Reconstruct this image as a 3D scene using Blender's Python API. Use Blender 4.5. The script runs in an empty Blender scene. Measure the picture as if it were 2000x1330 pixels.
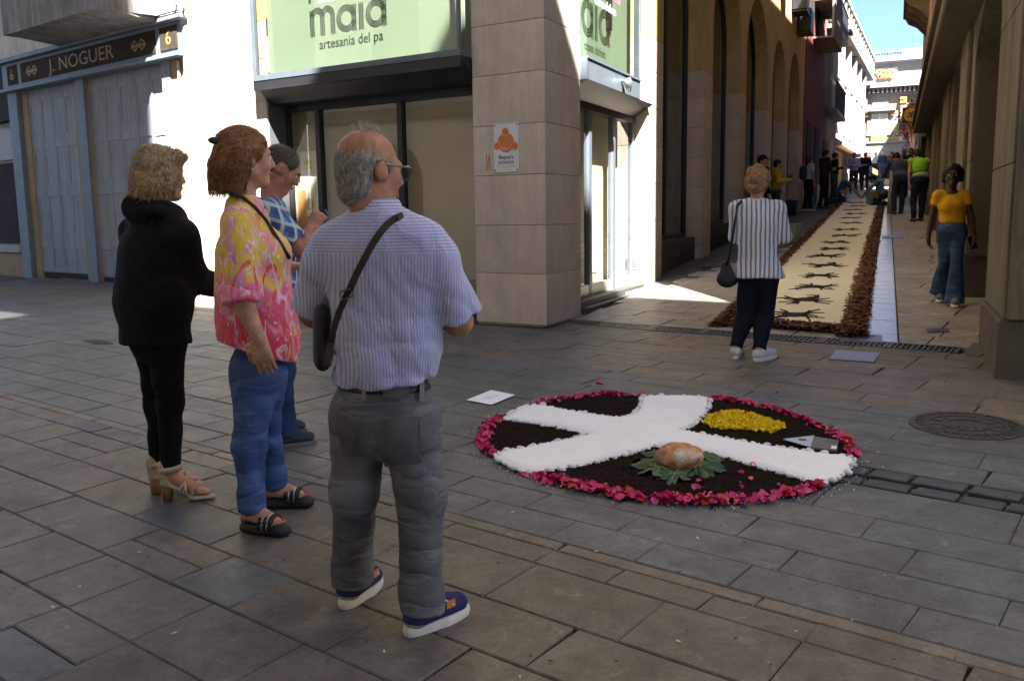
import bpy, bmesh, math, random
import numpy as np
from mathutils import Vector, Matrix
random.seed(7); rng=np.random.default_rng(7)
sc=bpy.context.scene; COL=sc.collection
# ------------------------------------------------------------------ camera
F=1750.; CX,CY=1000.,665.
PITCH=math.atan(249/F); ROLL=0.0145; YAW=math.radians(24.3); HC=1.46
fw=np.array([-math.sin(YAW)*math.cos(PITCH),math.cos(YAW)*math.cos(PITCH),-math.sin(PITCH)])
r0=np.array([math.cos(YAW),math.sin(YAW),0.]); u0=np.cross(r0,fw)
RR=math.cos(ROLL)*r0-math.sin(ROLL)*u0; UU=math.cos(ROLL)*u0+math.sin(ROLL)*r0
CP=np.array([0,0,HC])
cam=bpy.data.cameras.new('camera'); camo=bpy.data.objects.new('camera',cam); COL.objects.link(camo)
m=Matrix(((RR[0],UU[0],-fw[0],CP[0]),(RR[1],UU[1],-fw[1],CP[1]),(RR[2],UU[2],-fw[2],CP[2]),(0,0,0,1)))
camo.matrix_world=m; cam.sensor_width=36; cam.lens=F/2000*36; cam.clip_start=.05; cam.clip_end=2000
sc.camera=camo
# ------------------------------------------------------------------ sky, sun, exposure
SUN_AZ=142.8   # clockwise from +Y
SUN_EL=48.
w=bpy.data.worlds.new('World'); sc.world=w; w.use_nodes=True
nt=w.node_tree; bg=nt.nodes['Background']; sky=nt.nodes.new('ShaderNodeTexSky'); sky.sky_type='NISHITA'
sky.sun_disc=False; sky.sun_elevation=math.radians(SUN_EL); sky.sun_rotation=math.radians(SUN_AZ)
sky.air_density=0.5; sky.dust_density=0.0; sky.ozone_density=3.0; sky.altitude=2500
nt.links.new(sky.outputs[0],bg.inputs[0]); bg.inputs[1].default_value=0.06
sl=bpy.data.lights.new('sun','SUN'); sl.energy=5.0; sl.angle=math.radians(.53); sl.color=(1,.97,.93)
so=bpy.data.objects.new('sun',sl); COL.objects.link(so)
SD=np.array([math.sin(math.radians(SUN_AZ))*math.cos(math.radians(SUN_EL)),math.cos(math.radians(SUN_AZ))*math.cos(math.radians(SUN_EL)),math.sin(math.radians(SUN_EL))])
so.rotation_euler=Vector(SD).to_track_quat('Z','Y').to_euler(); so.location=(30,-40,50)
vs=sc.view_settings; vs.view_transform='Standard'; vs.look='None'; vs.exposure=3.1; vs.gamma=1; vs.use_curve_mapping=False
try: sc.cycles.max_bounces=14; sc.cycles.diffuse_bounces=8; sc.cycles.transparent_max_bounces=12
except Exception: pass
# ------------------------------------------------------------------ pixel -> place (photo is 2000 x 1330)
def ray(x,y): return fw+RR*(x-CX)/F-UU*(y-CY)/F
n1=np.cross(ray(1739,340),ray(-1550,430)); n1/=n1[2]
def g1(x,y,h=0.):
    d=ray(x,y); t=(n1@(np.array([0,0,h])-CP))/(n1@d); return CP+t*d
DL=g1(1165,637); DR=g1(1870,690)
n2=np.cross(ray(1742,298),DR-DL); n2/=n2[2]
def s2(x,y,h=0.):
    d=ray(x,y); t=(n2@(DL+np.array([0,0,h])-CP))/(n2@d); return CP+t*d
dd=(DR-DL)/np.hypot(*(DR-DL)[:2])
def side(x,y): return dd[0]*(y-DL[1])-dd[1]*(x-DL[0])      # >0 beyond the drain, in the side street
def zg(x,y):
    a=-(n1[0]*x+n1[1]*y); b=DL[2]-(n2[0]*(x-DL[0])+n2[1]*(y-DL[1]))
    return b if side(x,y)>0 else a
def gnd(x,y):
    p=g1(x,y)
    if side(p[0],p[1])>0: p=s2(x,y)
    return p
def vpl(P,az,x,y):
    a=math.radians(az); d0=np.array([-math.sin(a),math.cos(a),0]); n=np.array([d0[1],-d0[0],0])
    d=ray(x,y); t=(n@(np.array(P,float)-CP))/(n@d); return CP+t*d
def proj(p):
    v=np.array(p)-CP; z=v@fw; return np.array([CX+F*(v@RR)/z,CY-F*(v@UU)/z])
# ------------------------------------------------------------------ materials
MATS={}
def mat(name,col,rough=.8,var=.25,scale=3.,col2=None,bump=0.,bscale=60.,metal=0.,spec=.4,detail=6.,sss=0.,rand=0.,distort=0.,coat=0.,streak=0.):
    if name in MATS: return MATS[name]
    M=bpy.data.materials.new(name); M.use_nodes=True; N=M.node_tree.nodes; L=M.node_tree.links
    b=N['Principled BSDF']; tc=N.new('ShaderNodeTexCoord')
    nz=N.new('ShaderNodeTexNoise'); nz.inputs['Scale'].default_value=scale; nz.inputs['Detail'].default_value=detail; nz.inputs['Roughness'].default_value=.65; nz.inputs['Distortion'].default_value=distort
    L.new(tc.outputs['Object'],nz.inputs['Vector'])
    rp=N.new('ShaderNodeValToRGB'); c2=col2 if col2 else tuple(max(0,c*(1-var)) for c in col)
    c1=col if col2 else tuple(min(1,c*(1+var*.6)) for c in col)
    rp.color_ramp.elements[0].position=.3; rp.color_ramp.elements[1].position=.7
    rp.color_ramp.elements[0].color=(*c2,1); rp.color_ramp.elements[1].color=(*c1,1)
    L.new(nz.outputs['Fac'],rp.inputs['Fac']); out=rp.outputs['Color']
    if streak:      # rain marks and old dirt running down the wall
        mpg=N.new('ShaderNodeMapping'); mpg.inputs['Scale'].default_value=(5,5,.55); gp_=N.new('ShaderNodeNewGeometry'); L.new(gp_.outputs['Position'],mpg.inputs[0])
        for s_,lo_ in ((1.,1-streak),(4.,1-streak*.6)):
            ns=N.new('ShaderNodeTexNoise'); ns.inputs['Scale'].default_value=s_; ns.inputs['Detail'].default_value=7; ns.inputs['Roughness'].default_value=.7; L.new(mpg.outputs[0],ns.inputs['Vector'])
            mr_=N.new('ShaderNodeMapRange'); mr_.inputs[1].default_value=.35; mr_.inputs[2].default_value=.6; mr_.inputs[3].default_value=lo_; mr_.inputs[4].default_value=1.04; L.new(ns.outputs['Fac'],mr_.inputs[0])
            mx_=N.new('ShaderNodeMix'); mx_.data_type='RGBA'; mx_.blend_type='MULTIPLY'; mx_.inputs[0].default_value=1; L.new(out,mx_.inputs[6]); L.new(mr_.outputs[0],mx_.inputs[7]); out=mx_.outputs[2]
    if rand:
        oi=N.new('ShaderNodeObjectInfo'); hs=N.new('ShaderNodeHueSaturation'); mr=N.new('ShaderNodeMapRange')
        mr.inputs[3].default_value=1-rand; mr.inputs[4].default_value=1+rand
        L.new(oi.outputs['Random'],mr.inputs[0]); L.new(mr.outputs[0],hs.inputs['Value']); L.new(out,hs.inputs['Color']); out=hs.outputs['Color']
    L.new(out,b.inputs['Base Color'])
    b.inputs['Roughness'].default_value=rough; b.inputs['Metallic'].default_value=metal
    b.inputs['Specular IOR Level'].default_value=spec
    if coat: b.inputs['Coat Weight'].default_value=coat
    if sss:
        b.inputs['Subsurface Weight'].default_value=sss; b.inputs['Subsurface Radius'].default_value=(.012,.005,.003)
    if bump:
        n3=N.new('ShaderNodeTexNoise'); n3.inputs['Scale'].default_value=bscale; n3.inputs['Detail'].default_value=5
        L.new(tc.outputs['Object'],n3.inputs['Vector'])
        bp=N.new('ShaderNodeBump'); bp.inputs['Strength'].default_value=bump; bp.inputs['Distance'].default_value=.01
        L.new(n3.outputs['Fac'],bp.inputs['Height']); L.new(bp.outputs['Normal'],b.inputs['Normal'])
    MATS[name]=M; return M
def glassmat(name,tint=(.8,.85,.82),refl=1.45,extra=.06):
    if name in MATS: return MATS[name]
    M=bpy.data.materials.new(name); M.use_nodes=True; N=M.node_tree.nodes; L=M.node_tree.links
    N.clear(); o=N.new('ShaderNodeOutputMaterial'); mx=N.new('ShaderNodeMixShader'); t=N.new('ShaderNodeBsdfTransparent'); g=N.new('ShaderNodeBsdfGlossy')
    fr=N.new('ShaderNodeFresnel'); fr.inputs['IOR'].default_value=refl; ad=N.new('ShaderNodeMath'); ad.operation='ADD'; ad.inputs[1].default_value=extra; ad.use_clamp=True
    t.inputs[0].default_value=(*tint,1); g.inputs['Roughness'].default_value=.015
    nz=N.new('ShaderNodeTexNoise'); nz.inputs['Scale'].default_value=1.1; bp=N.new('ShaderNodeBump'); bp.inputs['Strength'].default_value=.06; bp.inputs['Distance'].default_value=.02
    tc=N.new('ShaderNodeTexCoord'); L.new(tc.outputs['Object'],nz.inputs['Vector']); L.new(nz.outputs['Fac'],bp.inputs['Height']); L.new(bp.outputs['Normal'],g.inputs['Normal'])
    gg=N.new('ShaderNodeNewGeometry'); iv=N.new('ShaderNodeMath'); iv.operation='SUBTRACT'; iv.inputs[0].default_value=1; L.new(gg.outputs['Backfacing'],iv.inputs[1]); ml_=N.new('ShaderNodeMath'); ml_.operation='MULTIPLY'; L.new(fr.outputs[0],ad.inputs[0]); L.new(ad.outputs[0],ml_.inputs[0]); L.new(iv.outputs[0],ml_.inputs[1]); L.new(ml_.outputs[0],mx.inputs[0]); L.new(t.outputs[0],mx.inputs[1]); L.new(g.outputs[0],mx.inputs[2]); L.new(mx.outputs[0],o.inputs[0])
    MATS[name]=M; return M
def paver_mat(name,cols,rough=.75,island=False,seam=.25):
    M=bpy.data.materials.new(name); M.use_nodes=True; N=M.node_tree.nodes; L=M.node_tree.links
    b=N['Principled BSDF']; tc=N.new('ShaderNodeTexCoord'); geo=N.new('ShaderNodeNewGeometry'); oi=N.new('ShaderNodeObjectInfo')
    rp=N.new('ShaderNodeValToRGB'); rp.color_ramp.interpolation='CONSTANT'
    for i,c in enumerate(cols):
        e=rp.color_ramp.elements[i] if i<2 else rp.color_ramp.elements.new(0)
        e.position=i/len(cols); e.color=(*c,1)
    L.new(geo.outputs['Random Per Island'] if island else oi.outputs['Random'],rp.inputs['Fac'])
    pos=geo.outputs['Position']
    def noise(sc_,det,dist=0.):
        n=N.new('ShaderNodeTexNoise'); n.inputs['Scale'].default_value=sc_; n.inputs['Detail'].default_value=det; n.inputs['Roughness'].default_value=.62; n.inputs['Distortion'].default_value=dist
        L.new(pos,n.inputs['Vector']); return n
    def mul(fac_out,lo,hi,col_out,f0=.3,f1=.7):
        mr=N.new('ShaderNodeMapRange'); mr.inputs[1].default_value=f0; mr.inputs[2].default_value=f1; mr.inputs[3].default_value=lo; mr.inputs[4].default_value=hi
        L.new(fac_out,mr.inputs[0]); mx=N.new('ShaderNodeMix'); mx.data_type='RGBA'; mx.blend_type='MULTIPLY'; mx.inputs[0].default_value=1
        L.new(col_out,mx.inputs[6]); L.new(mr.outputs[0],mx.inputs[7]); return mx.outputs[2]
    c=rp.outputs['Color']
    c=mul(noise(1.7,4,1.).outputs['Fac'],.72,1.24,c); c=mul(noise(9,7,.6).outputs['Fac'],.72,1.22,c); c=mul(noise(60,4).outputs['Fac'],.78,1.16,c)
    # worn pale scuffs and dark spots
    c=mul(noise(5.3,9,2.).outputs['Fac'],1.,1.9,c,.60,.76)
    c=mul(noise(23,3).outputs['Fac'],1.,.45,c,.66,.76)
    L.new(c,b.inputs['Base Color'])
    rr=N.new('ShaderNodeMapRange'); rr.inputs[3].default_value=rough-.18; rr.inputs[4].default_value=rough+.12; L.new(noise(4,5).outputs['Fac'],rr.inputs[0]); L.new(rr.outputs[0],b.inputs['Roughness'])
    b.inputs['Specular IOR Level'].default_value=.35
    bp=N.new('ShaderNodeBump'); bp.inputs['Strength'].default_value=.35; bp.inputs['Distance'].default_value=.006
    L.new(noise(35,8,.4).outputs['Fac'],bp.inputs['Height']); L.new(bp.outputs['Normal'],b.inputs['Normal'])
    return M
# ------------------------------------------------------------------ mesh building
def mesh_obj(name,v,f,m,parent=None,smooth=False,bevel=0.,recalc=True,mi=None,local=False,seg=1):
    v=np.asarray(v,float).reshape(-1,3)
    if local: c=np.zeros(3); ploc=np.zeros(3)
    else:
        c=(v.min(0)+v.max(0))/2; ploc=np.array(parent.get('_w',(0,0,0))) if parent else np.zeros(3)
    me=bpy.data.meshes.new(name); me.from_pydata((v-c).tolist(),[],f if isinstance(f,list) else f.tolist())
    for mm in (m if isinstance(m,(list,tuple)) else [m]): me.materials.append(mm)
    if mi is not None: me.polygons.foreach_set('material_index',mi)
    if recalc or bevel:
        bm=bmesh.new(); bm.from_mesh(me)
        if recalc: bmesh.ops.recalc_face_normals(bm,faces=bm.faces)
        if bevel: bmesh.ops.bevel(bm,geom=list(bm.edges),offset=bevel,segments=seg,affect='EDGES',clamp_overlap=True)
        bm.to_mesh(me); bm.free()
    if smooth: me.polygons.foreach_set('use_smooth',[True]*len(me.polygons))
    me.update()
    o=bpy.data.objects.new(name,me); COL.objects.link(o)
    o.location=(c-ploc).tolist()
    if parent: o.parent=parent
    o['_w']=c.tolist()
    return o
def tag(o,label=None,cat=None,group=None,kind=None):
    if label: o['label']=label
    if cat: o['category']=cat
    if group: o['group']=group
    if kind: o['kind']=kind
    return o
def thing(name,label,cat,loc=(0,0,0),group=None,rz=0.):
    o=bpy.data.objects.new(name,None); COL.objects.link(o); o.location=loc; o.rotation_euler=(0,0,rz); o['_w']=list(map(float,loc)); o.empty_display_size=.2
    return tag(o,label,cat,group)
class Fr:
    """vertical facade frame: u along the wall, w out of the wall, z up"""
    def __init__(s,P,az,flip=1):
        a=math.radians(az); s.P=np.array([P[0],P[1],0.]); s.u=np.array([-math.sin(a),math.cos(a),0]); s.w=flip*np.array([s.u[1],-s.u[0],0]); s.az=az
    def p(s,u,w,z): return s.P+s.u*u+s.w*w+np.array([0,0,z])
    def px(s,x,y,w=0.):
        q=s.P+s.w*w; d=ray(x,y); t=(s.w@(q-CP))/(s.w@d); r=CP+t*d
        return float((r-s.P)@s.u), float(r[2])
WF=Fr((0,0),0)
WF.u=np.array([1.,0,0]); WF.w=np.array([0,1.,0])
class MB:
    def __init__(s): s.v=[]; s.f=[]; s.m=[]
    def add(s,v,f,m=0):
        b=len(s.v); s.v+=[tuple(map(float,q)) for q in v]; s.f+=[[i+b for i in q] for q in f]; s.m+=[m]*len(f)
    def box(s,fr,u0,u1,w0,w1,z0,z1,m=0):
        P=[fr.p(u,w,z) for z in (z0,z1) for w in (w0,w1) for u in (u0,u1)]
        s.add(P,[[0,1,3,2],[4,6,7,5],[0,4,5,1],[2,3,7,6],[0,2,6,4],[1,5,7,3]],m)
    def prism(s,fr,poly,w0,w1,m=0):
        """poly in (u,z), extruded from w0 to w1"""
        n=len(poly); P=[fr.p(u,w0,z) for u,z in poly]+[fr.p(u,w1,z) for u,z in poly]
        s.add(P,[list(range(n)),list(range(2*n-1,n-1,-1))]+[[i,(i+1)%n,n+(i+1)%n,n+i] for i in range(n)],m)
    def uwprism(s,fr,poly,z0,z1,m=0):
        n=len(poly); P=[fr.p(u,w_,z0) for u,w_ in poly]+[fr.p(u,w_,z1) for u,w_ in poly]
        s.add(P,[list(range(n)),list(range(2*n-1,n-1,-1))]+[[i,(i+1)%n,n+(i+1)%n,n+i] for i in range(n)],m)
    def wzprism(s,fr,poly,u0,u1,m=0):
        n=len(poly); P=[fr.p(u0,w_,z) for w_,z in poly]+[fr.p(u1,w_,z) for w_,z in poly]
        s.add(P,[list(range(n)),list(range(2*n-1,n-1,-1))]+[[i,(i+1)%n,n+(i+1)%n,n+i] for i in range(n)],m)
    def tube(s,pts,r,n=8,m=0,cap=True):
        pts=[np.array(p,float) for p in pts]; rs=r if isinstance(r,(list,tuple)) else [r]*len(pts); rings=[]
        up=np.array([0,0,1.])
        for i,p in enumerate(pts):
            t=pts[min(i+1,len(pts)-1)]-pts[max(i-1,0)]; t/=max(1e-9,np.linalg.norm(t))
            a=np.cross(t,up if abs(t[2])<.9 else np.array([1.,0,0])); a/=np.linalg.norm(a); b=np.cross(t,a)
            rings.append([p+rs[i]*(a*math.cos(k*2*math.pi/n)+b*math.sin(k*2*math.pi/n)) for k in range(n)])
        V=[q for R_ in rings for q in R_]; Fc=[]
        for i in range(len(pts)-1):
            for k in range(n): Fc.append([i*n+k,i*n+(k+1)%n,(i+1)*n+(k+1)%n,(i+1)*n+k])
        if cap: Fc+=[list(range(n))[::-1],[(len(pts)-1)*n+k for k in range(n)]]
        s.add(V,Fc,m)
    def lathe(s,c,prof,n=20,m=0):
        c=np.array(c,float); V=[]; Fc=[]
        for r,z in prof:
            for k in range(n): V.append(c+np.array([r*math.cos(k*2*math.pi/n),r*math.sin(k*2*math.pi/n),z]))
        for i in range(len(prof)-1):
            for k in range(n): Fc.append([i*n+k,i*n+(k+1)%n,(i+1)*n+(k+1)%n,(i+1)*n+k])
        Fc+=[list(range(n))[::-1],[(len(prof)-1)*n+k for k in range(n)]]
        s.add(V,Fc,m)
    def ell(s,c,r,n=10,m=0,rot=None):
        V=[];Fc=[];c=np.array(c,float)
        for i in range(1,n):
            th=math.pi*i/n
            for k in range(2*n):
                ph=math.pi*k/n; q=np.array([r[0]*math.sin(th)*math.cos(ph),r[1]*math.sin(th)*math.sin(ph),r[2]*math.cos(th)])
                V.append(c+(rot@q if rot is not None else q))
        for i in range(n-2):
            for k in range(2*n): Fc.append([i*2*n+k,i*2*n+(k+1)%(2*n),(i+1)*2*n+(k+1)%(2*n),(i+1)*2*n+k])
        t0=np.array([0,0,r[2]]); t0=rot@t0 if rot is not None else t0
        V+=[c+t0,c-t0]; a=len(V)-2
        for k in range(2*n): Fc.append([a,(k+1)%(2*n),k]); Fc.append([a+1,(n-2)*2*n+k,(n-2)*2*n+(k+1)%(2*n)])
        s.add(V,Fc,m)
    def build(s,name,m,parent=None,**k):
        return mesh_obj(name,s.v,s.f,m,parent,mi=s.m if isinstance(m,(list,tuple)) else None,**k)
def part(name,fr,u0,u1,w0,w1,z0,z1,m,parent,bevel=0.):
    b=MB(); b.box(fr,u0,u1,w0,w1,z0,z1); return b.build(name,m,parent,bevel=bevel)
def text_obj(name,txt,size,fr,u,w,z,m,parent,flip=1,ext=.002,align='CENTER',sx=1.,shear=0.,rot=0.):
    cu=bpy.data.curves.new(name,'FONT'); cu.body=txt; cu.size=size; cu.align_x=align; cu.align_y='CENTER'; cu.extrude=ext; cu.resolution_u=3; cu.shear=shear
    to=bpy.data.objects.new('t',cu); COL.objects.link(to); bpy.context.view_layer.update()
    me=bpy.data.meshes.new_from_object(to.evaluated_get(bpy.context.evaluated_depsgraph_get())); bpy.data.objects.remove(to)
    V=[]; cr,sr=math.cos(rot),math.sin(rot)
    for v in me.vertices:
        a,b=v.co.x*sx,v.co.y; V.append(fr.p(u+flip*(a*cr-b*sr),w+v.co.z,z+a*sr+b*cr))
    Fc=[list(p.vertices) for p in me.polygons]; bpy.data.meshes.remove(me)
    return mesh_obj(name,V,Fc,m,parent)
def lines_obj(name,paths,wid,fr,w,m,parent,th=.003):
    """flat ribbons: paths of (u,z) points laid on the wall at depth w"""
    b=MB()
    for pth in paths:
        P=[np.array(q,float) for q in pth]; L_=[];R_=[]
        for i,q in enumerate(P):
            t=P[min(i+1,len(P)-1)]-P[max(i-1,0)]; t/=max(1e-9,np.linalg.norm(t)); n=np.array([-t[1],t[0]])*wid/2
            L_.append(q+n); R_.append(q-n)
        for i in range(len(P)-1): b.prism(fr,[L_[i],L_[i+1],R_[i+1],R_[i]],w,w+th)
    return b.build(name,m,parent)
# ================================================================== GROUND
m_mortar=mat('mortar',(.10,.092,.082),.95,.3,8,bump=.4,bscale=120)
def ground_sheet():
    V=[];Fc=[]
    xs=np.linspace(-90,60,31)
    n=dd; nn=np.array([-dd[1],dd[0]])
    rows=[-60,-30,-10,0,.001,10,30,60,140]
    for r in rows:
        for t in xs:
            p=DL[:2]+n[:2]*t+nn*r; V.append((p[0],p[1],zg(p[0],p[1])-.03))
    k=len(xs)
    for j in range(len(rows)-1):
        for i in range(k-1): Fc.append([j*k+i,j*k+i+1,(j+1)*k+i+1,(j+1)*k+i])
    return mesh_obj('ground',V,Fc,m_mortar)
ground=tag(ground_sheet(),kind='structure')
a_,b_=g1(230,827),g1(1000,1035); U1=(b_-a_)[:2]; U1/=np.linalg.norm(U1); V1=np.array([-U1[1],U1[0]])
BROWN=[(.112,.098,.086),(.124,.112,.101),(.142,.113,.086),(.096,.096,.096),(.116,.105,.095),(.070,.080,.090),(.126,.114,.103),(.158,.122,.086),(.104,.103,.102),(.134,.110,.088),(.080,.088,.096),(.118,.108,.098)]
GREY=[(.098,.104,.108),(.110,.113,.114),(.086,.094,.100),(.116,.116,.114),(.10,.103,.104),(.078,.087,.095)]
BEIGE=[(.27,.235,.19),(.30,.26,.21),(.25,.225,.19),(.29,.25,.205),(.26,.23,.195)]
BACK=[(.135,.115,.092),(.15,.125,.096),(.12,.11,.098),(.14,.12,.1),(.155,.122,.086),(.125,.118,.11)]
TAN=[(.138,.118,.094),(.128,.112,.092)]
pm={}
for nm,c in (('brown',BROWN),('grey',GREY),('beige',BEIGE),('back',BACK),('tan',TAN)):
    pm[nm]=(paver_mat('paving_'+nm,c,.62 if nm!='beige' else .58),paver_mat('paving_'+nm+'_field',c,.62,True))
m_cob=mat('cobble',(.05,.055,.065),.7,.35,9,bump=.4,bscale=40,rand=.25)
m_strip=mat('smooth_strip',(.35,.355,.37),.24,.12,4,bump=.05,bscale=50,spec=.6,rand=.06)
def stone_verts(cs,gap,jit,ch=.006,th=.035):
    """cs: four (x,y) corners counter-clockwise -> chamfered slab"""
    cs=np.array(cs,float); c=cs.mean(0); out=[]
    L=np.linalg.norm(cs-c,axis=1).max()
    ed=cs-c; sh=np.array([np.sign(e)*0 for e in ed])
    def inset(k): 
        r=[]
        for i in range(4):
            p,q,s_=cs[i-1],cs[i],cs[(i+1)%4]
            d1=(p-q)/np.linalg.norm(p-q); d2=(s_-q)/np.linalg.norm(s_-q); r.append(q+(d1+d2)*k)
        return r
    o=inset(gap); t=inset(gap+ch)
    tilt=rng.normal(0,.0016,2); dz=rng.normal(0,.0014)
    V=[]
    for p in o: V.append((p[0],p[1],zg(p[0],p[1])-th))
    for p in o: V.append((p[0],p[1],zg(p[0],p[1])-ch*.8+dz+tilt@(p-c)))
    for p in t: V.append((p[0],p[1],zg(p[0],p[1])+dz+tilt@(p-c)))
    Fc=[[8,9,10,11]]+[[4+i,4+(i+1)%4,8+(i+1)%4,8+i] for i in range(4)]+[[i,(i+1)%4,4+(i+1)%4,4+i] for i in range(4)]
    return V,Fc
def in_view(cs,mx=700):
    P=[]
    for p in cs:
        v=np.array([p[0],p[1],zg(*p)])-CP
        if v@fw<.4: return None
        P.append(proj(v+CP))
    P=np.array(P)
    if P[:,0].max()<-mx or P[:,0].min()>2000+mx or P[:,1].max()<-mx or P[:,1].min()>1330+mx: return None
    x,y=P[:,0],P[:,1]; return abs(np.sum(x*np.roll(y,-1)-y*np.roll(x,-1)))/2
def lay(parent,stones,name,limit=300):
    """stones: (area_px, corners, material key, gap)"""
    stones.sort(key=lambda q:-q[0])
    for a,cs,mk,gp in stones[:limit]:
        V,Fc=stone_verts(cs,gp,0); mesh_obj(name,V,Fc,pm[mk][0] if mk in pm else MATS[mk],parent,recalc=False)
    rest={}
    for a,cs,mk,gp in stones[limit:]:
        V,Fc=stone_verts(cs,gp,0); R_=rest.setdefault(mk,MB()); R_.add(V,Fc)
    for mk,R_ in rest.items(): tag(R_.build(name+'_field',pm[mk][1] if mk in pm else MATS[mk],parent,recalc=False),kind='stuff')
    print(name,len(stones))
def quadstone(u0,u1,v0,v1,sl=None):
    sk=random.uniform(-.012,.012)
    cs=[U1*u0+V1*v0,U1*u1+V1*(v0+0),U1*(u1+sk)+V1*v1,U1*(u0+sk)+V1*v1]
    return cs
stones=[]
def rows(v0,v1,wmin,wmax,lmin,lmax,key,gap,umin=-17,umax=9):
    v=v0
    while v<v1-.05:
        wd=min(random.uniform(wmin,wmax),v1-v)
        if v1-v-wd<wmin*.6: wd=v1-v
        u=umin+random.uniform(0,lmax)
        while u<umax:
            l=random.uniform(lmin,lmax); k=key if not callable(key) else key(u,v)
            splits=[(v,v+wd)]
            if wd>.28 and random.random()<.10: splits=[(v,v+wd*.5),(v+wd*.5,v+wd)]
            for q0,q1 in splits:
                cs=quadstone(u,u+l,q0,q1)
                cs2=[]
                for p in cs:   # stop at the drain
                    d=side(p[0],p[1])
                    if d>-.015 and p[0]>-3.5: p=p-np.array([-dd[1],dd[0]])*(d+.015)
                    cs2.append(p)
                e=np.linalg.norm(np.array(cs2[0])-cs2[3]); e2=np.linalg.norm(np.array(cs2[1])-cs2[2])
                if min(e,e2)>.05:
                    A_=in_view(cs2)
                    if A_ is not None: stones.append((A_,cs2,k,gap*random.uniform(.5,1.5)))
            u+=l
        v+=wd
main_street=thing('main_street',None,None,(0,0,0)); main_street['kind']='structure'
rows(.2,1.42,.26,.34,.30,.58,'brown',.0018); rows(1.42,2.83,.24,.34,.30,.64,'brown',.0018)
rows(2.83,2.91,.08,.08,.5,.9,'tan',.002)
rows(2.91,4.28,.22,.33,.38,.8,'grey',.0017)
rows(4.28,4.58,.30,.30,.4,.9,'grey',.0022,-17,-3.35)
rows(4.58,5.86,.24,.34,.5,1.0,'grey',.0017)
rows(5.86,5.93,.07,.07,.5,.9,'tan',.002)
rows(5.93,10.2,.24,.34,.45,.9,'back',.0017)
lay(main_street,stones,'paving_stone')
# cobble channel down the middle
cob=[]
for v0,v1 in ((4.29,4.42),(4.44,4.57)):
    u=-3.3
    while u<9:
        l=random.uniform(.17,.27); cs=quadstone(u,u+l,v0,v1); A_=in_view(cs)
        if A_ is not None: cob.append((A_,cs,'cobble',.011))
        u+=l
lay(main_street,cob,'cobble')
# side street
side_street=thing('side_street',None,None,(0,0,0)); side_street['kind']='structure'
NN=np.array([-dd[1],dd[0]])
def sp(x,v): return DL[:2]+dd[:2]*x+NN*v       # x metres along the drain from its shop end, v into the street
CARL=lambda v:(-.40*v*0.0)
sa,sb=s2(1690,655)[:2],s2(1722,440)[:2]; ta,tb=s2(1754,655)[:2],s2(1741,440)[:2]
def strip_x(v):  # left, right edge of smooth strip in drain coords at depth v
    def at(a,b):
        va=(a-DL[:2])@NN; vb=(b-DL[:2])@NN; xa=(a-DL[:2])@dd[:2]; xb=(b-DL[:2])@dd[:2]; return xa+(xb-xa)*(v-va)/(vb-va)
    return at(sa,sb),at(ta,tb)
stones=[]; v=.27; wall_r=3.72
ml=np.array([ (s2(1392,633)[:2]-DL[:2])@dd[:2], (s2(1392,633)[:2]-DL[:2])@NN ])
while v<24:
    wd=random.uniform(.36,.46)
    for zone in (0,1):
        xl0,xr0=strip_x(v+wd/2)
        a,b=(-.42,xl0-.005) if zone==0 else (xr0+.005,wall_r-.035*v*.8)
        x=a-(random.uniform(0,.5) if zone==0 else 0)
        first=True
        while x<b-.06:
            l=random.uniform(.5,.95)
            if first and zone==1: l=random.uniform(.25,.9)
            first=False
            x1=min(x+l,b); x1=b if b-x1<.15 else x1
            e0,e1=strip_x(v),strip_x(v+wd); k=zone
            def sx(xx,e): return e[1]+.005 if (zone==1 and abs(xx-a)<1e-6) else (e[0]-.005 if (zone==0 and abs(xx-b)<1e-6) else xx)
            cs=[sp(sx(x,e0),v),sp(sx(x1,e0),v),sp(sx(x1,e1),v+wd),sp(sx(x,e1),v+wd)]; A_=in_view(cs)
            if A_ is not None: stones.append((A_,cs,'beige',.004*random.uniform(.6,1.6)))
            x=x1
    v+=wd
lay(side_street,stones,'paving_stone')
strip=[]; v=.27
while v<26:
    wd=.36; e0=strip_x(v); e1=strip_x(v+wd)
    cs=[sp(e0[0],v),sp(e0[1],v),sp(e1[1],v+wd),sp(e1[0],v+wd)]; A_=in_view(cs)
    if A_ is not None: strip.append((A_,cs,'smooth_strip',.0025))
    v+=wd
lay(side_street,strip,'gutter_slab')
sq=MB(); V=[];Fc=[]
pts=[sp(-9,23.8),sp(30,23.8),sp(30,70),sp(-9,70)]; sq.add([(q[0],q[1],zg(*q)-.004) for q in pts],[[0,1,2,3]])
m_sq=mat('square_paving',(.36,.32,.27),.8,.15,1.5,bump=.2,bscale=30)
tag(sq.build('square_paving',m_sq,None,recalc=False),kind='structure')
# dark strip beside the right-hand wall and its worn threshold
m_darkstone=mat('dark_stone',(.085,.082,.078),.8,.3,6,bump=.3,bscale=60,rand=.12)
for i in range(14):
    v0=-.1+i*.6; x0=wall_r-.30-.028*v0; x1=x0+.13
    p=[sp(x0,v0),sp(x1,v0),sp(x1-.017,v0+.6),sp(x0-.017,v0+.6)]
    V,Fc=stone_verts(p,.002,0); V=[(a,b,c+.004) for a,b,c in V]; mesh_obj('kerb_slab',V,Fc,m_darkstone,side_street,recalc=False)
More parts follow.
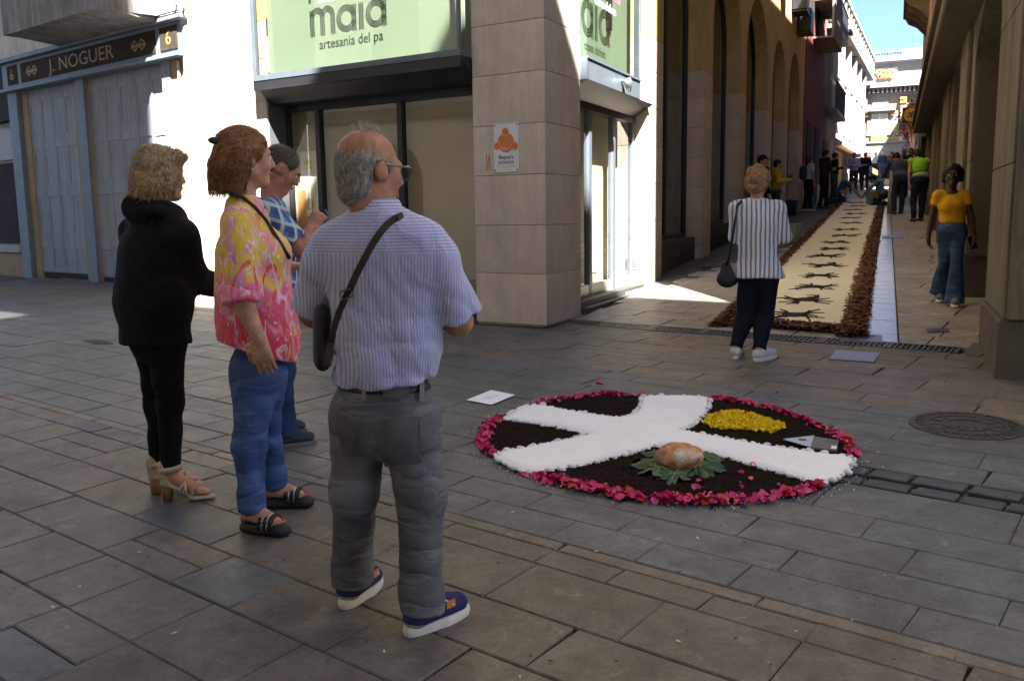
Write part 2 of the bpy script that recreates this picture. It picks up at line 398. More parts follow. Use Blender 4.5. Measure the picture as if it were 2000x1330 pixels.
# ------------------------------------------------------------------ drain grate, covers
m_iron=mat('cast_iron',(.075,.085,.095),.5,.3,20,metal=.5,bump=.2,bscale=90)
m_ironb=mat('worn_steel',(.16,.19,.24),.38,.25,14,metal=.7,bump=.15,bscale=60)
m_void=mat('drain_pit',(.008,.008,.008),.95,.2)
grate=thing('drain_grate','long cast iron slot grate across the mouth of the side street','drain',(*DL[:2],DL[2]))
LEN=float(np.linalg.norm((DR-DL)[:2]))
def slab_on(fr_pts,z0,z1):
    """four (x,y) -> box verts following the ground"""
    V=[(p[0],p[1],zg(*p)+z0) for p in fr_pts]+[(p[0],p[1],zg(*p)+z1) for p in fr_pts]
    return V,[[3,2,1,0],[4,5,6,7],[0,1,5,4],[1,2,6,5],[2,3,7,6],[3,0,4,7]]
b=MB(); V,Fc=slab_on([sp(0,.005),sp(LEN,.005),sp(LEN,.255),sp(0,.255)],-.028,-.022); b.add(V,Fc); b.build('pit',m_void,grate)
nsec=6; L1=LEN/nsec
for k in range(nsec):
    b=MB(); x0=k*L1+.004; x1=(k+1)*L1-.004
    def bar(a0,a1,v0,v1,zt=.003):
        V,Fc=slab_on([sp(a0,v0),sp(a1,v0),sp(a1,v1),sp(a0,v1)],-.02,zt); b.add(V,Fc)
    bar(x0,x1,.005,.03); bar(x0,x1,.225,.255); bar(x0,x1,.122,.138,.001)
    bar(x0,x0+.03,.03,.225,.0035); bar(x1-.03,x1,.03,.225,.0035)
    n=12
    for i in range(1,n):
        xx=x0+.015+(x1-x0-.03)*i/n; bar(xx-.008,xx+.008,.03,.225,.002)
    b.build('grate_section',m_iron,grate)
def cover(name,label,pxs,side_,m,ribs=14,ax=0):
    P=[ (s2 if side_ else g1)(*q)[:2] for q in pxs]; c=np.mean(P,0)
    t=thing(name,label,'cover',(c[0],c[1],zg(*c)))
    b=MB(); V,Fc=slab_on(P,-.02,.0045); b.add(V,Fc); b.build('frame',m_iron,t)
    P=[c+(p-c)*.95 for p in P]
    b=MB(); V,Fc=slab_on(P,-.02,.0065); b.add(V,Fc)
    for i in range(ribs):
        f0=(i+.3)/ribs; f1=(i+.7)/ribs; L_=lambda a,b_,f:P[a]*(1-f)+P[b_]*f
        q=[L_(0,1,f0),L_(0,1,f1),L_(3,2,f1),L_(3,2,f0)] if ax==0 else [L_(0,3,f0),L_(1,2,f0),L_(1,2,f1),L_(0,3,f1)]
        V,Fc=slab_on([c+(p-c)*.93 for p in q],.005,.0095); b.add(V,Fc)
    b.build('lid',m,t)
cover('access_cover','ribbed bluish steel access cover in front of the drain grate',[(1618,703),(1708,709),(1721,690),(1632,684)],0,m_ironb)
cover('access_cover','ribbed steel access cover behind the drain grate at the carpet corner',[(1634,668),(1722,670),(1723,655),(1690,654)],1,m_ironb)
cover('gully_cover','small dark gully cover in the pale paving below the walking girl',[(1811,650),(1855,650),(1853,642),(1808,642)],1,m_iron,6)
cover('gully_cover','dark gully cover in the pale paving beside the shop plinth',[(1370,522),(1425,523),(1422,515),(1378,514)],1,m_iron,6)
cover('gully_cover','blue grey gully cover beside the wood chip border',[(1722,466),(1765,465),(1763,460),(1724,460)],1,m_ironb,5)
cover('gully_cover','dark square grating near the sunlit patch of the main street',[(160,665),(185,672),(222,672),(200,664)],0,m_iron,5)
# round manhole
mh=g1(1888,831); th_=thing('manhole_cover','round cast iron manhole cover with ring pattern in grey paving','manhole cover',tuple(mh))
rM=.30
def disc(b,r0_,r1_,z0,z1,n=48,a0=0,a1=2*math.pi):
    V=[];Fc=[]
    for i in range(n+1):
        a=a0+(a1-a0)*i/n
        for r,z in ((r0_,z0),(r1_,z0),(r1_,z1),(r0_,z1)):
            p=(mh[0]+r*math.cos(a),mh[1]+r*math.sin(a)); V.append((*p,zg(*p)+z))
    for i in range(n):
        for k in range(4): Fc.append([i*4+k,i*4+(k+1)%4,i*4+4+(k+1)%4,i*4+4+k])
    if abs(a1-a0)<6.2: Fc+=[[0,1,2,3],[n*4+3,n*4+2,n*4+1,n*4]]
    b.add(V,Fc)
m_mh=mat('manhole_iron',(.06,.058,.056),.6,.35,18,metal=.35,bump=.3,bscale=80)
b=MB(); disc(b,.28,.31,-.02,.006); b.build('frame',m_mh,th_)
b=MB(); disc(b,0.001,.275,-.02,.002)
disc(b,.205,.222,.002,.007); disc(b,.115,.13,.002,.007)
for k in range(28):
    a=k*2*math.pi/28; disc(b,.226,.268,.002,.006,2,a,a+.1)
for k in range(12):
    a=k*2*math.pi/12; disc(b,.14,.198,.002,.006,2,a,a+.22)
for k in range(5):
    a=-.09+k*.045
    P=[(mh[0]+a-.008,mh[1]-.06),(mh[0]+a+.008,mh[1]-.06),(mh[0]+a+.008,mh[1]+.06),(mh[0]+a-.008,mh[1]+.06)]
    V,Fc=slab_on(P,.002,.007); b.add(V,Fc)
b.build('lid',m_mh,th_)

# scraps on the paving
b=MB(); r_=random.Random(3)
for k in range(110):
    x,y=r_.uniform(20,1990),r_.uniform(700,1325); c=g1(x,y); s_=r_.uniform(.003,.009); a=r_.uniform(0,6.3)
    b.add([(c[0]+s_*math.cos(a+i*1.57)*(1.6 if i%2 else .7),c[1]+s_*math.sin(a+i*1.57)*(1.6 if i%2 else .7),zg(c[0],c[1])+.006+.003*(i==1)) for i in range(4)],[[0,1,2,3]],r_.choice((0,0,1)))
tag(b.build('street_litter',[mat('dark_scrap',(.03,.025,.02),.9,.3),mat('pale_scrap',(.5,.47,.42),.9,.2)],main_street,recalc=False),kind='stuff')
# ================================================================== BUILDINGS
m_stone=mat('pale_limestone',(.53,.455,.38),.82,.18,2.2,bump=.2,bscale=60,rand=.07,streak=.07)
m_yel=mat('yellow_plaster',(.54,.39,.17),.9,.14,1.3,bump=.12,bscale=90,streak=.22)
m_black=mat('black_steel',(.018,.018,.02),.42,.3,5,spec=.5)
m_steel=mat('grey_blue_steel',(.13,.155,.18),.4,.15,5,metal=.25,spec=.5)
m_green=mat('pale_green_panel',(.20,.26,.18),.6,.06,1.5)
m_blind=mat('beige_blind',(.50,.42,.28),.85,.1,1.2,bump=.05,bscale=200)
m_dark=mat('dark_interior',(.03,.03,.025),.9,.3,2)
m_inter=mat('dim_interior',(.075,.07,.052),.9,.35,1.1)
m_print=mat('dark_olive_print',(.09,.095,.06),.7,.1)
m_white=mat('white_paint',(.72,.72,.70),.6,.06,3)
m_sill=mat('dark_granite',(.055,.052,.05),.5,.3,12,bump=.1,bscale=150,rand=.1)
m_glass=glassmat('shop_glass',(.90,.90,.885),1.45,.09)
m_glass2=glassmat('street_glass',(.55,.58,.55),1.5,.16)
pC=g1(1068,643); FF=Fr(pC,82,-1); SF=Fr((-3.36,0),0,1)
ZC=[.32,.84,1.335,1.84,2.34,2.84,3.33,3.76]
YB=thing('corner_building','yellow plastered corner building with pale stone piers and arched shop windows','building',(-3.9,9.2,.3))
TOP=13.2
# corner pillar: one stone block per course
pl0=FF.p(0,0,0); pl1=FF.p(.86,0,0); pl2=np.array([-3.36,9.31,0]); pl3=pl1+np.array([.06,.95,0])
def blockprism(poly,z0,z1,name,m,bev=.004):
    b=MB(); n=len(poly); P=[(p[0],p[1],z0) for p in poly]+[(p[0],p[1],z1) for p in poly]
    b.add(P,[list(range(n)),list(range(2*n-1,n-1,-1))]+[[i,(i+1)%n,n+(i+1)%n,n+i] for i in range(n)]); return b.build(name,m,YB,bevel=bev)
blockprism([p*1. for p in (pl0+[-.03,.03,0],pl2+[-.03,0,0],pl3,pl1+[.03,.03,0])],.1,.36,'pillar_foot',m_black,0)
for a,c in zip(ZC[:-1],ZC[1:]): blockprism((pl0,pl2,pl3,pl1),a+.0025,c-.0025,'stone_block',m_stone)
blockprism([p*1. for p in (pl0+[-.012,.012,0],pl2+[-.012,-.006,0],pl3,pl1+[.012,.006,0])],.3,3.74,'pillar_core',mat('stone_joint',(.25,.2,.16),.9,.2),0)
blockprism((pl0,pl2,pl3,pl1),3.762,TOP,'pillar_plaster',m_yel)
# left pilaster of the front
UL,UR=5.22,3.88
def stack(fr,u0,u1,w0,w1,zs,m=None):
    for a,c in zip(zs[:-1],zs[1:]): part('stone_block',fr,u0,u1,w0,w1,a+.0025,c-.0025,m or m_stone,YB,.004)
    part('joint_core',fr,u0+.01,u1-.01,w0+.01,w1-.008,zs[0]-.3,zs[-1]-.01,MATS['stone_joint'],YB)
stack(FF,UR,UL,-.55,0,[.1]+ZC[1:])
part('plaster_wall',FF,UR,UL,-.55,0,3.762,TOP,m_yel,YB)
part('return_shade_sheet',FF,UR-.004,UR-.001,-.34,-.03,.45,2.8,mat('return_shade_grey',(.075,.075,.075),.6,.1),YB)  # added grey sheet: shade on the stone return put in as colour
# projecting upper shop window on the front
fb=FF
part('steel_channel',fb,.865,UR-.02,.02,.2,3.04,3.10,m_steel,YB)
b=MB(); b.wzprism(fb,[(.195,3.038),(-.06,2.80),(-.36,2.80),(-.36,3.038)],.868,UR-.004); b.build('sloping_soffit',m_black,YB)
part('soffit_fascia',fb,.866,UR-.01,.15,.192,2.93,3.039,m_black,YB)
part('corner_post',fb,UR-.07,UR-.02,.15,.2,3.10,7,m_steel,YB); part('corner_post',fb,.87,.90,.16,.2,3.10,7,m_steel,YB)
part('window_pane',fb,.90,UR-.07,.185,.192,3.10,7,m_glass,YB)
part('end_pane',fb,.868,.872,.0,.16,3.10,7,m_glass,YB)
WP=.194-.273
gl,gz=fb.px(527,147,WP); gr,_=fb.px(898,88,WP)
part('sign_panel',fb,gr,gl,WP-.01,WP,gz-.005,6.9,m_green,YB); part('blind_bar',fb,gr,gl,WP-.012,WP+.008,gz-.03,gz-.006,m_green,YB)
part('backing_wall',fb,.87,UR-.003,-.25,-.24,3.045,7,mat('pale_backing',(.30,.34,.26),.8,.1),YB)
part('panel_clip',fb,gl,gl+.05,WP-.03,WP+.02,gz-.03,gz+.03,m_black,YB); part('panel_clip',fb,gl,gl+.05,WP-.03,WP+.02,gz+.45,gz+.66,m_black,YB)
# lettering: triple-line word on the green panel, plain words under it, white words on the pane
def maia(fr,u,w,z,H,dirn,parent,m):
    """lower case letters drawn as three parallel strokes; u is the left end as read"""
    P=[]; o=H*.085
    def arc(cx,cz,r,a0,a1,n=18): return [(cx+r*math.cos(math.radians(a0+(a1-a0)*i/n)),cz+r*math.sin(math.radians(a0+(a1-a0)*i/n))) for i in range(n+1)]
    r=H*.27
    for k in (-1,0,1):
        d=k*o
        P.append([(0+d+o,0),(0+d+o,H*.98)]); P.append(arc(r+o,H*.68,r-d-0,180,0)+[(2*r+o-d,0)]); P.append(arc(3*r+o,H*.68,r-d,180,0)+[(4*r+o-d,0)])
        x=4*r+3.2*o+H*.5; R_=H*.47
        P.append(arc(x,H*.49,R_-o-d,0,360,32)); P.append([(x+R_+d-o,0),(x+R_+d-o,H*.95)])
        xi=x+R_+3.2*o; P.append([(xi+d,0),(xi+d,H*.95)])
        x2=xi+2.6*o+H*.5; P.append(arc(x2,H*.49,R_-o-d,0,360,32)); P.append([(x2+R_+d-o,0),(x2+R_+d-o,H*.95)])
    P.append(arc(xi,H*1.2,H*.05,0,360,8)); P.append(arc(xi,H*1.2,H*.1,0,360,12))
    W_=x2+R_
    return lines_obj('lettering',[[(u+dirn*a,z+c) for a,c in p] for p in P],H*.05,fr,w,m,parent), W_
m_pinkp=mat('pink_print',(.62,.10,.18),.6,.1)
(ma,mz_),(mb_,mz2)=fb.px(608,76,WP),fb.px(765,46,WP); HM=(ma-mb_)/4.05
maia(fb,ma-.275,.1935,(mz_+mz2)/2+.43,HM,-1,YB,m_pinkp)
(ta,tz_),(tb,tz2)=fb.px(622,94,WP),fb.px(750,66,WP)
text_obj('lettering','artesania del pa',.155,fb,(ta+tb)/2-.275,.1935,(tz_+tz2)/2+.43,m_white,YB,flip=-1,sx=(ta-tb)/1.0)
lines_obj('emblem',[[(ma-.275,mz_+.43+HM*1.3),(ma-.275,mz_+.43+HM*2.2),(ma-.275-.4,mz_+.43+HM*2.2)]],.03,fb,.1935,m_pinkp,YB)
# lower recessed shop window on the front
GW=-.35
part('shop_glass',fb,.88,UR,GW,GW+.008,.42,2.80,m_glass,YB)
part('roller_blind',fb,.88,UR,GW-.14,GW-.13,.42,2.80,m_blind,YB)
for u in (3.35,2.08): part('mullion',fb,u-.035,u+.035,GW-.03,GW+.05,.42,2.80,m_black,YB)
part('mullion',fb,.88,.93,GW-.03,GW+.05,.42,2.80,m_black,YB); part('mullion',fb,UR-.03,UR,GW-.03,GW+.05,.42,2.80,m_black,YB)
part('window_head',fb,.88,UR,GW-.02,GW+.06,2.72,2.80,m_black,YB)
part('window_sill',fb,.87,UR+.002,GW-.1,-.02,.05,.43,m_sill,YB,.006)
part('display_board',fb,3.40,3.80,GW-.10,GW-.085,.9,2.25,mat('white_board',(.8,.79,.68),.7,.04),YB)
b=MB(); 
def wdisc(b,fr,u,z,r,w0,w1,n=24): b.prism(fr,[(u+r*math.cos(2*math.pi*i/n),z+r*math.sin(2*math.pi*i/n)) for i in range(n)],w0,w1)
wdisc(b,fb,3.655,2.11,.062,GW-.084,GW-.08); st=b.build('round_sticker',mat('yellow_print',(.75,.68,.04),.6,.04),YB)
text_obj('lettering','v',.13,fb,3.655,GW-.079,2.12,m_black,st,flip=-1,sx=.8)
b=MB(); wdisc(b,fb,3.66,1.60,.075,GW-.084,GW-.082); b.build('finger_hole',m_blind,YB)
part('orange_leaflet',fb,3.72,3.86,GW-.08,GW-.075,1.2,1.78,mat('orange_print',(.65,.3,.1),.6,.1),YB)
# pillar sign plate
SG=thing('wall_sign','white enamel plate with orange bread rolls bolted to the stone pillar','sign',tuple(FF.p(.445,.005,1.87)))
b=MB(); b.box(fb,.30,.60,.001,.014,1.87,2.355); b.build('plate',mat('enamel_white',(.66,.66,.68),.4,.05,6),SG,bevel=.003)
mo=mat('orange_enamel',(.62,.19,.05),.45,.2,5); mo2=mat('light_orange_enamel',(.74,.36,.16),.45,.1)
b=MB(); wdisc(b,fb,.45,2.165,.098,.014,.0165,32); b.build('roll_print',mo,SG)
for u,z,r in ((.455,2.268,.038),(.555,2.135,.033),(.345,2.125,.036)):
    b=MB(); wdisc(b,fb,u,z,r+.006,.0165,.0175,22); b.build('roll_rim',mo2,SG); b=MB(); wdisc(b,fb,u,z,r,.0175,.0185,22); b.build('roll_print',mo,SG)
lines_obj('roll_highlight',[[(.45+.075*math.cos(a),2.165+.075*math.sin(a)) for a in np.linspace(-1.9,.2,12)],[(.45-.02+.05*math.cos(a),2.15+.05*math.sin(a)) for a in np.linspace(-2.2,-.4,9)]],.012,fb,.0166,mo2,SG)
text_obj('lettering','flequers',.062,fb,.45,.0145,2.02,mat('dark_print',(.05,.045,.05),.6,.05),SG,flip=-1,sx=.9)
text_obj('lettering','artesans',.062,fb,.45,.0145,1.972,mat('mid_print',(.2,.19,.21),.6,.05),SG,flip=-1,sx=.9)
lines_obj('rule',[[(.345,1.93),(.555,1.93)]],.006,fb,.0142,mo2,SG)
for u in (.318,.582):
    for z in (1.89,2.335): 
        b=MB(); wdisc(b,fb,u,z,.008,.014,.018,10); b.build('screw',m_black,SG)
# scratched orange mark on the stone beside the plate
lines_obj('paint_mark',[[(.70,1.90),(.70,2.06),(.66,2.06),(.66,1.90),(.70,1.90)],[(.685,1.92),(.672,2.04)]],.012,fb,.001,mat('faded_orange',(.42,.24,.12),.8,.2,40),YB,th=.0015)
# -------- side of the shop
sg=SF; GS=-.22
part('steel_channel',sg,9.31,11.32,-.06,.08,2.86,3.075,m_steel,YB); part('steel_channel_lip',sg,9.31,11.335,.02,.095,3.075,3.10,m_steel,YB)
b=MB(); b.wzprism(sg,[(.075,2.858),(GS+.02,2.68),(GS-.05,2.68),(GS-.05,2.858)],9.312,11.95); b.build('sloping_soffit',m_black,YB)
part('window_pane',sg,9.31,11.28,.07,.076,3.10,7,m_glass,YB); part('corner_post',sg,11.28,11.32,.0,.085,3.10,7,m_steel,YB)
WQ=.073-.22
part('sign_panel',sg,9.31,sg.px(1232,130,WQ)[0],WQ-.01,WQ,3.085,6.9,mat('side_green_panel',(.19,.285,.185),.6,.06,1.5),YB)
part('backing_wall',sg,9.31,11.95,-.27,-.26,3.08,7,MATS['pale_backing'],YB)
part('panel_clip',sg,10.85,10.95,WQ,WQ+.02,3.10,3.15,m_black,YB); part('panel_clip',sg,10.62,10.78,WQ+.001,WQ+.03,3.62,3.98,m_black,YB)
(sa_,sz_),(sb_,sz2)=sg.px(1100,50,WQ),sg.px(1195,92,WQ); HS=(sb_-sa_)/4.05
maia(sg,sa_-.29,.0772,(sz_+sz2)/2+.404,HS,1,YB,m_pinkp)
(ta,tz_),(tb,tz2)=sg.px(1139,78,WQ),sg.px(1184,116,WQ)
text_obj('lettering','coses dolces',.14,sg,(ta+tb)/2-.29,.0772,(tz_+tz2)/2+.404,m_white,YB,sx=(tb-ta)/.78)
lp=thing('wall_lamp','small silver bullet lamp on the grey beam above the side doors','lamp',tuple(sg.p(10.52,.09,2.95)))
b=MB(); b.tube([sg.p(10.52,.08,2.99),sg.p(10.52,.15,2.98)],.02); b.build('bracket',m_steel,lp)
b=MB(); b.tube([sg.p(10.52,.15,3.01),sg.p(10.54,.16,2.95),sg.p(10.57,.17,2.86)],[.045,.05,.012],12); b.build('shade',mat('chrome',(.5,.52,.55),.25,.1,metal=.8),lp,smooth=True)
part('door_glass',sg,9.31,11.93,GS,GS+.008,.50,2.70,m_glass,YB)
part('roller_blind',sg,9.31,11.93,GS-.16,GS-.15,.5,2.70,mat('pale_door_blind',(.66,.62,.47),.85,.1,1.2),YB)
part('white_curtain',sg,9.4,9.9,GS-.145,GS-.14,.62,1.95,MATS['white_board'],YB); part('white_curtain',sg,10.2,10.5,GS-.145,GS-.14,.7,1.9,MATS['white_board'],YB); part('white_curtain',sg,10.62,10.95,GS-.145,GS-.14,.7,1.9,MATS['white_board'],YB)
part('inner_wall',sg,9.31,11.95,GS-.5,GS-.49,.4,3.0,m_inter,YB)
for u,wd in ((10.16,.09),(11.07,.085),(11.9,.06),(9.4,.1)): part('door_frame',sg,u-wd/2,u+wd/2,GS-.03,GS+.04,.44,2.70,m_steel,YB)
for a,c in ((9.45,10.11),(10.21,11.02),(11.12,11.87)): part('door_rail',sg,a,c,GS-.02,GS+.035,.47,.60,mat('bright_steel',(.42,.42,.41),.4,.15,8,metal=.4),YB)
part('door_track',sg,9.31,11.93,GS-.05,GS+.06,2.62,2.70,m_black,YB)
part('threshold',sg,9.30,11.96,-.5,-.03,.05,.47,m_sill,YB,.006); part('threshold_step',sg,9.32,11.5,-.08,.05,.05,.40,m_sill,YB,.006)
# piers and arched windows along the side street
PIERS=[(11.96,12.74),(15.40,16.08),(18.70,19.40),(22.20,23.05),(25.2,26.0),(28.4,29.5)]
W0=-.42
for i,(a,c) in enumerate(PIERS):
    zb=zg(-3.3,a)-.15
    zs=[zb]+[z for z in ZC[1:] if z>zb+.3]
    if i>2: zs=[zb,zb+1.0,ZC[-1]]
    stack(sg,a,c,W0,0,zs)
    part('plaster_pier',sg,a,c,W0,-.001,3.762,4.6,m_yel,YB)
def archpoly(u0,u1,zs,rise,zt,n=20):
    c=(u0+u1)/2; r=(u1-u0)/2
    return [(u0,zt),(u0,zs)]+[(c-r*math.cos(math.pi*i/n),zs+rise*math.sin(math.pi*i/n)) for i in range(1,n)]+[(u1,zs),(u1,zt)]
def archfill(u0,u1,zs,rise,zb,n=20):
    c=(u0+u1)/2; r=(u1-u0)/2
    return [(u0,zb)]+[(c-r*math.cos(math.pi*i/n),zs+rise*math.sin(math.pi*i/n)) for i in range(n+1)]+[(u1,zb)]
for i in range(len(PIERS)-1):
    u0,u1=PIERS[i][1],PIERS[i+1][0]; zs=4.6; rise=(u1-u0)/2*.98; zb=zg(-3.3,(u0+u1)/2)
    b=MB(); b.prism(sg,archpoly(u0,u1,zs,rise,7.2),W0,-.001); b.build('arch_wall',m_yel,YB)
    # frame
    fo=archfill(u0,u1,zs,rise,zb+.42); n=len(fo); cc=((u0+u1)/2,3.2)
    b=MB()
    for q in range(n):
        p0,p1=fo[q],fo[(q+1)%n]; k=.075
        def ins(p): 
            du=cc[0]-p[0]; dz=(cc[1]-p[1]); l=math.hypot(du,dz); return (p[0]+du/l*k,p[1]+(dz/l*k if p[1]>zs else (k if p[1]<zb+.5 else 0)))
        b.prism(sg,[p0,p1,ins(p1),ins(p0)],-.36,-.28)
    b.build('window_frame',mat('navy_steel',(.025,.032,.045),.45,.1),YB)
    b=MB(); b.prism(sg,fo,-.33,-.322); b.build('window_pane',m_glass2,YB)
    part('mullion',sg,(u0+u1)/2-.03,(u0+u1)/2+.03,-.35,-.29,zb+.42,zs+rise*.97,MATS['navy_steel'],YB)
    part('stall_riser',sg,u0,u1,-.45,-.12,zb-.25,zb+.42,m_sill,YB,.004)
    part('back_room',sg,u0,u1,-1.6,-1.55,zb-.1,7.2,m_inter,YB)
    part('room_side',sg,u1-.01,u1+.01,-1.55,-.45,zb-.1,7.2,m_dark,YB)
part('upper_wall',sg,9.31,29.5,W0,-.002,7.2,TOP,m_yel,YB); part('upper_wall',sg,11.96,12.74,W0,-.003,4.6,7.2,m_yel,YB)
for a,c in PIERS[1:]: part('upper_pier',sg,a,c,W0,-.003,4.6,7.2,m_yel,YB)
part('upper_wall',fb,.86,UR,-.5,-.004,7,TOP,m_yel,YB)
part('upper_wall',sg,9.31,11.96,W0,-.004,7,7.2,m_yel,YB)
part('roof',WF,-9.2,-3.2,8.9,29.6,TOP,TOP+.25,mat('roof_edge',(.3,.2,.13),.9,.2),YB)
part('back_wall',WF,-9.1,-9.0,9.8,29.4,.1,TOP,m_yel,YB)
for u,z in ((24.0,7.0),(26.4,6.75),(27.6,6.4)):
    t=thing('air_conditioner','dark air conditioner box on the yellow wall '+{24.0:'nearest the shop sign',26.4:'between two others over the arches',27.6:'lowest, next to the red house'}[u],'air conditioner',tuple(sg.p(u,.2,z)))
    part('casing',sg,u-.42,u+.42,.02,.38,z,z+.6,m_black,t,.01); part('grille',sg,u-.3,u+.3,.38,.39,z+.08,z+.52,m_steel,t); part('bracket',sg,u-.35,u+.35,-.01,.4,z-.05,z-.002,m_black,t)
v_=thing('wall_socket','small grey square vent plate low on the lit stone pier','vent',tuple(SF.p(11.96,-.13,.72)))
b=MB(); b.box(WF,-3.56,-3.47,11.948,11.962,.66,.82); b.build('plate',mat('grey_plate',(.2,.22,.24),.6,.1),v_,bevel=.003)
b=MB(); b.box(WF,-3.545,-3.485,11.943,11.949,.70,.78); b.build('slots',m_steel,v_)
# ================================================================== old shop with shutters
N0=g1(190,553); NF=Fr(N0,76,-1)
NB=thing('shuttered_shop','old cream building with blue grey panelled shutters and painted name board','building',tuple(N0))
m_bg=mat('blue_grey_paint',(.285,.31,.33),.7,.14,4,bump=.15,bscale=60,streak=.16); m_bg2=mat('blue_grey_trim',(.17,.205,.24),.6,.2,5,bump=.1,bscale=60)
m_cream=mat('cream_plaster',(.60,.54,.44),.9,.15,1.2,bump=.15,bscale=60,streak=.2); m_tan=mat('tan_stone',(.36,.27,.16),.9,.2,3,bump=.2,bscale=50)
m_board=mat('name_board',(.055,.042,.03),.9,.3,6,spec=.1); m_gold=mat('faded_gold',(.36,.22,.065),.6,.4,14)
m_conc=mat('weathered_concrete',(.28,.26,.24),.9,.22,2,bump=.2,bscale=50,streak=.35)
zb=.38
part('wall_above',NF,-3.2,3.3,-.5,-.02,4.28,14,m_cream,NB)
part('wall_behind',NF,-3.2,3.3,-.6,-.3,.0,4.3,m_tan,NB)
for nm,u0,u1,cols in (('shutter',.43,2.13,4),('shutter',-2.39,-.04,5)):
    zt=3.74; sh=MB(); sh.box(NF,u0,u1,-.16,-.10,zg(*NF.p((u0+u1)/2,0,0)[:2])+.1,zt); so_=sh.build('shutter_leaf',m_bg,NB)
    cw=(u1-u0)/cols
    for c in range(cols):
        a=u0+c*cw; part('stile',NF,a+.004,a+.055,-.10,-.088,.52,zt-.02,m_bg,NB,.004)
        part('stile',NF,a+cw-.055,a+cw-.004,-.10,-.088,.52,zt-.02,m_bg,NB,.004)
        for z0,z1 in ((.52,.62),(.94,1.0+.24),(1.86,2.1),(2.70,2.94),(3.52,zt-.02)):
            part('rail',NF,a+.055,a+cw-.055,-.10,-.0885,z0+.01*(c%2),z1+.012*(c%2),m_bg,NB,.004)
    part('bottom_board',NF,u0,u1,-.2,-.11,.25,.5,m_dark,NB)
part('post',NF,-.04,.24,-.2,.0,.3,3.75,m_bg2,NB,.01); part('post_edge',NF,.24,.43,-.25,-.06,.3,3.75,m_tan,NB,.01)
part('post_edge',NF,-.14+.1,-.041,-.2,-.05,.3,3.75,m_tan,NB)
part('post',NF,2.34,2.70,-.2,.03,.3,3.8,m_bg2,NB,.01); part('post_edge',NF,2.13,2.34,-.25,-.06,.3,3.75,m_tan,NB,.01)
part('jamb',NF,-2.62,-2.39,-.2,.0,.3,3.75,m_bg,NB,.01); part('jamb_stone',NF,-3.06,-2.62,-.3,-.02,.1,3.78,m_tan,NB,.01)
part('end_strip',NF,-3.42,-3.06,-.3,.05,.1,4.15,mat('white_plaster',(.62,.62,.62),.8,.1),NB,.01)
b=MB(); b.tube([NF.p(-2.88,.01,3.7),NF.p(-2.88,.01,2.6),NF.p(-2.90,.01,1.5),NF.p(-2.9,.01,.3)],.022); b.build('downpipe',m_white,NB,smooth=True)
part('frieze',NF,-3.06,2.75,-.2,.06,3.80,4.24,m_bg2,NB); part('frieze_cornice',NF,-3.22,2.8,-.2,.16,4.24,4.32,m_bg2,NB,.01); part('frieze_ledge',NF,-3.10,2.75,-.2,.14,3.74,3.80,m_bg2,NB,.01)
part('name_board',NF,-2.40,1.98,.06,.075,3.86,4.19,m_board,NB,.004); part('side_board',NF,-2.98,-2.53,.06,.075,3.86,4.19,m_board,NB,.004); part('side_board',NF,2.14,2.52,.06,.075,3.86,4.19,m_board,NB,.004)
text_obj('lettering','J. NOGUER',.30,NF,-.16,.0765,4.02,m_gold,NB,flip=-1,sx=1.45)
text_obj('lettering','6',.28,NF,-2.76,.0765,4.02,m_gold,NB,flip=-1,sx=1.1); text_obj('lettering','6',.26,NF,2.33,.0765,4.02,m_gold,NB,flip=-1,sx=1.1)
for s_ in (-1,1):
    c=-.2+s_*1.75; lines_obj('ornament',[[(c-.2,4.02),(c+.2,4.02)],[(c-.2,4.02),(c-.1,4.10),(c,4.02),(c-.1,3.95),(c-.2,4.02)],[(c+.2,4.02),(c+.1,4.10),(c,4.02),(c+.1,3.95),(c+.2,4.02)]],.03,NF,.0765,m_gold,NB)
# balcony slab with a cut corner
b=MB(); b.uwprism(NF,[(4.5,0),(4.5,.98),(.37,.98),(-2.55,.98),(-2.75,.02)],4.30,4.42); 
bal=[(4.5,0),(4.5,.98),(-1.9,.98),(-2.72,.35),(-2.75,.0)]
b=MB(); b.uwprism(NF,[(.37,.0),(.37,1.0),(-2.5,1.0),(-2.7,.1),(-2.7,.0)],4.33,5.25); b.build('balcony',m_conc,NB)
b=MB(); b.wzprism(NF,[(.05,4.325),(.9,4.325),(.05,4.26)],-2.6,.3); b.build('balcony_cove',m_conc,NB)
part('cable',NF,-3.2,.0,.16,.175,4.325,4.34,m_black,NB)
b=MB(); P=[NF.p(-3.05,.12,4.33)]
for i in range(8): P.append(NF.p(-3.1-.03*i,.13+.02*math.sin(i),4.36+.06*math.sin(i*.9)))
P+= [NF.p(-3.42,.08,4.2),NF.p(-3.45,.07,3.2),NF.p(-3.47,.07,2.75)]
b.tube(P,.012,6); b.tube([NF.p(-3.47,.07,2.8),NF.p(-3.47,.07,2.6)],[.03,.02],8)
b.tube([NF.p(-3.47,.07,2.55),NF.p(-3.46,.07,1.2)],.028,8); b.build('cable_bundle',m_black,NB)
part('junction_tag',NF,-3.5,-3.44,.06,.10,2.38,2.52,mat('amber',(.75,.42,.05),.5,.1),NB)
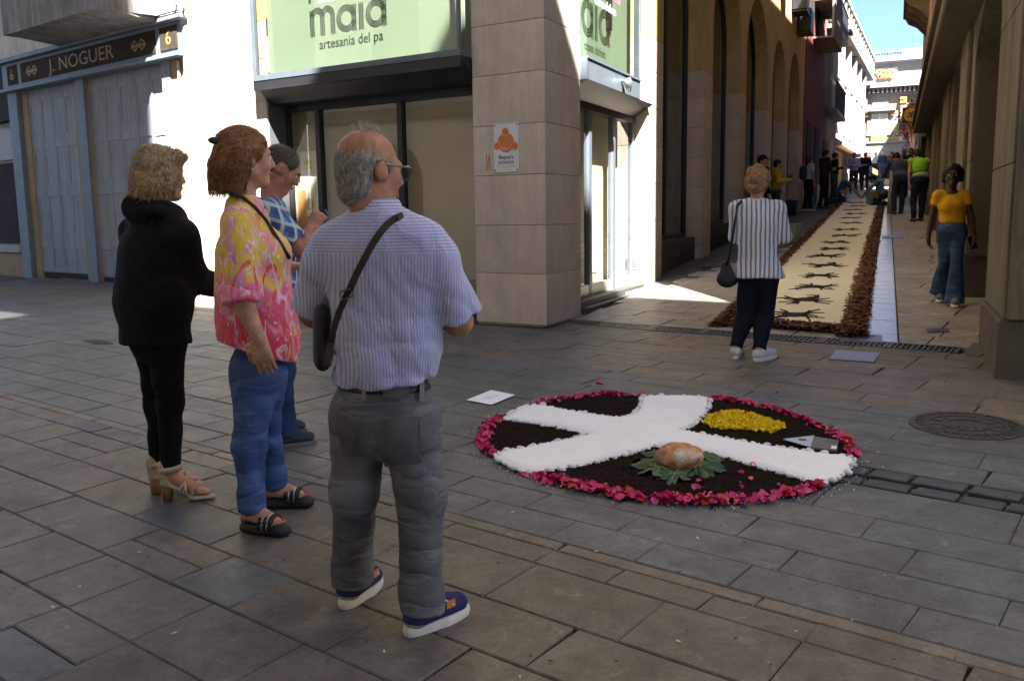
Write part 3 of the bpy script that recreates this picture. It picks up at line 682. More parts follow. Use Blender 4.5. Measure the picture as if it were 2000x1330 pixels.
# neighbour at the far left
LN=thing('end_shop','dim shop front at the street end with a low stone sill','building',tuple(NF.p(4,0,.4)))
part('wall',NF,2.72,9,-.6,-.3,.1,9,m_cream,LN); part('shop_window',NF,2.85,6,-.3,-.28,1.0,2.55,m_dark,LN); part('sill_wall',NF,2.72,6,-.28,.0,.1,.85,m_tan,LN,.02); part('window_ledge',NF,2.72,6,-.28,.05,.85,.98,mat('sill_white',(.4,.4,.38),.8,.1),LN,.01)
part('sign_panel',NF,2.80,6,-.28,-.2,2.6,3.2,mat('dim_white',(.4,.4,.39),.7,.1),LN); text_obj('lettering','N',.3,NF,2.98,-.198,2.95,mat('red_print',(.4,.04,.03),.6,.1),LN,flip=-1); part('header',NF,2.72,6,-.28,-.1,3.3,4.6,m_dark,LN)
# ================================================================== right-hand arcade
RF=Fr((.58,7.15),1.2,-1)
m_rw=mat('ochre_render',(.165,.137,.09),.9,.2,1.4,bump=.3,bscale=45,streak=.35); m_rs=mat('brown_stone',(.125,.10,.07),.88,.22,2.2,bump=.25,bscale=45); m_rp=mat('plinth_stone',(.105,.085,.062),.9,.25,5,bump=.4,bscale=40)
RB=thing('arcade_building','ochre stone corner building with arches and dark plinths opposite the shop','building',(.6,8,.3))
part('plinth',RF,0,1.47,-1.0,.03,.0,.66,m_rp,RB,.015); 
for z0,z1 in ((.662,1.75),(1.75,2.85),(2.85,3.5)): part('pier_block',RF,.02,1.44,-1.0,0,z0+.002,z1-.002,m_rw,RB,.008)
part('pier_core',RF,.04,1.42,-.98,-.012,.3,3.49,m_rp,RB)
part('front_wall',WF,1.55,9,7.3,7.9,.0,3.5,m_rw,RB); part('front_upper_wall',WF,.9,9,7.28,7.9,3.5,12.3,m_cream,RB)
part('shaft',WF,.60,1.5,7.12,7.19,.664,3.5,m_rw,RB,.01)
def bay(u0,u1,depth,zs,rise,nm):
    zz=zg(.6,7.15+u0)
    b=MB(); b.prism(RF,archpoly(u0,u1,zs,rise,3.52),-.6,-.002); b.build('arch_wall',m_rw,RB)
    part('recess_back',RF,u0-.05,u1+.05,-depth-.1,-depth,zz-.2,4.6,m_rs,RB)
    part('doorway',RF,u0+.5,u1-.5,-depth,-depth+.03,zz,2.9,m_dark,RB)
bay(1.44,4.15,1.4,2.9,.6,'a'); 
part('recess_floor',RF,1.44,4.15,-1.4,-.0,.0,zg(.7,9.6)+.012,pm['beige'][0],RB)
for a,c in ((4.15,6.4),(8.6,11.2),(13.6,16.2),(18.6,21.3)):
    zz=zg(.5,7.15+a); part('plinth',RF,a-.02,c+.02,-1.6,.03,zz-.2,zz+.5,m_rp,RB,.012)
    for z0,z1 in ((zz+.502,1.95),(1.95,3.5)): part('pier_block',RF,a,c,-1.6,0,z0+.002,z1-.002,m_rw if a>5 else m_rw,RB,.008)
    part('pilaster_strip',RF,a+.5,c-.5,0,.05,zz+.5,3.45,m_rw,RB,.01)
part('return_face',RF,4.12,4.15,-1.4,-.04,.9,3.4,m_rs,RB)
for a,c in ((6.4,8.6),(11.2,13.6),(16.2,18.6)): bay(a,c,.45,2.65,.8,'b')
part('ledge',RF,-.3,21.3,-.6,.36,3.52,3.72,m_rs,RB,.02); part('ledge_lip',RF,-.3,21.3,.3,.42,3.72,3.80,m_rs,RB,.01)

part('upper_wall',RF,0,21.3,-.9,-.01,3.72,12.3,m_rw,RB); part('roof',RF,-.4,21.4,-6,.3,12.3,12.6,MATS['roof_edge'],RB)
part('back_mass',RF,.6,21.3,-6.5,-1.7,0,12.25,m_rw,RB)
for a in (2.,5.,8.5,12,15.5,19):
    wv=part('window',RF,a,a+1.1,-.02,.0,4.2,6.6,m_dark,RB); part('balcony_rail',RF,a-.2,a+1.3,.25,.3,3.80,4.75,m_black,RB)
b=MB(); b.tube([RF.p(20.9,.1,3.4),RF.p(20.9,.14,2.2),RF.p(20.9,.1,1.5)],.06,8); b.build('downpipe',m_black,RB)
# next house on the right with corbelled balconies
def pt(x,y,Y):
    d=ray(x,y); return CP+d*(Y/d[1])
R2=thing('balcony_house','narrow brown house with stone corbelled balcony beyond the arcade','building',tuple(RF.p(24,0,1.6)))
part('wall',RF,21.3,31,-6,.06,.8,12.6,mat('pinkish_render',(.32,.24,.19),.9,.2,1.3,bump=.15),R2)
for z in (7.7,10.4):
    part('balcony_slab',RF,23.6,27,.06,.78,z,z+.18,m_rs,R2,.02); part('balcony_parapet',RF,23.6,27,.66,.76,z+.18,z+1.05,m_rs,R2,.01)
    for u in (23.7,24.7,25.7,26.7):
        b=MB(); b.wzprism(RF,[(.06,z),(.72,z),(.62,z-.18),(.35,z-.32),(.06,z-.62)],u,u+.22); b.build('corbel',m_rs,R2)
    part('window',RF,24.4,25.6,.06,.07,z+.2,z+2.4,m_dark,R2)
part('cornice',RF,21.3,31,.06,.5,12.6,13.1,m_rs,R2,.02)
for u in (22,24.5,28): part('shop_door',RF,u,u+1.3,.055,.075,zg(.2,30),4.1,m_dark,R2)
# ================================================================== left row beyond the yellow house
m_red=mat('deep_red_plaster',(.17,.03,.022),.9,.2,1.5,bump=.1); m_rail=m_black
RH=thing('red_house','deep red plastered house with a big grey balcony','building',(-3.6,32,1.5))
part('wall',SF,29.5,35.0,-5,.02,1.0,12.5,m_red,RH); part('balcony_slab',SF,31.2,34.4,.0,.66,8.0,8.2,m_conc,RH,.02); part('balcony_apron',SF,31.2,34.4,.58,.66,6.9,8.0,m_conc,RH,.01)
part('balcony_soffit',SF,31.2,34.4,.02,.66,6.85,6.9,m_conc,RH)
for k in range(12): part('rail_bar',SF,31.3+k*.27,31.33+k*.27,.6,.63,8.2,9.1,m_rail,RH)
part('rail',SF,31.2,34.4,.58,.65,9.1,9.16,m_rail,RH)
for a in (30.2,32.6): part('door',SF,a,a+1.2,.02,.05,1.4,4.2,m_dark,RH); part('window',SF,a,a+1.1,.02,.04,7.3,9.6,m_dark,RH)
part('base_course',SF,29.5,35,.0,.04,1.0,2.3,m_stone,RH)
BH=thing('brown_house','shaded brown house with iron balconies beyond the red house','building',(-3.6,37,1.8))
part('wall',SF,35.0,41.5,-5,-.02,1.2,11,mat('dim_brown',(.16,.11,.085),.9,.2),BH)
for z in (5.0,8.0):
    part('balcony_slab',SF,36,40.5,-.02,.42,z,z+.15,m_conc,BH,.01)
    for k in range(16): part('rail_bar',SF,36.05+k*.29,36.08+k*.29,.36,.4,z+.15,z+1.1,m_rail,BH)
    part('rail',SF,36,40.5,.35,.42,z+1.1,z+1.15,m_rail,BH); part('window',SF,37.5,38.9,-.02,.0,z+.2,z+2.4,m_dark,BH)
part('shop_door',SF,36,37.8,-.02,.0,1.5,4,m_dark,BH); part('shop_door',SF,38.6,40.6,-.02,.0,1.5,4.2,mat('warm_window',(.3,.14,.06),.8,.2),BH)
# pole lamp bracket
WL=thing('street_lantern','dark wall lantern on a bracket by the brown house','lantern',tuple(SF.p(40.9,.2,8.7)))
part('arm',SF,40.9,40.98,-.02,.5,8.7,8.78,m_black,WL); part('head',SF,40.8,41.1,.1,.55,8.5,8.7,m_black,WL,.02)
# ================================================================== sunny square at the end
m_lw=mat('white_render',(.34,.325,.30),.85,.08,2); m_ly=mat('pale_yellow_render',(.30,.26,.175),.85,.08,2); m_lg=mat('pale_grey_stone',(.25,.245,.235),.85,.12,3); m_terr=mat('terracotta_relief',(.34,.18,.08),.8,.25,8)
WB=thing('white_house','white house with gallery windows and a long cornice on the sunny square','building',(-5,52,2.8))
WFm=Fr((-3.8,41.5),-1.2,1); _wp=WFm.p; WFm.p=lambda u,w_,z:_wp(u,w_,(z-1.46)*.857+1.46)
part('wall',WFm,.2,20.5,-5,0,2.0,10.6,m_lw,WB)
part('cornice',WFm,.0,20.6,-.1,.45,10.6,11.0,m_lg,WB,.03)
for k in range(16): part('baluster',WFm,.4+k*1.27,.75+k*1.27,.2,.5,11.0,11.9,m_lw,WB,.03)
part('parapet_rail',WFm,.1,20.5,.15,.55,11.9,12.1,m_lw,WB)
for k in range(6):
    a=1.4+k*3.15
    for z,h in ((5.6,2.1),(8.3,1.8)):
        wn=part('window',WFm,a,a+1.2,0,.03,z,z+h,mat('grey_pane',(.12,.11,.10),.3,.2),WB); part('window_frame',WFm,a+.57,a+.63,.03,.06,z,z+h,m_lw,WB)  # panes coloured a mottled dark grey
        part('hood',WFm,a-.15,a+1.35,0,.14,z+h,z+h+.18,m_lw,WB,.02); part('balcony_slab',WFm,a-.3,a+1.5,0,.28,z-.2,z-.05,m_lw,WB,.02); part('balcony_rail',WFm,a-.3,a+1.5,.24,.27,z-.05,z+.7,m_lg,WB)
    part('column',WFm,a-.75,a-.45,0,.3,4.9,10.6,m_lw,WB,.03)
    part('shop_opening',WFm,a-.2,a+1.7,0,.02,2.4,4.3,mat('shop_dim',(.3,.26,.2),.8,.3),WB)
part('string_course',WFm,.2,20.5,0,.45,4.75,4.95,m_lg,WB,.02)
SIGN=part('shop_banner',WFm,.4,3.5,.0,.06,3.0,5.2,m_white,WB); part('banner_edge',WFm,.38,3.52,.0,.08,5.2,5.5,mat('red_edge',(.6,.06,.05),.6,.1),WB)
aw=thing('shop_awning','sloping orange brown awning over the sunny shop fronts','awning',tuple(WFm.p(5,.5,4.3)))
b=MB(); b.wzprism(WFm,[(.02,4.7),(.02,4.62),(1.7,3.5),(1.72,3.58)],2.5,10); b.build('canopy',mat('awning_cloth',(.48,.24,.10),.85,.1),aw); b=MB(); b.wzprism(WFm,[(1.69,3.56),(1.72,3.56),(1.72,3.3),(1.69,3.3)],2.5,10); b.build('valance',MATS['awning_cloth'],aw)
# end building facing the street
EFm=Fr((-4.4,63),-90,-1); EFm.u=np.array([1.,0,0]); EFm.w=np.array([0,-1.,0])
_ep=EFm.p
def _mz(z): return float(np.interp(z,[2,5.45,5.7,6.1,7.95,8.1,8.4,8.9,9.35,9.6,9.85,10.6,12,12.6,12.95,14.3,17],[2,5.5,5.62,6.12,7.36,7.48,7.64,8.3,8.62,8.9,9.1,9.5,10.2,10.5,10.68,11.3,13]))
EFm.p=lambda u,w_,z:_ep(.62*u+.42 if u>0 else u,w_,_mz(z))
EB=thing('end_palace','pale yellow palace with dentil cornice and tall window closing the street','building',(0,63,3.2))
zf=3.0
part('wall',EFm,-.6,14,-8,0,2.0,9.6,m_ly,EB); part('base_wall',EFm,-.6,5.0,0,.12,2.0,5.45,m_lg,EB,.02); part('base_course',EFm,-.6,14,.0,.25,5.45,5.7,m_lg,EB,.02)
part('cornice',EFm,-.6,14,0,.7,9.6,9.85,m_lg,EB,.02); part('frieze_band',EFm,-.6,14,0,.15,8.9,9.35,m_lg,EB)
for k in range(34): part('dentil',EFm,-.5+k*.42,-.28+k*.42,.15,.5,9.36,9.58,m_lg,EB)
part('attic',EFm,-.6,14,-4,-.1,9.85,12.6,m_lw,EB); part('attic_cornice',EFm,-.6,14,-.1,.35,12.6,12.95,m_lg,EB,.03); part('parapet',EFm,-.2,1.4,-.5,-.2,12.95,14.1,m_lw,EB); part('parapet',EFm,4.2,9,-.5,-.2,12.95,14.3,m_lw,EB)
for k in range(11): part('baluster',EFm,1.5+k*.25,1.6+k*.25,-.45,-.3,12.95,13.9,m_lg,EB)
part('parapet_rail',EFm,1.4,4.2,-.5,-.2,13.9,14.1,m_lw,EB)
part('relief_panel',EFm,1.45,3.85,-.1,-.05,10.6,12.0,m_white,EB)
b=MB()
for k in range(26): b.ell(EFm.p(2.65+random.uniform(-.85,.85),.0,11.25+random.uniform(-.4,.4)),(.16,.08,.2),5)
b.build('relief',m_terr,EB,smooth=True)
part('window_surround',EFm,1.15,3.55,0,.1,6.0,8.1,m_lg,EB,.01); part('window_pane',EFm,1.6,3.1,.1,.12,6.1,7.95,mat('pale_curtain',(.42,.46,.45),.3,.15,6),EB)
for u in (1.6,2.32,3.04): part('glazing_bar',EFm,u,u+.07,.12,.15,6.1,7.95,m_white,EB)
for z in (6.7,7.3): part('glazing_bar',EFm,1.6,3.1,.121,.148,z,z+.05,m_white,EB)
part('window_head',EFm,.85,3.85,0,.5,8.1,8.4,m_lg,EB,.02); part('window_plaque',EFm,1.6,3.1,0,.08,8.45,8.9,m_lg,EB); part('window_bracket',EFm,1.0,1.25,0,.3,7.7,8.1,m_terr,EB); part('window_bracket',EFm,3.45,3.7,0,.3,7.7,8.1,m_terr,EB)
part('window_balustrade',EFm,1.6,3.1,.1,.2,5.72,6.05,m_terr,EB)
part('pilaster',EFm,4.3,4.75,0,.2,5.7,8.9,mat('pink_marble',(.58,.42,.32),.7,.15),EB,.01); part('pilaster_capital',EFm,4.2,4.85,0,.3,8.6,8.9,m_terr,EB,.02)
b=MB(); b.prism(EFm,archfill(5.3,7.6,7.4,1.1,5.7),0,.05); b.build('arched_window',m_lg,EB)
part('plaque_niche',EFm,4.25,4.75,.2,.25,6.0,6.9,m_dark,EB)
part('attic_window',EFm,6.1,6.9,-.1,-.06,10.9,11.9,mat('blue_pane',(.08,.14,.3),.2,.2),EB)
text_obj('lettering','MUSEU',.5,EFm,5.9,-.2,13.6,m_lg,EB,flip=1,sx=1.3)
part('door',EFm,2.4,4.2,.12,.16,2.9,4.6,m_dark,EB)
b=MB(); p_=EFm.p(-.45,-1.2,12.9); b.lathe(p_,[(.3,0),(.35,.9),(.16,1.0),(.12,2.1),(.25,2.25),(.5,2.6),(.52,3.2),(.45,3.4),(.1,3.5)],12); b.build('chimney_finial',mat('finial_gold',(.5,.42,.24),.6,.2),EB)
# bank sign
BS=thing('projecting_sign','black square hanging sign with a yellow disc and dark figure','sign',tuple(pt(1780,225,34)))
c=pt(1780,225,34); h=.29
b=MB(); b.box(WF,c[0]-h,c[0]+h,c[1]-.06,c[1]+.06,c[2]-h*.9,c[2]+h*.9); b.build('sign_box',m_black,BS,bevel=.01)
WFs=Fr((0,c[1]-.06),0); WFs.u=np.array([1.,0,0]); WFs.w=np.array([0,-1.,0])
b=MB(); wdisc(b,WFs,c[0],c[2],.235,.001,.012,28); b.build('disc',mat('bank_yellow',(.7,.38,.02),.5,.06),BS)
lines_obj('figure',[[(c[0]-.12,c[2]-.08),(c[0]-.02,c[2]-.02),(c[0]+.02,c[2]+.07)],[(c[0]-.02,c[2]-.02),(c[0]+.03,c[2]-.1)],[(c[0]+.02,c[2]+.07),(c[0]+.12,c[2]+.1)],[(c[0]+.03,c[2]+.02),(c[0]+.13,c[2]-.07)],[(c[0]-.1,c[2]+.08),(c[0]-.02,c[2]+.04)]],.045,WFs,.0125,m_black,BS)
b=MB(); b.box(WF,c[0]+h,c[0]+h+.5,c[1]-.03,c[1]+.03,c[2]-.05,c[2]+.15); b.build('bracket',m_black,BS)
# plum tree in the square
TP=s2(1778,330); TP=np.array([TP[0]*0+pt(1786,300,50)[0],50.,zg(-.7,50)])
TR=thing('plum_tree','purple leaved plum tree with pale forked trunk in the square','tree',tuple(TP))
b=MB(); br=[]
b.tube([TP,TP+[.05,0,.9],TP+[-.05,.1,1.9]],[.13,.1,.08],8)
for k in range(9):
    a=k*.7; e=TP+np.array([math.cos(a)*random.uniform(.25,.6),math.sin(a)*.8,random.uniform(2.2,3.9)]); mid=(TP+[-.05,.1,1.6]+e)/2+np.array([0,0,.2]); b.tube([TP+[-.05,.1,1.6],mid,e],[.06,.04,.015],6); br.append((mid,e))
b.build('trunk',mat('pale_bark',(.36,.30,.26),.9,.25,10),TR,smooth=True)
V=[];Fc=[]
for mid,e in br:
    for k in range(230):
        c=mid+(e-mid)*random.uniform(.1,1.2)+np.random.default_rng(k+int(e[0]*1e4)%999).normal(0,.24,3); s_=random.uniform(.05,.09); q=rng.normal(0,1,3); q/=np.linalg.norm(q); r=np.cross(q,[0,0,1.]); r/=np.linalg.norm(r)+1e-6; t=np.cross(q,r)
        i=len(V); V+=[c+r*s_,c+t*s_*.6,c-r*s_,c-t*s_*.6]; Fc.append([i,i+1,i+2,i+3])
mesh_obj('crown',V,Fc,mat('plum_leaf',(.13,.055,.065),.7,.5,3),TR,recalc=False)
# ================================================================== houses on the south side of the main street (behind the camera; they shade it)
SFr=Fr((V1*-.6),0); SFr.P=np.array([*(V1*-.6),0.]); SFr.u=np.array([*U1,0.]); SFr.w=np.array([*V1,0.])
def south(label,u0,u1,prof,m,deep=6):
    t=thing('south_house',label,'building',tuple(SFr.p((u0+u1)/2,-1,0)),group='houses on the south side of the main street')
    b=MB(); b.prism(SFr,[(u0,-.3)]+prof+[(u1,-.3)],-deep,0); b.build('wall',m,t)
    u=u0+.5
    while u<u1-1.3:
        for z in (4.2,7.4,10.4):
            part('window',SFr,u,u+1.1,-.001,.02,z,z+2.1,m_dark,t); part('window_sill',SFr,u-.15,u+1.25,-.001,.3,z-.15,z-.02,m_lg,t)
        u+=2.6
    part('cornice',SFr,u0,u1,-.001,.12,3.5,3.75,m_lg,t)
    u=u0+.7
    while u<u1-2:
        b=MB(); b.prism(SFr,archfill(u,u+1.5,2.3,.7,-.2),-.001,.03); b.build('arched_door',m_inter,t); u+=2.9
ms_=mat('south_pale',(.68,.68,.68),.9,.1,1.5)
south('tall pale rendered house on the south side, left of the gap',-26,-6.6,[(-26,20.5),(-6.6,20.5)],ms_)
gh=thing('south_house','thin pale house wall on the south side with an added slatted light opening','building',tuple(SFr.p(-4.6,-1,0)),group='houses on the south side of the main street')  # unseen; opening added to let a sun patch through to the left paving
part('wall',SFr,-6.595,-2.75,-.5,0,-.3,8.85,ms_,gh); part('upper_wall',SFr,-6.595,-2.75,-.5,0,11.2,20.5,ms_,gh); part('light_slot_pier',SFr,-6.595,-6.2,-.5,-.002,8.85,11.2,ms_,gh); part('light_slot_pier',SFr,-3.0,-2.75,-.5,-.002,8.85,11.2,ms_,gh)
for k in range(22): part('light_slat',SFr,-6.2,-3.0,-.3,-.292,8.88+k*.105,8.932+k*.105,m_lg,gh)  # slats added to dim that sun patch
for z in (3.6,6.2): part('window',SFr,-5.2,-4.1,-.001,.02,z,z+1.8,m_dark,gh)
south('low cream house in the gap on the south side',-2.745,1.24,[(-2.745,13.1),(1.24,13.1)],m_cream)
south('tall cream house with a stepped roof on the south side',1.245,30,[(1.245,16.45),(1.7,16.55),(3.38,17.05),(3.48,17.7),(4.8,18.15),(5.4,18.5),(8.,18.6),(11,19.2),(30,19.2)],mat('south_cream',(.70,.69,.67),.9,.1,1.5))

RSQ=thing('square_house','tall pale house on the right side of the square, hidden by the arcade','building',(8,48,2.5))
part('wall',WF,4.6,14,40,57.5,1.5,17,m_lw,RSQ); part('cornice',WF,4.3,14,39.7,57.8,17,17.4,m_lg,RSQ)
for k in range(4): part('window',WF,4.57,4.6,42+k*4,43.3+k*4,6,8.4,m_dark,RSQ)

NR=thing('added_north_house','unseen cream house added along the main street to bounce sunlight','building',(14,7,.2))  # added for more sunlit wall, to brighten the shaded street
part('wall',WF,9.01,26,6.0,9,-.2,13,m_cream,NR)
for k in range(5): part('window',WF,10.5+k*3,11.7+k*3,5.97,6.0,4.5,7,m_dark,NR)
part('cornice',WF,9.01,26,5.7,6.0,13,13.3,m_lg,NR)
# ================================================================== FLOWER CARPET (round)
def poly_px(pts,f=g1): return np.array([f(*q)[:2] for q in pts])
def inside(P,pts):
    x,y=pts[:,0],pts[:,1]; r=np.zeros(len(pts),bool); j=len(P)-1
    for i in range(len(P)):
        c=((P[i,1]>y)!=(P[j,1]>y))&(x<(P[j,0]-P[i,0])*(y-P[i,1])/(P[j,1]-P[i,1]+1e-12)+P[i,0]); r^=c; j=i
    return r
def edist(P,pts):
    d=np.full(len(pts),9.)
    for i in range(len(P)):
        a,b_=P[i-1],P[i]; ab=b_-a; t=np.clip(((pts-a)@ab)/(ab@ab+1e-12),0,1); d=np.minimum(d,np.linalg.norm(pts-a-t[:,None]*ab,axis=1))
    return d
def zgv(pts): return np.array([zg(*p) for p in pts])
def wob(pts,k,s=0):
    r_=np.random.default_rng(s); o=np.zeros(len(pts))
    for i in range(7):
        d=r_.normal(0,1,2)*k*(1+i*.5); o+=np.sin(pts@d+r_.uniform(0,6))/(1+i*.4)
    return o/2.5
def heap(name,P,step,fn,m,parent,kind=None):
    lo,hi=P.min(0)-step,P.max(0)+step; nx=int((hi[0]-lo[0])/step)+1; ny=int((hi[1]-lo[1])/step)+1
    X,Y=np.meshgrid(lo[0]+np.arange(nx)*step,lo[1]+np.arange(ny)*step,indexing='ij'); pts=np.stack([X.ravel(),Y.ravel()],1)
    ins=inside(P,pts); d=edist(P,pts); sd=np.where(ins,d,-d)
    # pull near-outside points to the outline
    keep=sd>-step*.75
    z=fn(pts,np.maximum(sd,0))
    ok=keep.reshape(nx,ny); q=ok[:-1,:-1]&ok[1:,:-1]&ok[:-1,1:]&ok[1:,1:]
    I,J=np.nonzero(q); a=I*ny+J; Fc=np.stack([a,a+ny,a+ny+1,a+1],1)
    us,inv=np.unique(Fc.ravel(),return_inverse=True)
    V=np.column_stack([pts[us],zgv(pts[us])+z[us]]); o=mesh_obj(name,V,inv.reshape(-1,4),m,parent,smooth=True,recalc=False)
    if kind: o['kind']=kind
    return o
OUT=poly_px([(948,860),(952,838),(975,817),(1050,791),(1130,779),(1200,773),(1256,777),(1320,778),(1385,781),(1450,791),(1520,806),(1580,826),(1630,851),(1662,880),(1666,905),(1640,938),(1603,953),(1550,968),(1480,979),(1400,983),(1300,980),(1200,966),(1120,947),(1048,932),(988,910),(957,890)])
CROSS=poly_px([(1256,781),(1290,779),(1320,779),(1352,780),(1384,784),(1380,806),(1367,823),(1348,838),(1325,846),(1365,853),(1410,862),(1470,873),(1540,884),(1600,892),(1655,898),(1667,904),(1655,925),(1635,940),(1605,952),(1560,940),(1500,923),(1440,906),(1390,891),(1345,880),(1300,876),(1268,880),(1240,889),(1200,899),(1150,911),(1100,921),(1045,929),(1020,926),(995,915),(975,903),(967,893),(990,888),(1040,878),(1090,869),(1130,860),(1152,855),(1130,849),(1080,838),(1030,830),(985,824),(1005,809),(1035,798),(1062,798),(1100,806),(1150,815),(1200,822),(1226,820),(1245,810),(1253,797)])
rc=OUT.mean(0)
RUG=thing('flower_carpet','round street carpet with a white cross, dark soil and a magenta petal rim','carpet',(rc[0],rc[1],zg(*rc)))
m_soil=mat('dark_soil',(.014,.0068,.0042),.97,.5,30,bump=.9,bscale=180,spec=.08)
m_salt=mat('white_sand',(.80,.80,.82),.9,.04,8,bump=.25,bscale=260)
heap('soil_bed',OUT,.014,lambda p,d:.004+.014*np.minimum(1,d/.03)+.004*wob(p,45,1)+.003*wob(p,130,2),m_soil,RUG)
heap('white_cross',CROSS,.011,lambda p,d:.012+.022*np.sqrt(np.minimum(1,d/.035))+.0015*wob(p,40,3)+.0008*wob(p,140,9),m_salt,RUG)
m_peb=mat('white_pebble',(.70,.70,.68),.6,.12,20,bump=.1,bscale=120,rand=.12)
pebm=[]
for k in range(8):
    b=MB(); n=6; r_=np.random.default_rng(k+50); b.ell((0,0,0),(1,1,1),n)
    V=np.array(b.v); V*=1+.14*np.sin(V@r_.normal(0,2,3)+1)[:,None]+.08*np.sin(V@r_.normal(0,3.5,3))[:,None]
    me=bpy.data.meshes.new('pebble'); me.from_pydata((V*[1,.78,.62]).tolist(),[],b.f); me.materials.append(m_peb); me.polygons.foreach_set('use_smooth',[True]*len(me.polygons)); pebm.append(me)
def place(name,me,p,z,scale,rot,parent):
    o=bpy.data.objects.new(name,me); COL.objects.link(o); w_=np.array(parent['_w']); o.location=(p[0]-w_[0],p[1]-w_[1],zg(*p)+z-w_[2]); o.scale=scale if hasattr(scale,'__len__') else (scale,)*3; o.rotation_euler=rot; o.parent=parent; return o
# pebbles along the outline of the cross
nrm2=lambda v:v/(np.linalg.norm(v)+1e-9); OSGN=1. if np.sum(CROSS[:,0]*np.roll(CROSS[:,1],-1)-np.roll(CROSS[:,0],-1)*CROSS[:,1])>0 else -1.
seg=np.linalg.norm(np.roll(CROSS,-1,0)-CROSS,axis=1); L_=seg.sum(); t=0; npb=0
cum=np.concatenate([[0],np.cumsum(seg)])
while t<L_ and npb<298:
    i=min(np.searchsorted(cum,t,side='right')-1,len(seg)-1); f=(t-cum[i])/seg[i]; p=CROSS[i]*(1-f)+CROSS[(i+1)%len(CROSS)]*f
    s_=random.choice((.010,.012,.013,.015,.017,.021)); tg=nrm2(CROSS[(i+1)%len(CROSS)]-CROSS[i]); p=p+OSGN*np.array([tg[1],-tg[0]])*s_*.45+rng.normal(0,.004,2)
    a=math.atan2(*(CROSS[(i+1)%len(CROSS)]-CROSS[i])[::-1])
    place('pebble',random.choice(pebm),p,.012+s_*.4,(s_*1.15,s_*1.15,s_*1.15),(random.uniform(-.4,.4),random.uniform(-.4,.4),a+random.uniform(-.6,.6)),RUG)
    t+=s_*random.uniform(1.9,2.35); npb+=1
print('pebbles',npb)
# petals
def petal_mesh(k,m,sz=1.):
    r_=np.random.default_rng(k+9); V=[];Fc=[]; n=8; cup=r_.uniform(.35,.8)
    V.append((0,0,0))
    for i in range(n):
        a=i*2*math.pi/n; rr=(1 if i%2 else .86)*(1.25 if i==0 else 1)*r_.uniform(.88,1.1); V.append((rr*math.cos(a),rr*.85*math.sin(a),cup*(abs(math.sin(a))**1.5)*.8+.15*math.cos(a)*r_.uniform(-1,1)))
    for i in range(n): Fc.append([0,1+i,1+(i+1)%n])
    me=bpy.data.meshes.new('petal'); me.from_pydata([tuple(np.array(v)*sz) for v in V],[],Fc); me.materials.append(m); me.polygons.foreach_set('use_smooth',[True]*len(Fc)); return me
mp=[mat('petal_magenta',(.56,.022,.16),.6,.35,20,sss=.1),mat('petal_crimson',(.56,.028,.07),.6,.35,20,sss=.1),mat('petal_pink',(.66,.08,.26),.6,.3,20,sss=.1),mat('petal_coral',(.66,.10,.06),.6,.3,20,sss=.1)]
petm=[petal_mesh(k,mp[[0,0,1,1,2,0,3,1,2,0][k%10]]) for k in range(20)]
def arc_pts(pxs,n,spread):
    P=poly_px(pxs); s_=np.linalg.norm(np.diff(P,axis=0),axis=1); c=np.concatenate([[0],np.cumsum(s_)]); out=[]
    for _ in range(n):
        t=random.uniform(0,c[-1]); i=min(np.searchsorted(c,t,side='right')-1,len(s_)-1); f=(t-c[i])/s_[i]; out.append(P[i]*(1-f)+P[i+1]*f+rng.normal(0,spread,2))
    return out
PT=[]
PT+=arc_pts([(1045,935),(1120,950),(1200,968),(1300,981),(1400,984),(1480,979),(1550,968),(1603,955)],330,.024)
PT+=arc_pts([(1080,946),(1150,960),(1250,975),(1350,976)],25,.03)
PT+=arc_pts([(962,892),(950,880),(948,855),(955,835),(972,822)],140,.019)
PT+=arc_pts([(1050,790),(1130,781),(1190,773),(1225,777)],125,.017)+arc_pts([(1240,776),(1253,778)],8,.012)
PT+=arc_pts([(1388,780),(1450,790),(1520,806),(1580,828),(1615,845)],160,.017)+arc_pts([(1615,848),(1640,855),(1660,880),(1667,895)],90,.02)
PT+=list(poly_px([(1447,930),(1463,945),(1446,957),(1470,918),(1368,950),(1520,955),(1640,858),(1395,785),(1556,958),(1375,965),(1383,972),(1360,960)]))
PT.sort(key=lambda p:p[1]); rest=MB(); R_=lambda a:np.array(Matrix.Rotation(a,3,'Z'))
for i,p in enumerate(PT):
    s_=random.uniform(.017,.028); rot=(random.uniform(-.8,.8),random.uniform(-.8,.8),random.uniform(0,6.3)); z=random.uniform(.012,.026)
    me=random.choice(petm)
    if i<296: place('petal',me,p,z,s_,rot,RUG)
    else:
        M_=np.array(__import__('mathutils').Euler(rot).to_matrix())*s_; V=np.array([M_@np.array(v.co) for v in me.vertices])+[p[0],p[1],zg(*p)+z]
        rest.add(V,[list(q.vertices) for q in me.polygons],mp.index(me.materials[0]))
tag(rest.build('petal_rim',mp,RUG,recalc=False,smooth=True),kind='stuff')
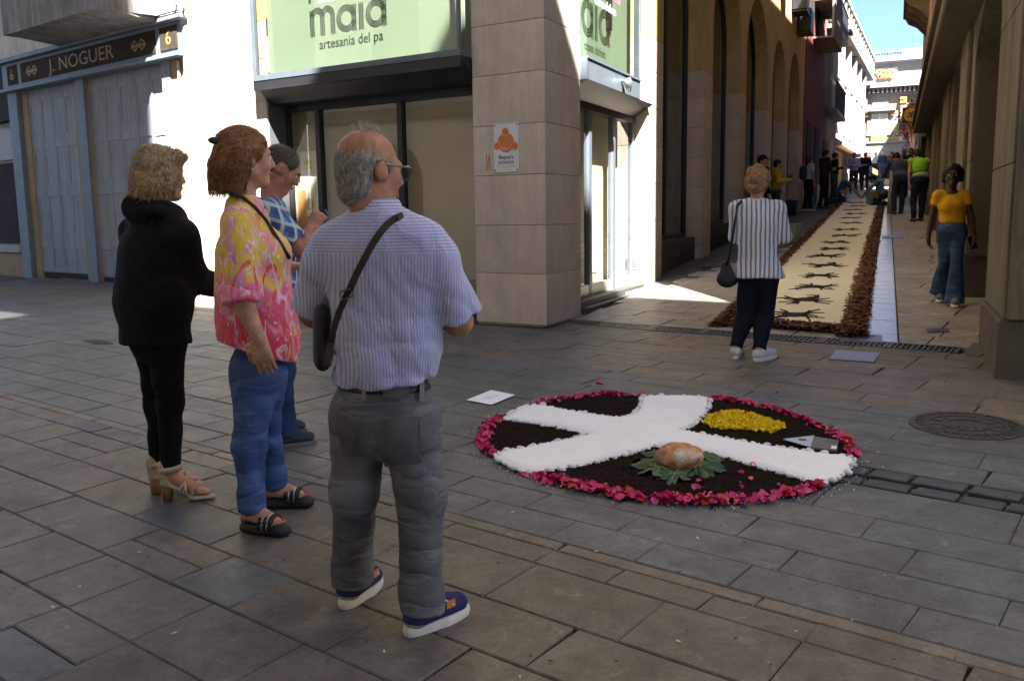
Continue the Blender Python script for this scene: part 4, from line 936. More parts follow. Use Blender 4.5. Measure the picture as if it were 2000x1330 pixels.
# small white stamens and twigs among the petals
b=MB()
for p in random.sample(PT,26): b.ell((p[0],p[1],zg(*p)+.040),(.003,.003,.003),4)
tag(b.build('stamens',m_white,RUG),kind='stuff')
YEL=poly_px([(1372,833),(1385,818),(1410,811),(1440,810),(1470,815),(1500,826),(1530,835),(1533,843),(1510,852),(1470,848),(1430,846),(1395,843)])
m_yp=mat('yellow_petal',(.86,.64,.012),.65,.3,30,sss=.1); b=MB(); pts=rng.uniform(YEL.min(0),YEL.max(0),(5000,2)); pts=pts[inside(YEL,pts)][:1500]
for p in pts:
    s_=random.uniform(.008,.014); M_=np.array(__import__('mathutils').Euler((random.uniform(-1,1),random.uniform(-1,1),random.uniform(0,6))).to_matrix())*s_
    b.add([M_@np.array(v)+[p[0],p[1],zg(*p)+random.uniform(.02,.034)] for v in ((-1,-.6,.3),(0,-.8,-.2),(1,-.3,.3),(.6,.7,.4),(-.5,.8,.2),(0,0,-.2))],[[0,1,5],[1,2,5],[2,3,5],[3,4,5],[4,0,5]])
tag(b.build('yellow_petals',m_yp,RUG,recalc=False),kind='stuff')
b=MB()
for k in range(900):
    i=random.randrange(len(OUT)); f_=random.random(); q=OUT[i-1]*(1-f_)+OUT[i]*f_; q=q+(q-rc)/np.linalg.norm(q-rc)*abs(random.gauss(0,.05)); s_=random.uniform(.0015,.0045)
    b.add([(q[0]+s_*a_,q[1]+s_*b__,zg(*q)+.004+s_*c_) for a_,b__,c_ in ((-1,-1,0),(1,-.8,0),(0,1,0),(0,0,1.4))],[[0,1,3],[1,2,3],[2,0,3]],0 if random.random()<.6 else 1)
tag(b.build('spilled_grains',[m_soil,m_salt],RUG,recalc=False),kind='stuff')
b=MB(); pts=rng.uniform(OUT.min(0),OUT.max(0),(5200,2)); pts=pts[inside(OUT,pts)]; pts=pts[~inside(CROSS,pts)][:2000]
for q in pts:
    s_=random.uniform(.003,.008); b.add([(q[0]+s_*a_*random.uniform(.6,1.2),q[1]+s_*b__*random.uniform(.6,1.2),zg(*q)+.016+s_*c_) for a_,b__,c_ in ((-1,-1,0),(1,-.8,0),(.9,1,0),(-.8,.9,0),(0,0,1.2))],[[0,1,4],[1,2,4],[2,3,4],[3,0,4]])
tag(b.build('soil_crumbs',mat('soil_crumb',(.022,.011,.0065),.97,.5,60,spec=.08),RUG,recalc=False),kind='stuff')
# stray petal, paper, pennant, gadget
p=g1(1172,756); st_=mesh_obj('petal',[np.array(v.co)*.035+[p[0],p[1],p[2]+.018] for v in petm[0].vertices],[list(q.vertices) for q in petm[0].polygons],mp[0],recalc=False,smooth=True); tag(st_,'single stray magenta petal lying on the paving beyond the carpet','petal')
PP=poly_px([(911,783),(960,792.5),(1006,773),(959,765)]); c=PP.mean(0)
ps=thing('paper_sheet','white sheet of paper with two printed lines lying on the paving','paper',(c[0],c[1],zg(*c)))
V=[(q[0],q[1],zg(*q)+.007) for q in PP]+[(q[0],q[1],zg(*q)+.0085+.004*(i==3)) for i,q in enumerate(PP)]
mesh_obj('sheet',V,[[3,2,1,0],[4,5,6,7],[0,1,5,4],[1,2,6,5],[2,3,7,6],[3,0,4,7]],mat('paper_white',(.82,.82,.88),.8,.02),ps)
b=MB()
for ln,n in ((0,5),(1,9)):
    for k in range(n):
        o=PP[0]*.42+PP[2]*.3+PP[3]*.28; ux=(PP[3]-PP[0]); uy=(PP[1]-PP[0]); q=PP[0]+ux*(.30+.05*k*1.0)+uy*(.38+ln*.16); s_=.03
        if ln==1 and k==5: continue
        q2=q+ux*.03; q3=q2+uy*.07; q4=q+uy*.07
        b.add([(w_[0],w_[1],zg(*w_)+.0115) for w_ in (q,q+ux*.012,q4+ux*.012,q4)],[[0,1,2,3]]); b.add([(w_[0],w_[1],zg(*w_)+.0115) for w_ in (q,q2,q2+uy*.02,q+uy*.02)],[[0,1,2,3]])
b.build('printed_lines',mat('ink',(.05,.05,.09),.7,.05),ps,recalc=False)
def flat_thing(name,label,cat,pxs,z0,z1,m):
    P=poly_px(pxs); c=P.mean(0); t=thing(name,label,cat,(c[0],c[1],zg(*c))); n=len(P)
    V=[(q[0],q[1],zg(*q)+z0) for q in P]+[(q[0],q[1],zg(*q)+z1) for q in P]
    return t,mesh_obj('body',V,[list(range(n))[::-1],list(range(n,2*n))]+[[i,(i+1)%n,n+(i+1)%n,n+i] for i in range(n)],m,t,bevel=.002)
t,_=flat_thing('pennant','small pale blue triangular pennant lying on the soil','pennant',[(1528,869),(1583,885),(1590,862)],.03,.036,mat('pale_blue_card',(.36,.42,.52),.6,.05))
P=poly_px([(1567,871)])[0]; b=MB(); b.lathe((p_:=np.array([P[0],P[1],zg(*P)+.036]))-np.array([0,0,0]),[(.022,0),(.022,.0015)],16); b.build('emblem',mat('emblem_dark',(.05,.05,.04),.6,.1),t)
b=MB(); b.lathe(p_+np.array([-.004,0,.0015]),[(.009,0),(.009,.001)],12); b.build('emblem_spot',mat('emblem_red',(.35,.08,.02),.6,.2),t)
t,_=flat_thing('gadget','dark grey metal gadget beside the pennant on the soil','gadget',[(1584,886),(1634,892),(1638,872),(1590,864)],.022,.036,mat('grey_metal',(.10,.10,.105),.45,.2,20,metal=.5))
P=poly_px([(1612,876),(1632,879),(1634,874),(1615,871)]); mesh_obj('slot',[(q[0],q[1],zg(*q)+.0375) for q in P],[[0,1,2,3]],m_black,t,recalc=False)
P=poly_px([(1622,889),(1633,890),(1634,884),(1624,883)]); mesh_obj('white_tab',[(q[0],q[1],zg(*q)+.0375) for q in P],[[0,1,2,3]],m_white,t,recalc=False)
# bread
BP=g1(1325,922); BC=np.array([BP[0],BP[1]+.02,zg(*BP[:2])])
m_bread=bpy.data.materials.new('bread_crust'); m_bread.use_nodes=True; N=m_bread.node_tree.nodes; Lk=m_bread.node_tree.links; bs=N['Principled BSDF']; tc=N.new('ShaderNodeTexCoord')
def nn_(s_,d,dist=0):
    n=N.new('ShaderNodeTexNoise'); n.inputs['Scale'].default_value=s_; n.inputs['Detail'].default_value=d; n.inputs['Distortion'].default_value=dist; Lk.new(tc.outputs['Object'],n.inputs['Vector']); return n
r1=N.new('ShaderNodeValToRGB'); e=r1.color_ramp.elements; e[0].position=.3; e[0].color=(.26,.09,.03,1); e[1].position=.72; e[1].color=(.60,.34,.15,1); x=e.new(.5); x.color=(.46,.20,.07,1)
Lk.new(nn_(11,8,1).outputs['Fac'],r1.inputs['Fac']); r2=N.new('ShaderNodeValToRGB'); r2.color_ramp.elements[0].position=.52; r2.color_ramp.elements[1].position=.68; Lk.new(nn_(7,4).outputs['Fac'],r2.inputs['Fac'])
mx=N.new('ShaderNodeMix'); mx.data_type='RGBA'; Lk.new(r2.outputs['Color'],mx.inputs[0]); Lk.new(r1.outputs['Color'],mx.inputs[6]); mx.inputs[7].default_value=(.66,.56,.45,1); Lk.new(mx.outputs[2],bs.inputs['Base Color']); bs.inputs['Roughness'].default_value=.6
bp=N.new('ShaderNodeBump'); bp.inputs['Strength'].default_value=.9; bp.inputs['Distance'].default_value=.015; Lk.new(nn_(30,8,.6).outputs['Fac'],bp.inputs['Height']); Lk.new(bp.outputs['Normal'],bs.inputs['Normal'])
b=MB(); b.ell((0,0,0),(1,1,1),22); V=np.array(b.v); r_=np.random.default_rng(4); dsp=np.zeros(len(V))
for i in range(9): dsp+=np.sin(V@r_.normal(0,2.2+i*.5,3)+r_.uniform(0,6))*.035/(1+i*.18)
dsp-=.10*np.exp(-((V[:,0]-.25*V[:,2]-.28)/.10)**2)*(V[:,2]>-.2)   # the slash across the top
V=V*(1+dsp)[:,None]*[.122,.105,.078]; V[:,2]=np.maximum(V[:,2],-.055)+.055+.018
tag(mesh_obj('bread_loaf',V+BC,b.f,m_bread,smooth=True),'round crusty brown loaf of bread resting on green fig leaves','bread')
# fig leaves
m_leaf=mat('fig_leaf',(.042,.085,.042),.6,.3,9,bump=.2,bscale=60); m_vein=mat('leaf_vein',(.20,.26,.08),.6,.1)
def leaf(px,ang,size,label,tilt=.1):
    c=g1(*px); th=thing('fig_leaf',label,'leaf',tuple(c),group='fig leaves under the bread'); V=[];Fc=[]
    lobes=[(-118,.62),(-62,.9),(0,1.05),(62,.9),(118,.62)]; ring=[]
    for i in range(72):
        a=-165+330*i/71; r=.42
        for la,lr in lobes:
            r=max(r,lr*(.34+.66*math.exp(-((a-la)/25.)**2)))
        r*=1+.05*math.sin(i*2.9)
        ring.append((r*math.cos(math.radians(a)),r*math.sin(math.radians(a)),.10*math.sin(math.radians(a)*2.5)-.10*(r-.5)+.06*math.sin(i*.8)))
    inner=[(x*.5,y*.5,z*.4+.05) for x,y,z in ring]; V=[(0,0,.04)]+inner+ring; n=72
    for i in range(n-1):
        Fc.append([0,1+i,2+i]); Fc.append([1+i,1+n+i,2+n+i,2+i])
    M_=np.array(Matrix.Rotation(ang,3,'Z')@Matrix.Rotation(tilt,3,'Y'))*size
    W=[M_@np.array(v)+c+[0,0,.034] for v in V]; mesh_obj('blade',W,Fc,m_leaf,th,smooth=True,recalc=False)
    b=MB()
    for la,lr in lobes: b.tube([M_@np.array(q)+c+[0,0,.037] for q in ((0,0,.05),(lr*.45*math.cos(math.radians(la)),lr*.45*math.sin(math.radians(la)),.05),(lr*.85*math.cos(math.radians(la)),lr*.85*math.sin(math.radians(la)),-.02))],[.0028,.002,.001],5)
    b.tube([M_@np.array(q)+c+[0,0,.037] for q in ((0,0,.05),(-.35,.03,.04))],.003,5)
    b.build('veins',m_vein,th)
leaf((1285,915),2.75,.17,'fig leaf spread furthest to the lower left arm, left of the bread',.12)
leaf((1290,928),3.75,.14,'fig leaf half under the bread pointing to the petals',.15)
leaf((1318,940),4.75,.11,'small fig leaf in front of the bread',.15)
leaf((1362,918),-.15,.17,'fig leaf pointing along the white arm, right of the bread',.12)
leaf((1365,926),-.95,.15,'fig leaf pointing to the stray petals, right front of the bread',.15)
leaf((1295,898),2.2,.13,'fig leaf tucked behind the bread by the white arm',.1)
leaf((1368,905),.45,.14,'fig leaf behind the bread towards the right arm',.1)
# ================================================================== LONG SAND CARPET in the side street
lo0,lo1=s2(1390,636)[:2],s2(1645,389)[:2]; li0,li1=s2(1428,626)[:2],s2(1655,389)[:2]; ri0,ri1=s2(1641,645)[:2],s2(1714,398)[:2]; ro0,ro1=s2(1690,655)[:2],s2(1726,398)[:2]
cc=(li0+ri0)/2
LC=thing('sand_carpet','long cream sand carpet with dark crab figures and a wood chip border','carpet',(cc[0],cc[1],zg(*cc)))
m_sand=mat('cream_sand',(.79,.70,.51),.92,.10,5,bump=.25,bscale=240); m_fig=mat('dark_grounds',(.022,.016,.012),.95,.4,60,bump=.7,bscale=260)
yend=max(li1[1],ri1[1])
def lx(a,b_,y): return a[0]+(b_[0]-a[0])*(y-a[1])/(b_[1]-a[1])
n=90; V=[];Fc=[]; m_=14
for i in range(n+1):
    y=min(li0[1],ri0[1])+(yend-min(li0[1],ri0[1]))*(i/n)**1.6; xa,xb=lx(li0,li1,y)-.05,lx(ri0,ri1,y)+.05
    for k in range(m_+1):
        x=xa+(xb-xa)*k/m_; V.append((x,y,zg(x,y)+.016+.002*math.sin(x*19+y*7)*math.sin(y*13)))
for i in range(n):
    for k in range(m_): a=i*(m_+1)+k; Fc.append([a,a+1,a+m_+2,a+m_+1])
mesh_obj('sand_bed',V,Fc,m_sand,LC,smooth=True,recalc=False)
def figure(c,ax,s_,seed):
    r_=random.Random(seed); b=MB(); ay=np.array([-ax[1],ax[0]])
    def P(x,y,z=.0225): q=c+ax*x*s_+ay*y*s_*1.45; return (q[0],q[1],zg(*q)+z)
    def ribbon(pts,ws):
        for i in range(len(pts)-1):
            (x0,y0),(x1,y1)=pts[i],pts[i+1]; d=np.array([x1-x0,y1-y0]); d/=np.linalg.norm(d)+1e-9; nx,ny=-d[1],d[0]; w0,w1=ws[i],ws[i+1]
            q=[(x0-d[0]*w0*.3+nx*w0,y0-d[1]*w0*.3+ny*w0),(x0-nx*w0,y0-ny*w0),(x1+d[0]*w1*.3-nx*w1,y1+d[1]*w1*.3-ny*w1),(x1+nx*w1,y1+ny*w1)]
            b.add([P(*k) for k in q]+[P(*k,.014) for k in q],[[0,1,2,3],[0,4,5,1],[1,5,6,2],[2,6,7,3],[3,7,4,0]])
    bl=[(.0+.24*math.cos(a)*1.2,.02+.19*math.sin(a)*(1+.16*math.sin(3*a+seed))) for a in np.linspace(0,6.283,17)[:-1]]
    b.add([P(*q) for q in bl]+[P(*q,.014) for q in bl],[list(range(16))]+[[i,16+i,16+(i+1)%16,(i+1)%16] for i in range(16)])
    bl=[(-.22+.14*math.cos(a),-.17+.10*math.sin(a)) for a in np.linspace(0,6.283,13)[:-1]]
    b.add([P(*q,.0232) for q in bl]+[P(*q,.014) for q in bl],[list(range(12))]+[[i,12+i,12+(i+1)%12,(i+1)%12] for i in range(12)])
    j=lambda v:v*r_.uniform(.85,1.18)
    for sx in (-1,1):
        for k,(y0,y1,l) in enumerate(((.12,.52,.42),(.06,.24,.54),(-.02,-.10,.52),(-.1,-.46,.42))):
            ribbon([(sx*.18,y0),(sx*j(l*.55),y0+(y1-y0)*.25+j(.10)),(sx*j(l),j(y1))],[.044,.034,.014])
    ribbon([(-.2,-.17),(-.36,-.30),(-.30,-.45),(-.12,-.44)],[.05,.045,.03,.015]); ribbon([(.14,.13),(.3,.30),(.24,.44)],[.04,.035,.02])
    ribbon([(.15,-.08),(.42,-.2),(.68,-.16-.2*r_.random())],[.05,.03,.012])
    b.build('crab_figure',m_fig,LC)
for k,(x,y) in enumerate([(1552,618),(1573,588),(1589,563),(1602,541),(1609,520),(1616,502),(1622,488),(1640,475),(1646,462),(1656,450),(1660,437),(1664,427),(1667,419),(1670,411),(1672,404),(1674,397)]):
    c=s2(x,y)[:2]; an=.28*math.sin(k*2.1); figure(c+np.array([.05*math.sin(k*3.3),0]),np.array([math.cos(an),math.sin(an)])*(-1 if k%3==1 else 1),.45*(1+.08*math.sin(k*1.7)),k)
m_chip=[mat('bark_chip_a',(.15,.056,.028),.9,.4,25),mat('bark_chip_b',(.21,.09,.045),.9,.4,25),mat('bark_chip_c',(.06,.026,.016),.9,.4,25)]
b=MB(); base=MB()
def chips(fn,n):
    for _ in range(n):
        p,mz=fn(); l=random.uniform(.018,.042); wd=random.uniform(.006,.014); M_=np.array(__import__('mathutils').Euler((random.uniform(-.5,.5),random.uniform(-.5,.5),random.uniform(0,6.3))).to_matrix())
        z=zg(*p)+.012+random.random()*mz
        b.add([M_@np.array(v)+[p[0],p[1],z] for v in ((-l,-wd,0),(l,-wd*.6,.004),(l*.9,wd,0),(-l*.8,wd*.8,.004),(0,-wd,.008),(0,wd,.009))],[[0,4,5,3],[4,1,2,5]],random.choice((0,0,1,1,2)))
def sidefn(a0,a1,b0,b1,y0,y1,pw):
    def fn():
        y=y0+(y1-y0)*random.random()**pw; f=random.betavariate(1.5,1.5)*1.16-.08; x=lx(a0,a1,y)*(1-f)+lx(b0,b1,y)*f; return (x+random.gauss(0,.012),y),.05*max(.1,1-abs(2*f-1))
    return fn
chips(sidefn(lo0,lo1,li0,li1,lo0[1]-.05,lo1[1],2.),4200); chips(sidefn(ri0,ri1,ro0,ro1,ro0[1]-.1,ro1[1],2.),5200)
def frontfn():
    f=random.random(); o=lo0*(1-f)+ro0*f; i=li0*(1-f)+ri0*f; t=random.betavariate(1.6,1.6); p=o*(1-t)+i*t; return (p[0]+random.gauss(0,.02),p[1]+random.gauss(0,.02)),.045
chips(frontfn,2200)
tag(b.build('wood_chips',m_chip,LC,recalc=False),kind='stuff')
for a0,a1,b0,b1 in ((lo0,lo1,li0,li1),(ri0,ri1,ro0,ro1)):
    V=[];Fc=[]
    for i in range(61):
        y=a0[1]+(a1[1]-a0[1])*(i/60)**1.5
        for f,z in ((.04,.006),(.3,.035),(.7,.035),(.96,.006)):
            x=lx(a0,a1,y)*(1-f)+lx(b0,b1,y)*f+.012*math.sin(i*2.3+f*9); V.append((x,y,zg(x,y)+z))
    for i in range(60):
        for k in range(3): a=i*4+k; Fc.append([a,a+1,a+5,a+4])
    mesh_obj('chip_bank',V,Fc,m_chip[0],LC,smooth=True,recalc=False)
# ================================================================== PEOPLE: sculpting tools
f32=np.float32
def nrm(v): v=np.asarray(v,float); return v/(np.linalg.norm(v)+1e-12)
class Sc:
    """smooth blend of tapered limbs and ellipsoids, meshed as one continuous skin"""
    def __init__(s,h): s.h=h; s.op=[]; s.fold=None
    def c(s,a,b,ra,rb=None,k=.025,flat=0,sq=None,sub=False):
        s.op.append(('c',np.array(a,float),np.array(b,float),ra,ra if rb is None else rb,k,flat,sq,sub)); return s
    def e(s,c,r,rz=0.,k=.025,sub=False,rot=None):
        M_=np.array(Matrix.Rotation(rz,3,'Z')) if rot is None else rot
        s.op.append(('e',np.array(c,float),np.array(r,float),M_,k,sub)); return s
    def cut(s,p,n): s.op.append(('x',np.array(p,float),nrm(n))); return s
    def chain(s,pts,rs,k=.025,flat=0):
        for i in range(len(pts)-1): s.c(pts[i],pts[i+1],rs[i],rs[i+1],k,flat if i==len(pts)-2 else 0)
        return s
    def run(s):
        lo=np.full(3,9.);hi=np.full(3,-9.)
        for o in s.op:
            if o[0]=='c' and not o[8]:
                r=max(o[3],o[4])*1.3+.02; lo=np.minimum(lo,np.minimum(o[1],o[2])-r); hi=np.maximum(hi,np.maximum(o[1],o[2])+r)
            if o[0]=='e' and not o[5]:
                r=o[2].max()+.02; lo=np.minimum(lo,o[1]-r); hi=np.maximum(hi,o[1]+r)
        h=s.h; lo-=2*h; n=np.ceil((hi+2*h-lo)/h).astype(int)+1; s.lo=lo
        ax=[(lo[i]+np.arange(n[i])*h).astype(f32) for i in range(3)]
        D=np.full(n,.3,f32)
        for o in s.op:
            if o[0]=='x':
                p,nv=o[1],o[2]; pl=((ax[0]-p[0])*nv[0])[:,None,None]+((ax[1]-p[1])*nv[1])[None,:,None]+((ax[2]-p[2])*nv[2])[None,None,:]
                D=np.maximum(D,pl.astype(f32)); continue
            if o[0]=='c': a,b,ra,rb,k,flat,sq,sub=o[1:]; r=max(ra,rb)*1.3+k+.03; l0=np.minimum(a,b)-r; h0=np.maximum(a,b)+r
            else: c,rr,M_,k,sub=o[1:]; r=rr.max()+k+.03; l0=c-r; h0=c+r
            i0=np.clip(np.floor((l0-lo)/h).astype(int),0,n-1); i1=np.clip(np.ceil((h0-lo)/h).astype(int)+1,1,n)
            if (i1<=i0).any(): continue
            sl=tuple(slice(i0[i],i1[i]) for i in range(3)); X=ax[0][sl[0]][:,None,None]; Y=ax[1][sl[1]][None,:,None]; Z=ax[2][sl[2]][None,None,:]
            if o[0]=='c':
                ab=b-a; L=ab@ab+1e-12; px,py,pz=X-f32(a[0]),Y-f32(a[1]),Z-f32(a[2])
                t=np.clip((px*ab[0]+py*ab[1]+pz*ab[2])/L,0,1); qx,qy,qz=px-t*ab[0],py-t*ab[1],pz-t*ab[2]
                if sq is not None:      # flatten along a direction
                    v,fz=nrm(sq[0]),sq[1]; dt=(qx*v[0]+qy*v[1]+qz*v[2])*(1/fz-1); qx,qy,qz=qx+v[0]*dt,qy+v[1]*dt,qz+v[2]*dt
                d=np.sqrt(qx*qx+qy*qy+qz*qz)-(ra+(rb-ra)*t)
                if flat:
                    u=ab/math.sqrt(L); d=np.maximum(d,(X-f32(b[0]))*u[0]+(Y-f32(b[1]))*u[1]+(Z-f32(b[2]))*u[2])
                    if flat==2: d=np.maximum(d,-((X-f32(a[0]))*u[0]+(Y-f32(a[1]))*u[1]+(Z-f32(a[2]))*u[2]))
            else:
                px,py,pz=X-f32(c[0]),Y-f32(c[1]),Z-f32(c[2]); q=[(px*M_[0,i]+py*M_[1,i]+pz*M_[2,i]) for i in range(3)]
                k0=np.sqrt(sum((q[i]/rr[i])**2 for i in range(3))); k1=np.sqrt(sum((q[i]/rr[i]**2)**2 for i in range(3)))+1e-6; d=k0*(k0-1)/k1
            C_=D[sl]
            if sub:
                d=-d; w_=np.clip(.5-.5*(d-C_)/k*-1,0,1) if False else None; D[sl]=np.maximum(C_,d)+0
            else:
                w_=np.clip(.5+.5*(d-C_)/k,0,1); D[sl]=(d*(1-w_)+C_*w_-k*w_*(1-w_)).astype(f32)
        if s.fold is not None: D=D+s.fold(ax[0][:,None,None],ax[1][None,:,None],ax[2][None,None,:]).astype(f32)
        s.D=D; return s
    def mesh(s):
        s.run(); D=s.D; h=s.h; n=D.shape; S=D<0
        cs=[(i,j,k) for i in (0,1) for j in (0,1) for k in (0,1)]
        sub=lambda A,c:A[c[0]:n[0]-1+c[0],c[1]:n[1]-1+c[1],c[2]:n[2]-1+c[2]]
        cnt=sum(sub(S,c).astype(np.int8) for c in cs); act=(cnt>0)&(cnt<8); idx=np.argwhere(act)
        vals=np.stack([D[idx[:,0]+c[0],idx[:,1]+c[1],idx[:,2]+c[2]] for c in cs],1); co=np.array(cs,float)
        acc=np.zeros((len(idx),3)); w_=np.zeros(len(idx))
        for a in range(8):
            for b in range(a+1,8):
                if np.abs(co[a]-co[b]).sum()!=1: continue
                m_=(vals[:,a]<0)!=(vals[:,b]<0); t=vals[:,a]/(vals[:,a]-vals[:,b]+1e-12); t=np.where(m_,t,0)
                acc+=np.where(m_[:,None],co[a]+t[:,None]*(co[b]-co[a]),0); w_+=m_
        V=(idx+acc/w_[:,None])*h+s.lo
        num=-np.ones(act.shape,int); num[tuple(idx.T)]=np.arange(len(idx)); Fs=[]
        for ax_ in range(3):
            sl0=[slice(1,n[i]-1) for i in range(3)]; sl0[ax_]=slice(0,n[ax_]-1); sl1=list(sl0); sl1[ax_]=slice(1,n[ax_])
            A,B=S[tuple(sl0)],S[tuple(sl1)]; e=np.argwhere(A!=B); 
            if not len(e): continue
            flip=A[tuple(e.T)]; base=e.copy()
            for i in range(3):
                if i!=ax_: base[:,i]+=1
            o1,o2=[i for i in range(3) if i!=ax_]
            def g(d1,d2):
                q=base.copy(); q[:,o1]-=d1; q[:,o2]-=d2; return num[q[:,0],q[:,1],q[:,2]]
            q=np.stack([g(1,1),g(0,1),g(0,0),g(1,0)],1)
            if ax_==1: flip=~flip
            q=np.where(flip[:,None],q,q[:,::-1]); Fs.append(q)
        Fq=np.concatenate(Fs); return V,Fq[(Fq>=0).all(1)]
    def build(s,name,m,parent,smooth_it=1):
        V,Fq=s.mesh()
        for _ in range(smooth_it):      # light relaxation
            A=np.zeros_like(V); c=np.zeros(len(V))
            for i in range(4):
                a,b=Fq[:,i],Fq[:,(i+1)%4]; np.add.at(A,a,V[b]); np.add.at(A,b,V[a]); np.add.at(c,a,1); np.add.at(c,b,1)
            V=V*.5+.5*A/np.maximum(c,1)[:,None]
        s.V=V; s.F=Fq
        return mesh_obj(name,V,Fq,m,parent,smooth=True,recalc=False,local=True)
    def sample(s,P):
        q=np.clip(((P-s.lo)/s.h).round().astype(int),1,np.array(s.D.shape)-2); return s.D[q[:,0],q[:,1],q[:,2]],q
    def grad(s,P):
        _,q=s.sample(P); D=s.D; g=np.stack([D[q[:,0]+1,q[:,1],q[:,2]]-D[q[:,0]-1,q[:,1],q[:,2]],D[q[:,0],q[:,1]+1,q[:,2]]-D[q[:,0],q[:,1]-1,q[:,2]],D[q[:,0],q[:,1],q[:,2]+1]-D[q[:,0],q[:,1],q[:,2]-1]],1).astype(float)
        return g/(np.linalg.norm(g,axis=1)[:,None]+1e-9)
def folds(seed,amp,k=(14,30),gate=None,dirb=(0,0,1),aniso=.5):
    r_=np.random.default_rng(seed); T=[]
    for i in range(8):
        d=nrm(r_.normal(0,1,3)*aniso+np.array(dirb)*r_.choice([-1,1])); kk=r_.uniform(*k); T.append((d*kk,r_.uniform(0,6),nrm(r_.normal(0,1,3))*kk*.45,r_.uniform(0,6)))
    def f(X,Y,Z):
        o=0
        for d,ph,q,p2 in T:
            v=np.sin(f32(.5)*(X*f32(d[0])+Y*f32(d[1])+Z*f32(d[2])+f32(ph)+f32(1.4)*np.sin(X*f32(q[0])+Y*f32(q[1])+Z*f32(q[2])+f32(p2)))); o=o+(f32(1.98)-f32(2.4)*np.sqrt(np.abs(v)+f32(.01)))
        o=o*f32(amp/2.4)
        if gate is not None: o=o*gate(X,Y,Z)
        return o
    return f
class Per:
    def __init__(s,name,label,px,group=None,f=None,cat='person'):
        s.B=(f or gnd)(*px); d=nrm([s.B[0],s.B[1],0]); s.d=d; s.x=np.array([d[1],-d[0],0]); s.R0=np.hypot(*s.B[:2])
        s.root=thing(name,label,cat,tuple(s.B),group,rz=math.atan2(s.x[1],s.x[0]))
    def j(s,x,y,dep=0.):
        r=ray(x,y); t=(s.R0+dep)/(r@s.d); P=CP+r*t-s.B; return np.array([P@s.x,dep,P[2]])
    def l(s,P): P=np.asarray(P)-s.B; return np.array([P@s.x,P@s.d,P[2]])
    def gp(s,x,y): return s.l(gnd(x,y))
def hfun(c,yaw,pitch=0.,roll=0.,s=1.):
    M_=np.array(Matrix.Rotation(-yaw,3,'Z')@Matrix.Rotation(pitch,3,'X')@Matrix.Rotation(roll,3,'Y'))
    def f(x,y,z): return np.array(c)+M_@(np.array([x,y,z])*s)
    f.M=M_; f.s=s; return f
def head(S,f,male=False,k=.012):
    s=f.s; M_=f.M
    S.e(f(0,-.014,.035),np.array([.075,.095,.082])*s,rot=M_,k=.02)
    S.e(f(0,.028,-.03),np.array([.059,.066,.084])*s,rot=M_,k=.03)
    S.c(f(-.047,.0,-.055),f(-.012,.066,-.097),.02*s,.018*s,k=.03); S.c(f(.047,.0,-.055),f(.012,.066,-.097),.02*s,.018*s,k=.03)
    S.c(f(-.032,.082,.022),f(.032,.082,.022),.012*s,k=.02)
    S.c(f(0,.092,.012),f(0,.113,-.027),.008*s,.012*s,k=.012); S.e(f(.012,.1,-.03),np.array([.009,.01,.008])*s,rot=M_,k=.008); S.e(f(-.012,.1,-.03),np.array([.009,.01,.008])*s,rot=M_,k=.008)
    for q in (-1,1):
        S.e(f(q*.036,.068,-.025),np.array([.024,.022,.026])*s,rot=M_,k=.025)
        S.e(f(q*.079,-.008,-.008),np.array([.010,.024,.033])*s,rot=M_,k=.008); S.e(f(q*.072,.012,-.02),np.array([.008,.01,.016])*s,rot=M_,k=.01)
    S.e(f(0,.094,-.056),np.array([.022,.010,.006])*s,rot=M_,k=.008); S.e(f(0,.092,-.067),np.array([.019,.010,.007])*s,rot=M_,k=.008)
    S.e(f(0,.082,-.098),np.array([.018,.014,.014])*s,rot=M_,k=.02)
def face_parts(P,f,dark=False):
    s=f.s
    for q in (-1,1):
        b=MB(); b.ell(f(q*.031,.083,.003),(.0125*s,.0125*s,.0115*s),8); e=b.build('eye',mat('eye_white',(.55,.53,.5),.3,.05),P.root,smooth=True,local=True)
        b=MB(); b.ell(f(q*.031,.0925,.003),(.006*s,.0045*s,.006*s),6); b.build('iris',mat('iris_dark',(.03,.02,.015),.3,.1),e,local=True)
        b=MB(); b.tube([f(q*.014,.098,.021),f(q*.032,.1,.027),f(q*.05,.088,.021)],[.004*s,.0045*s,.003*s],6); b.build('eyebrow',mat('brow_dark',(.04,.03,.022),.8,.1),P.root,local=True)
    b=MB(); b.tube([f(-.022,.094,-.0615),f(0,.1045,-.0605),f(.022,.094,-.0615)],[.002*s,.0045*s,.002*s],6); b.build('mouth',mat('lip_dark' if dark else 'lip',(.09,.035,.03) if dark else (.28,.09,.08),.5,.1),P.root,local=True)
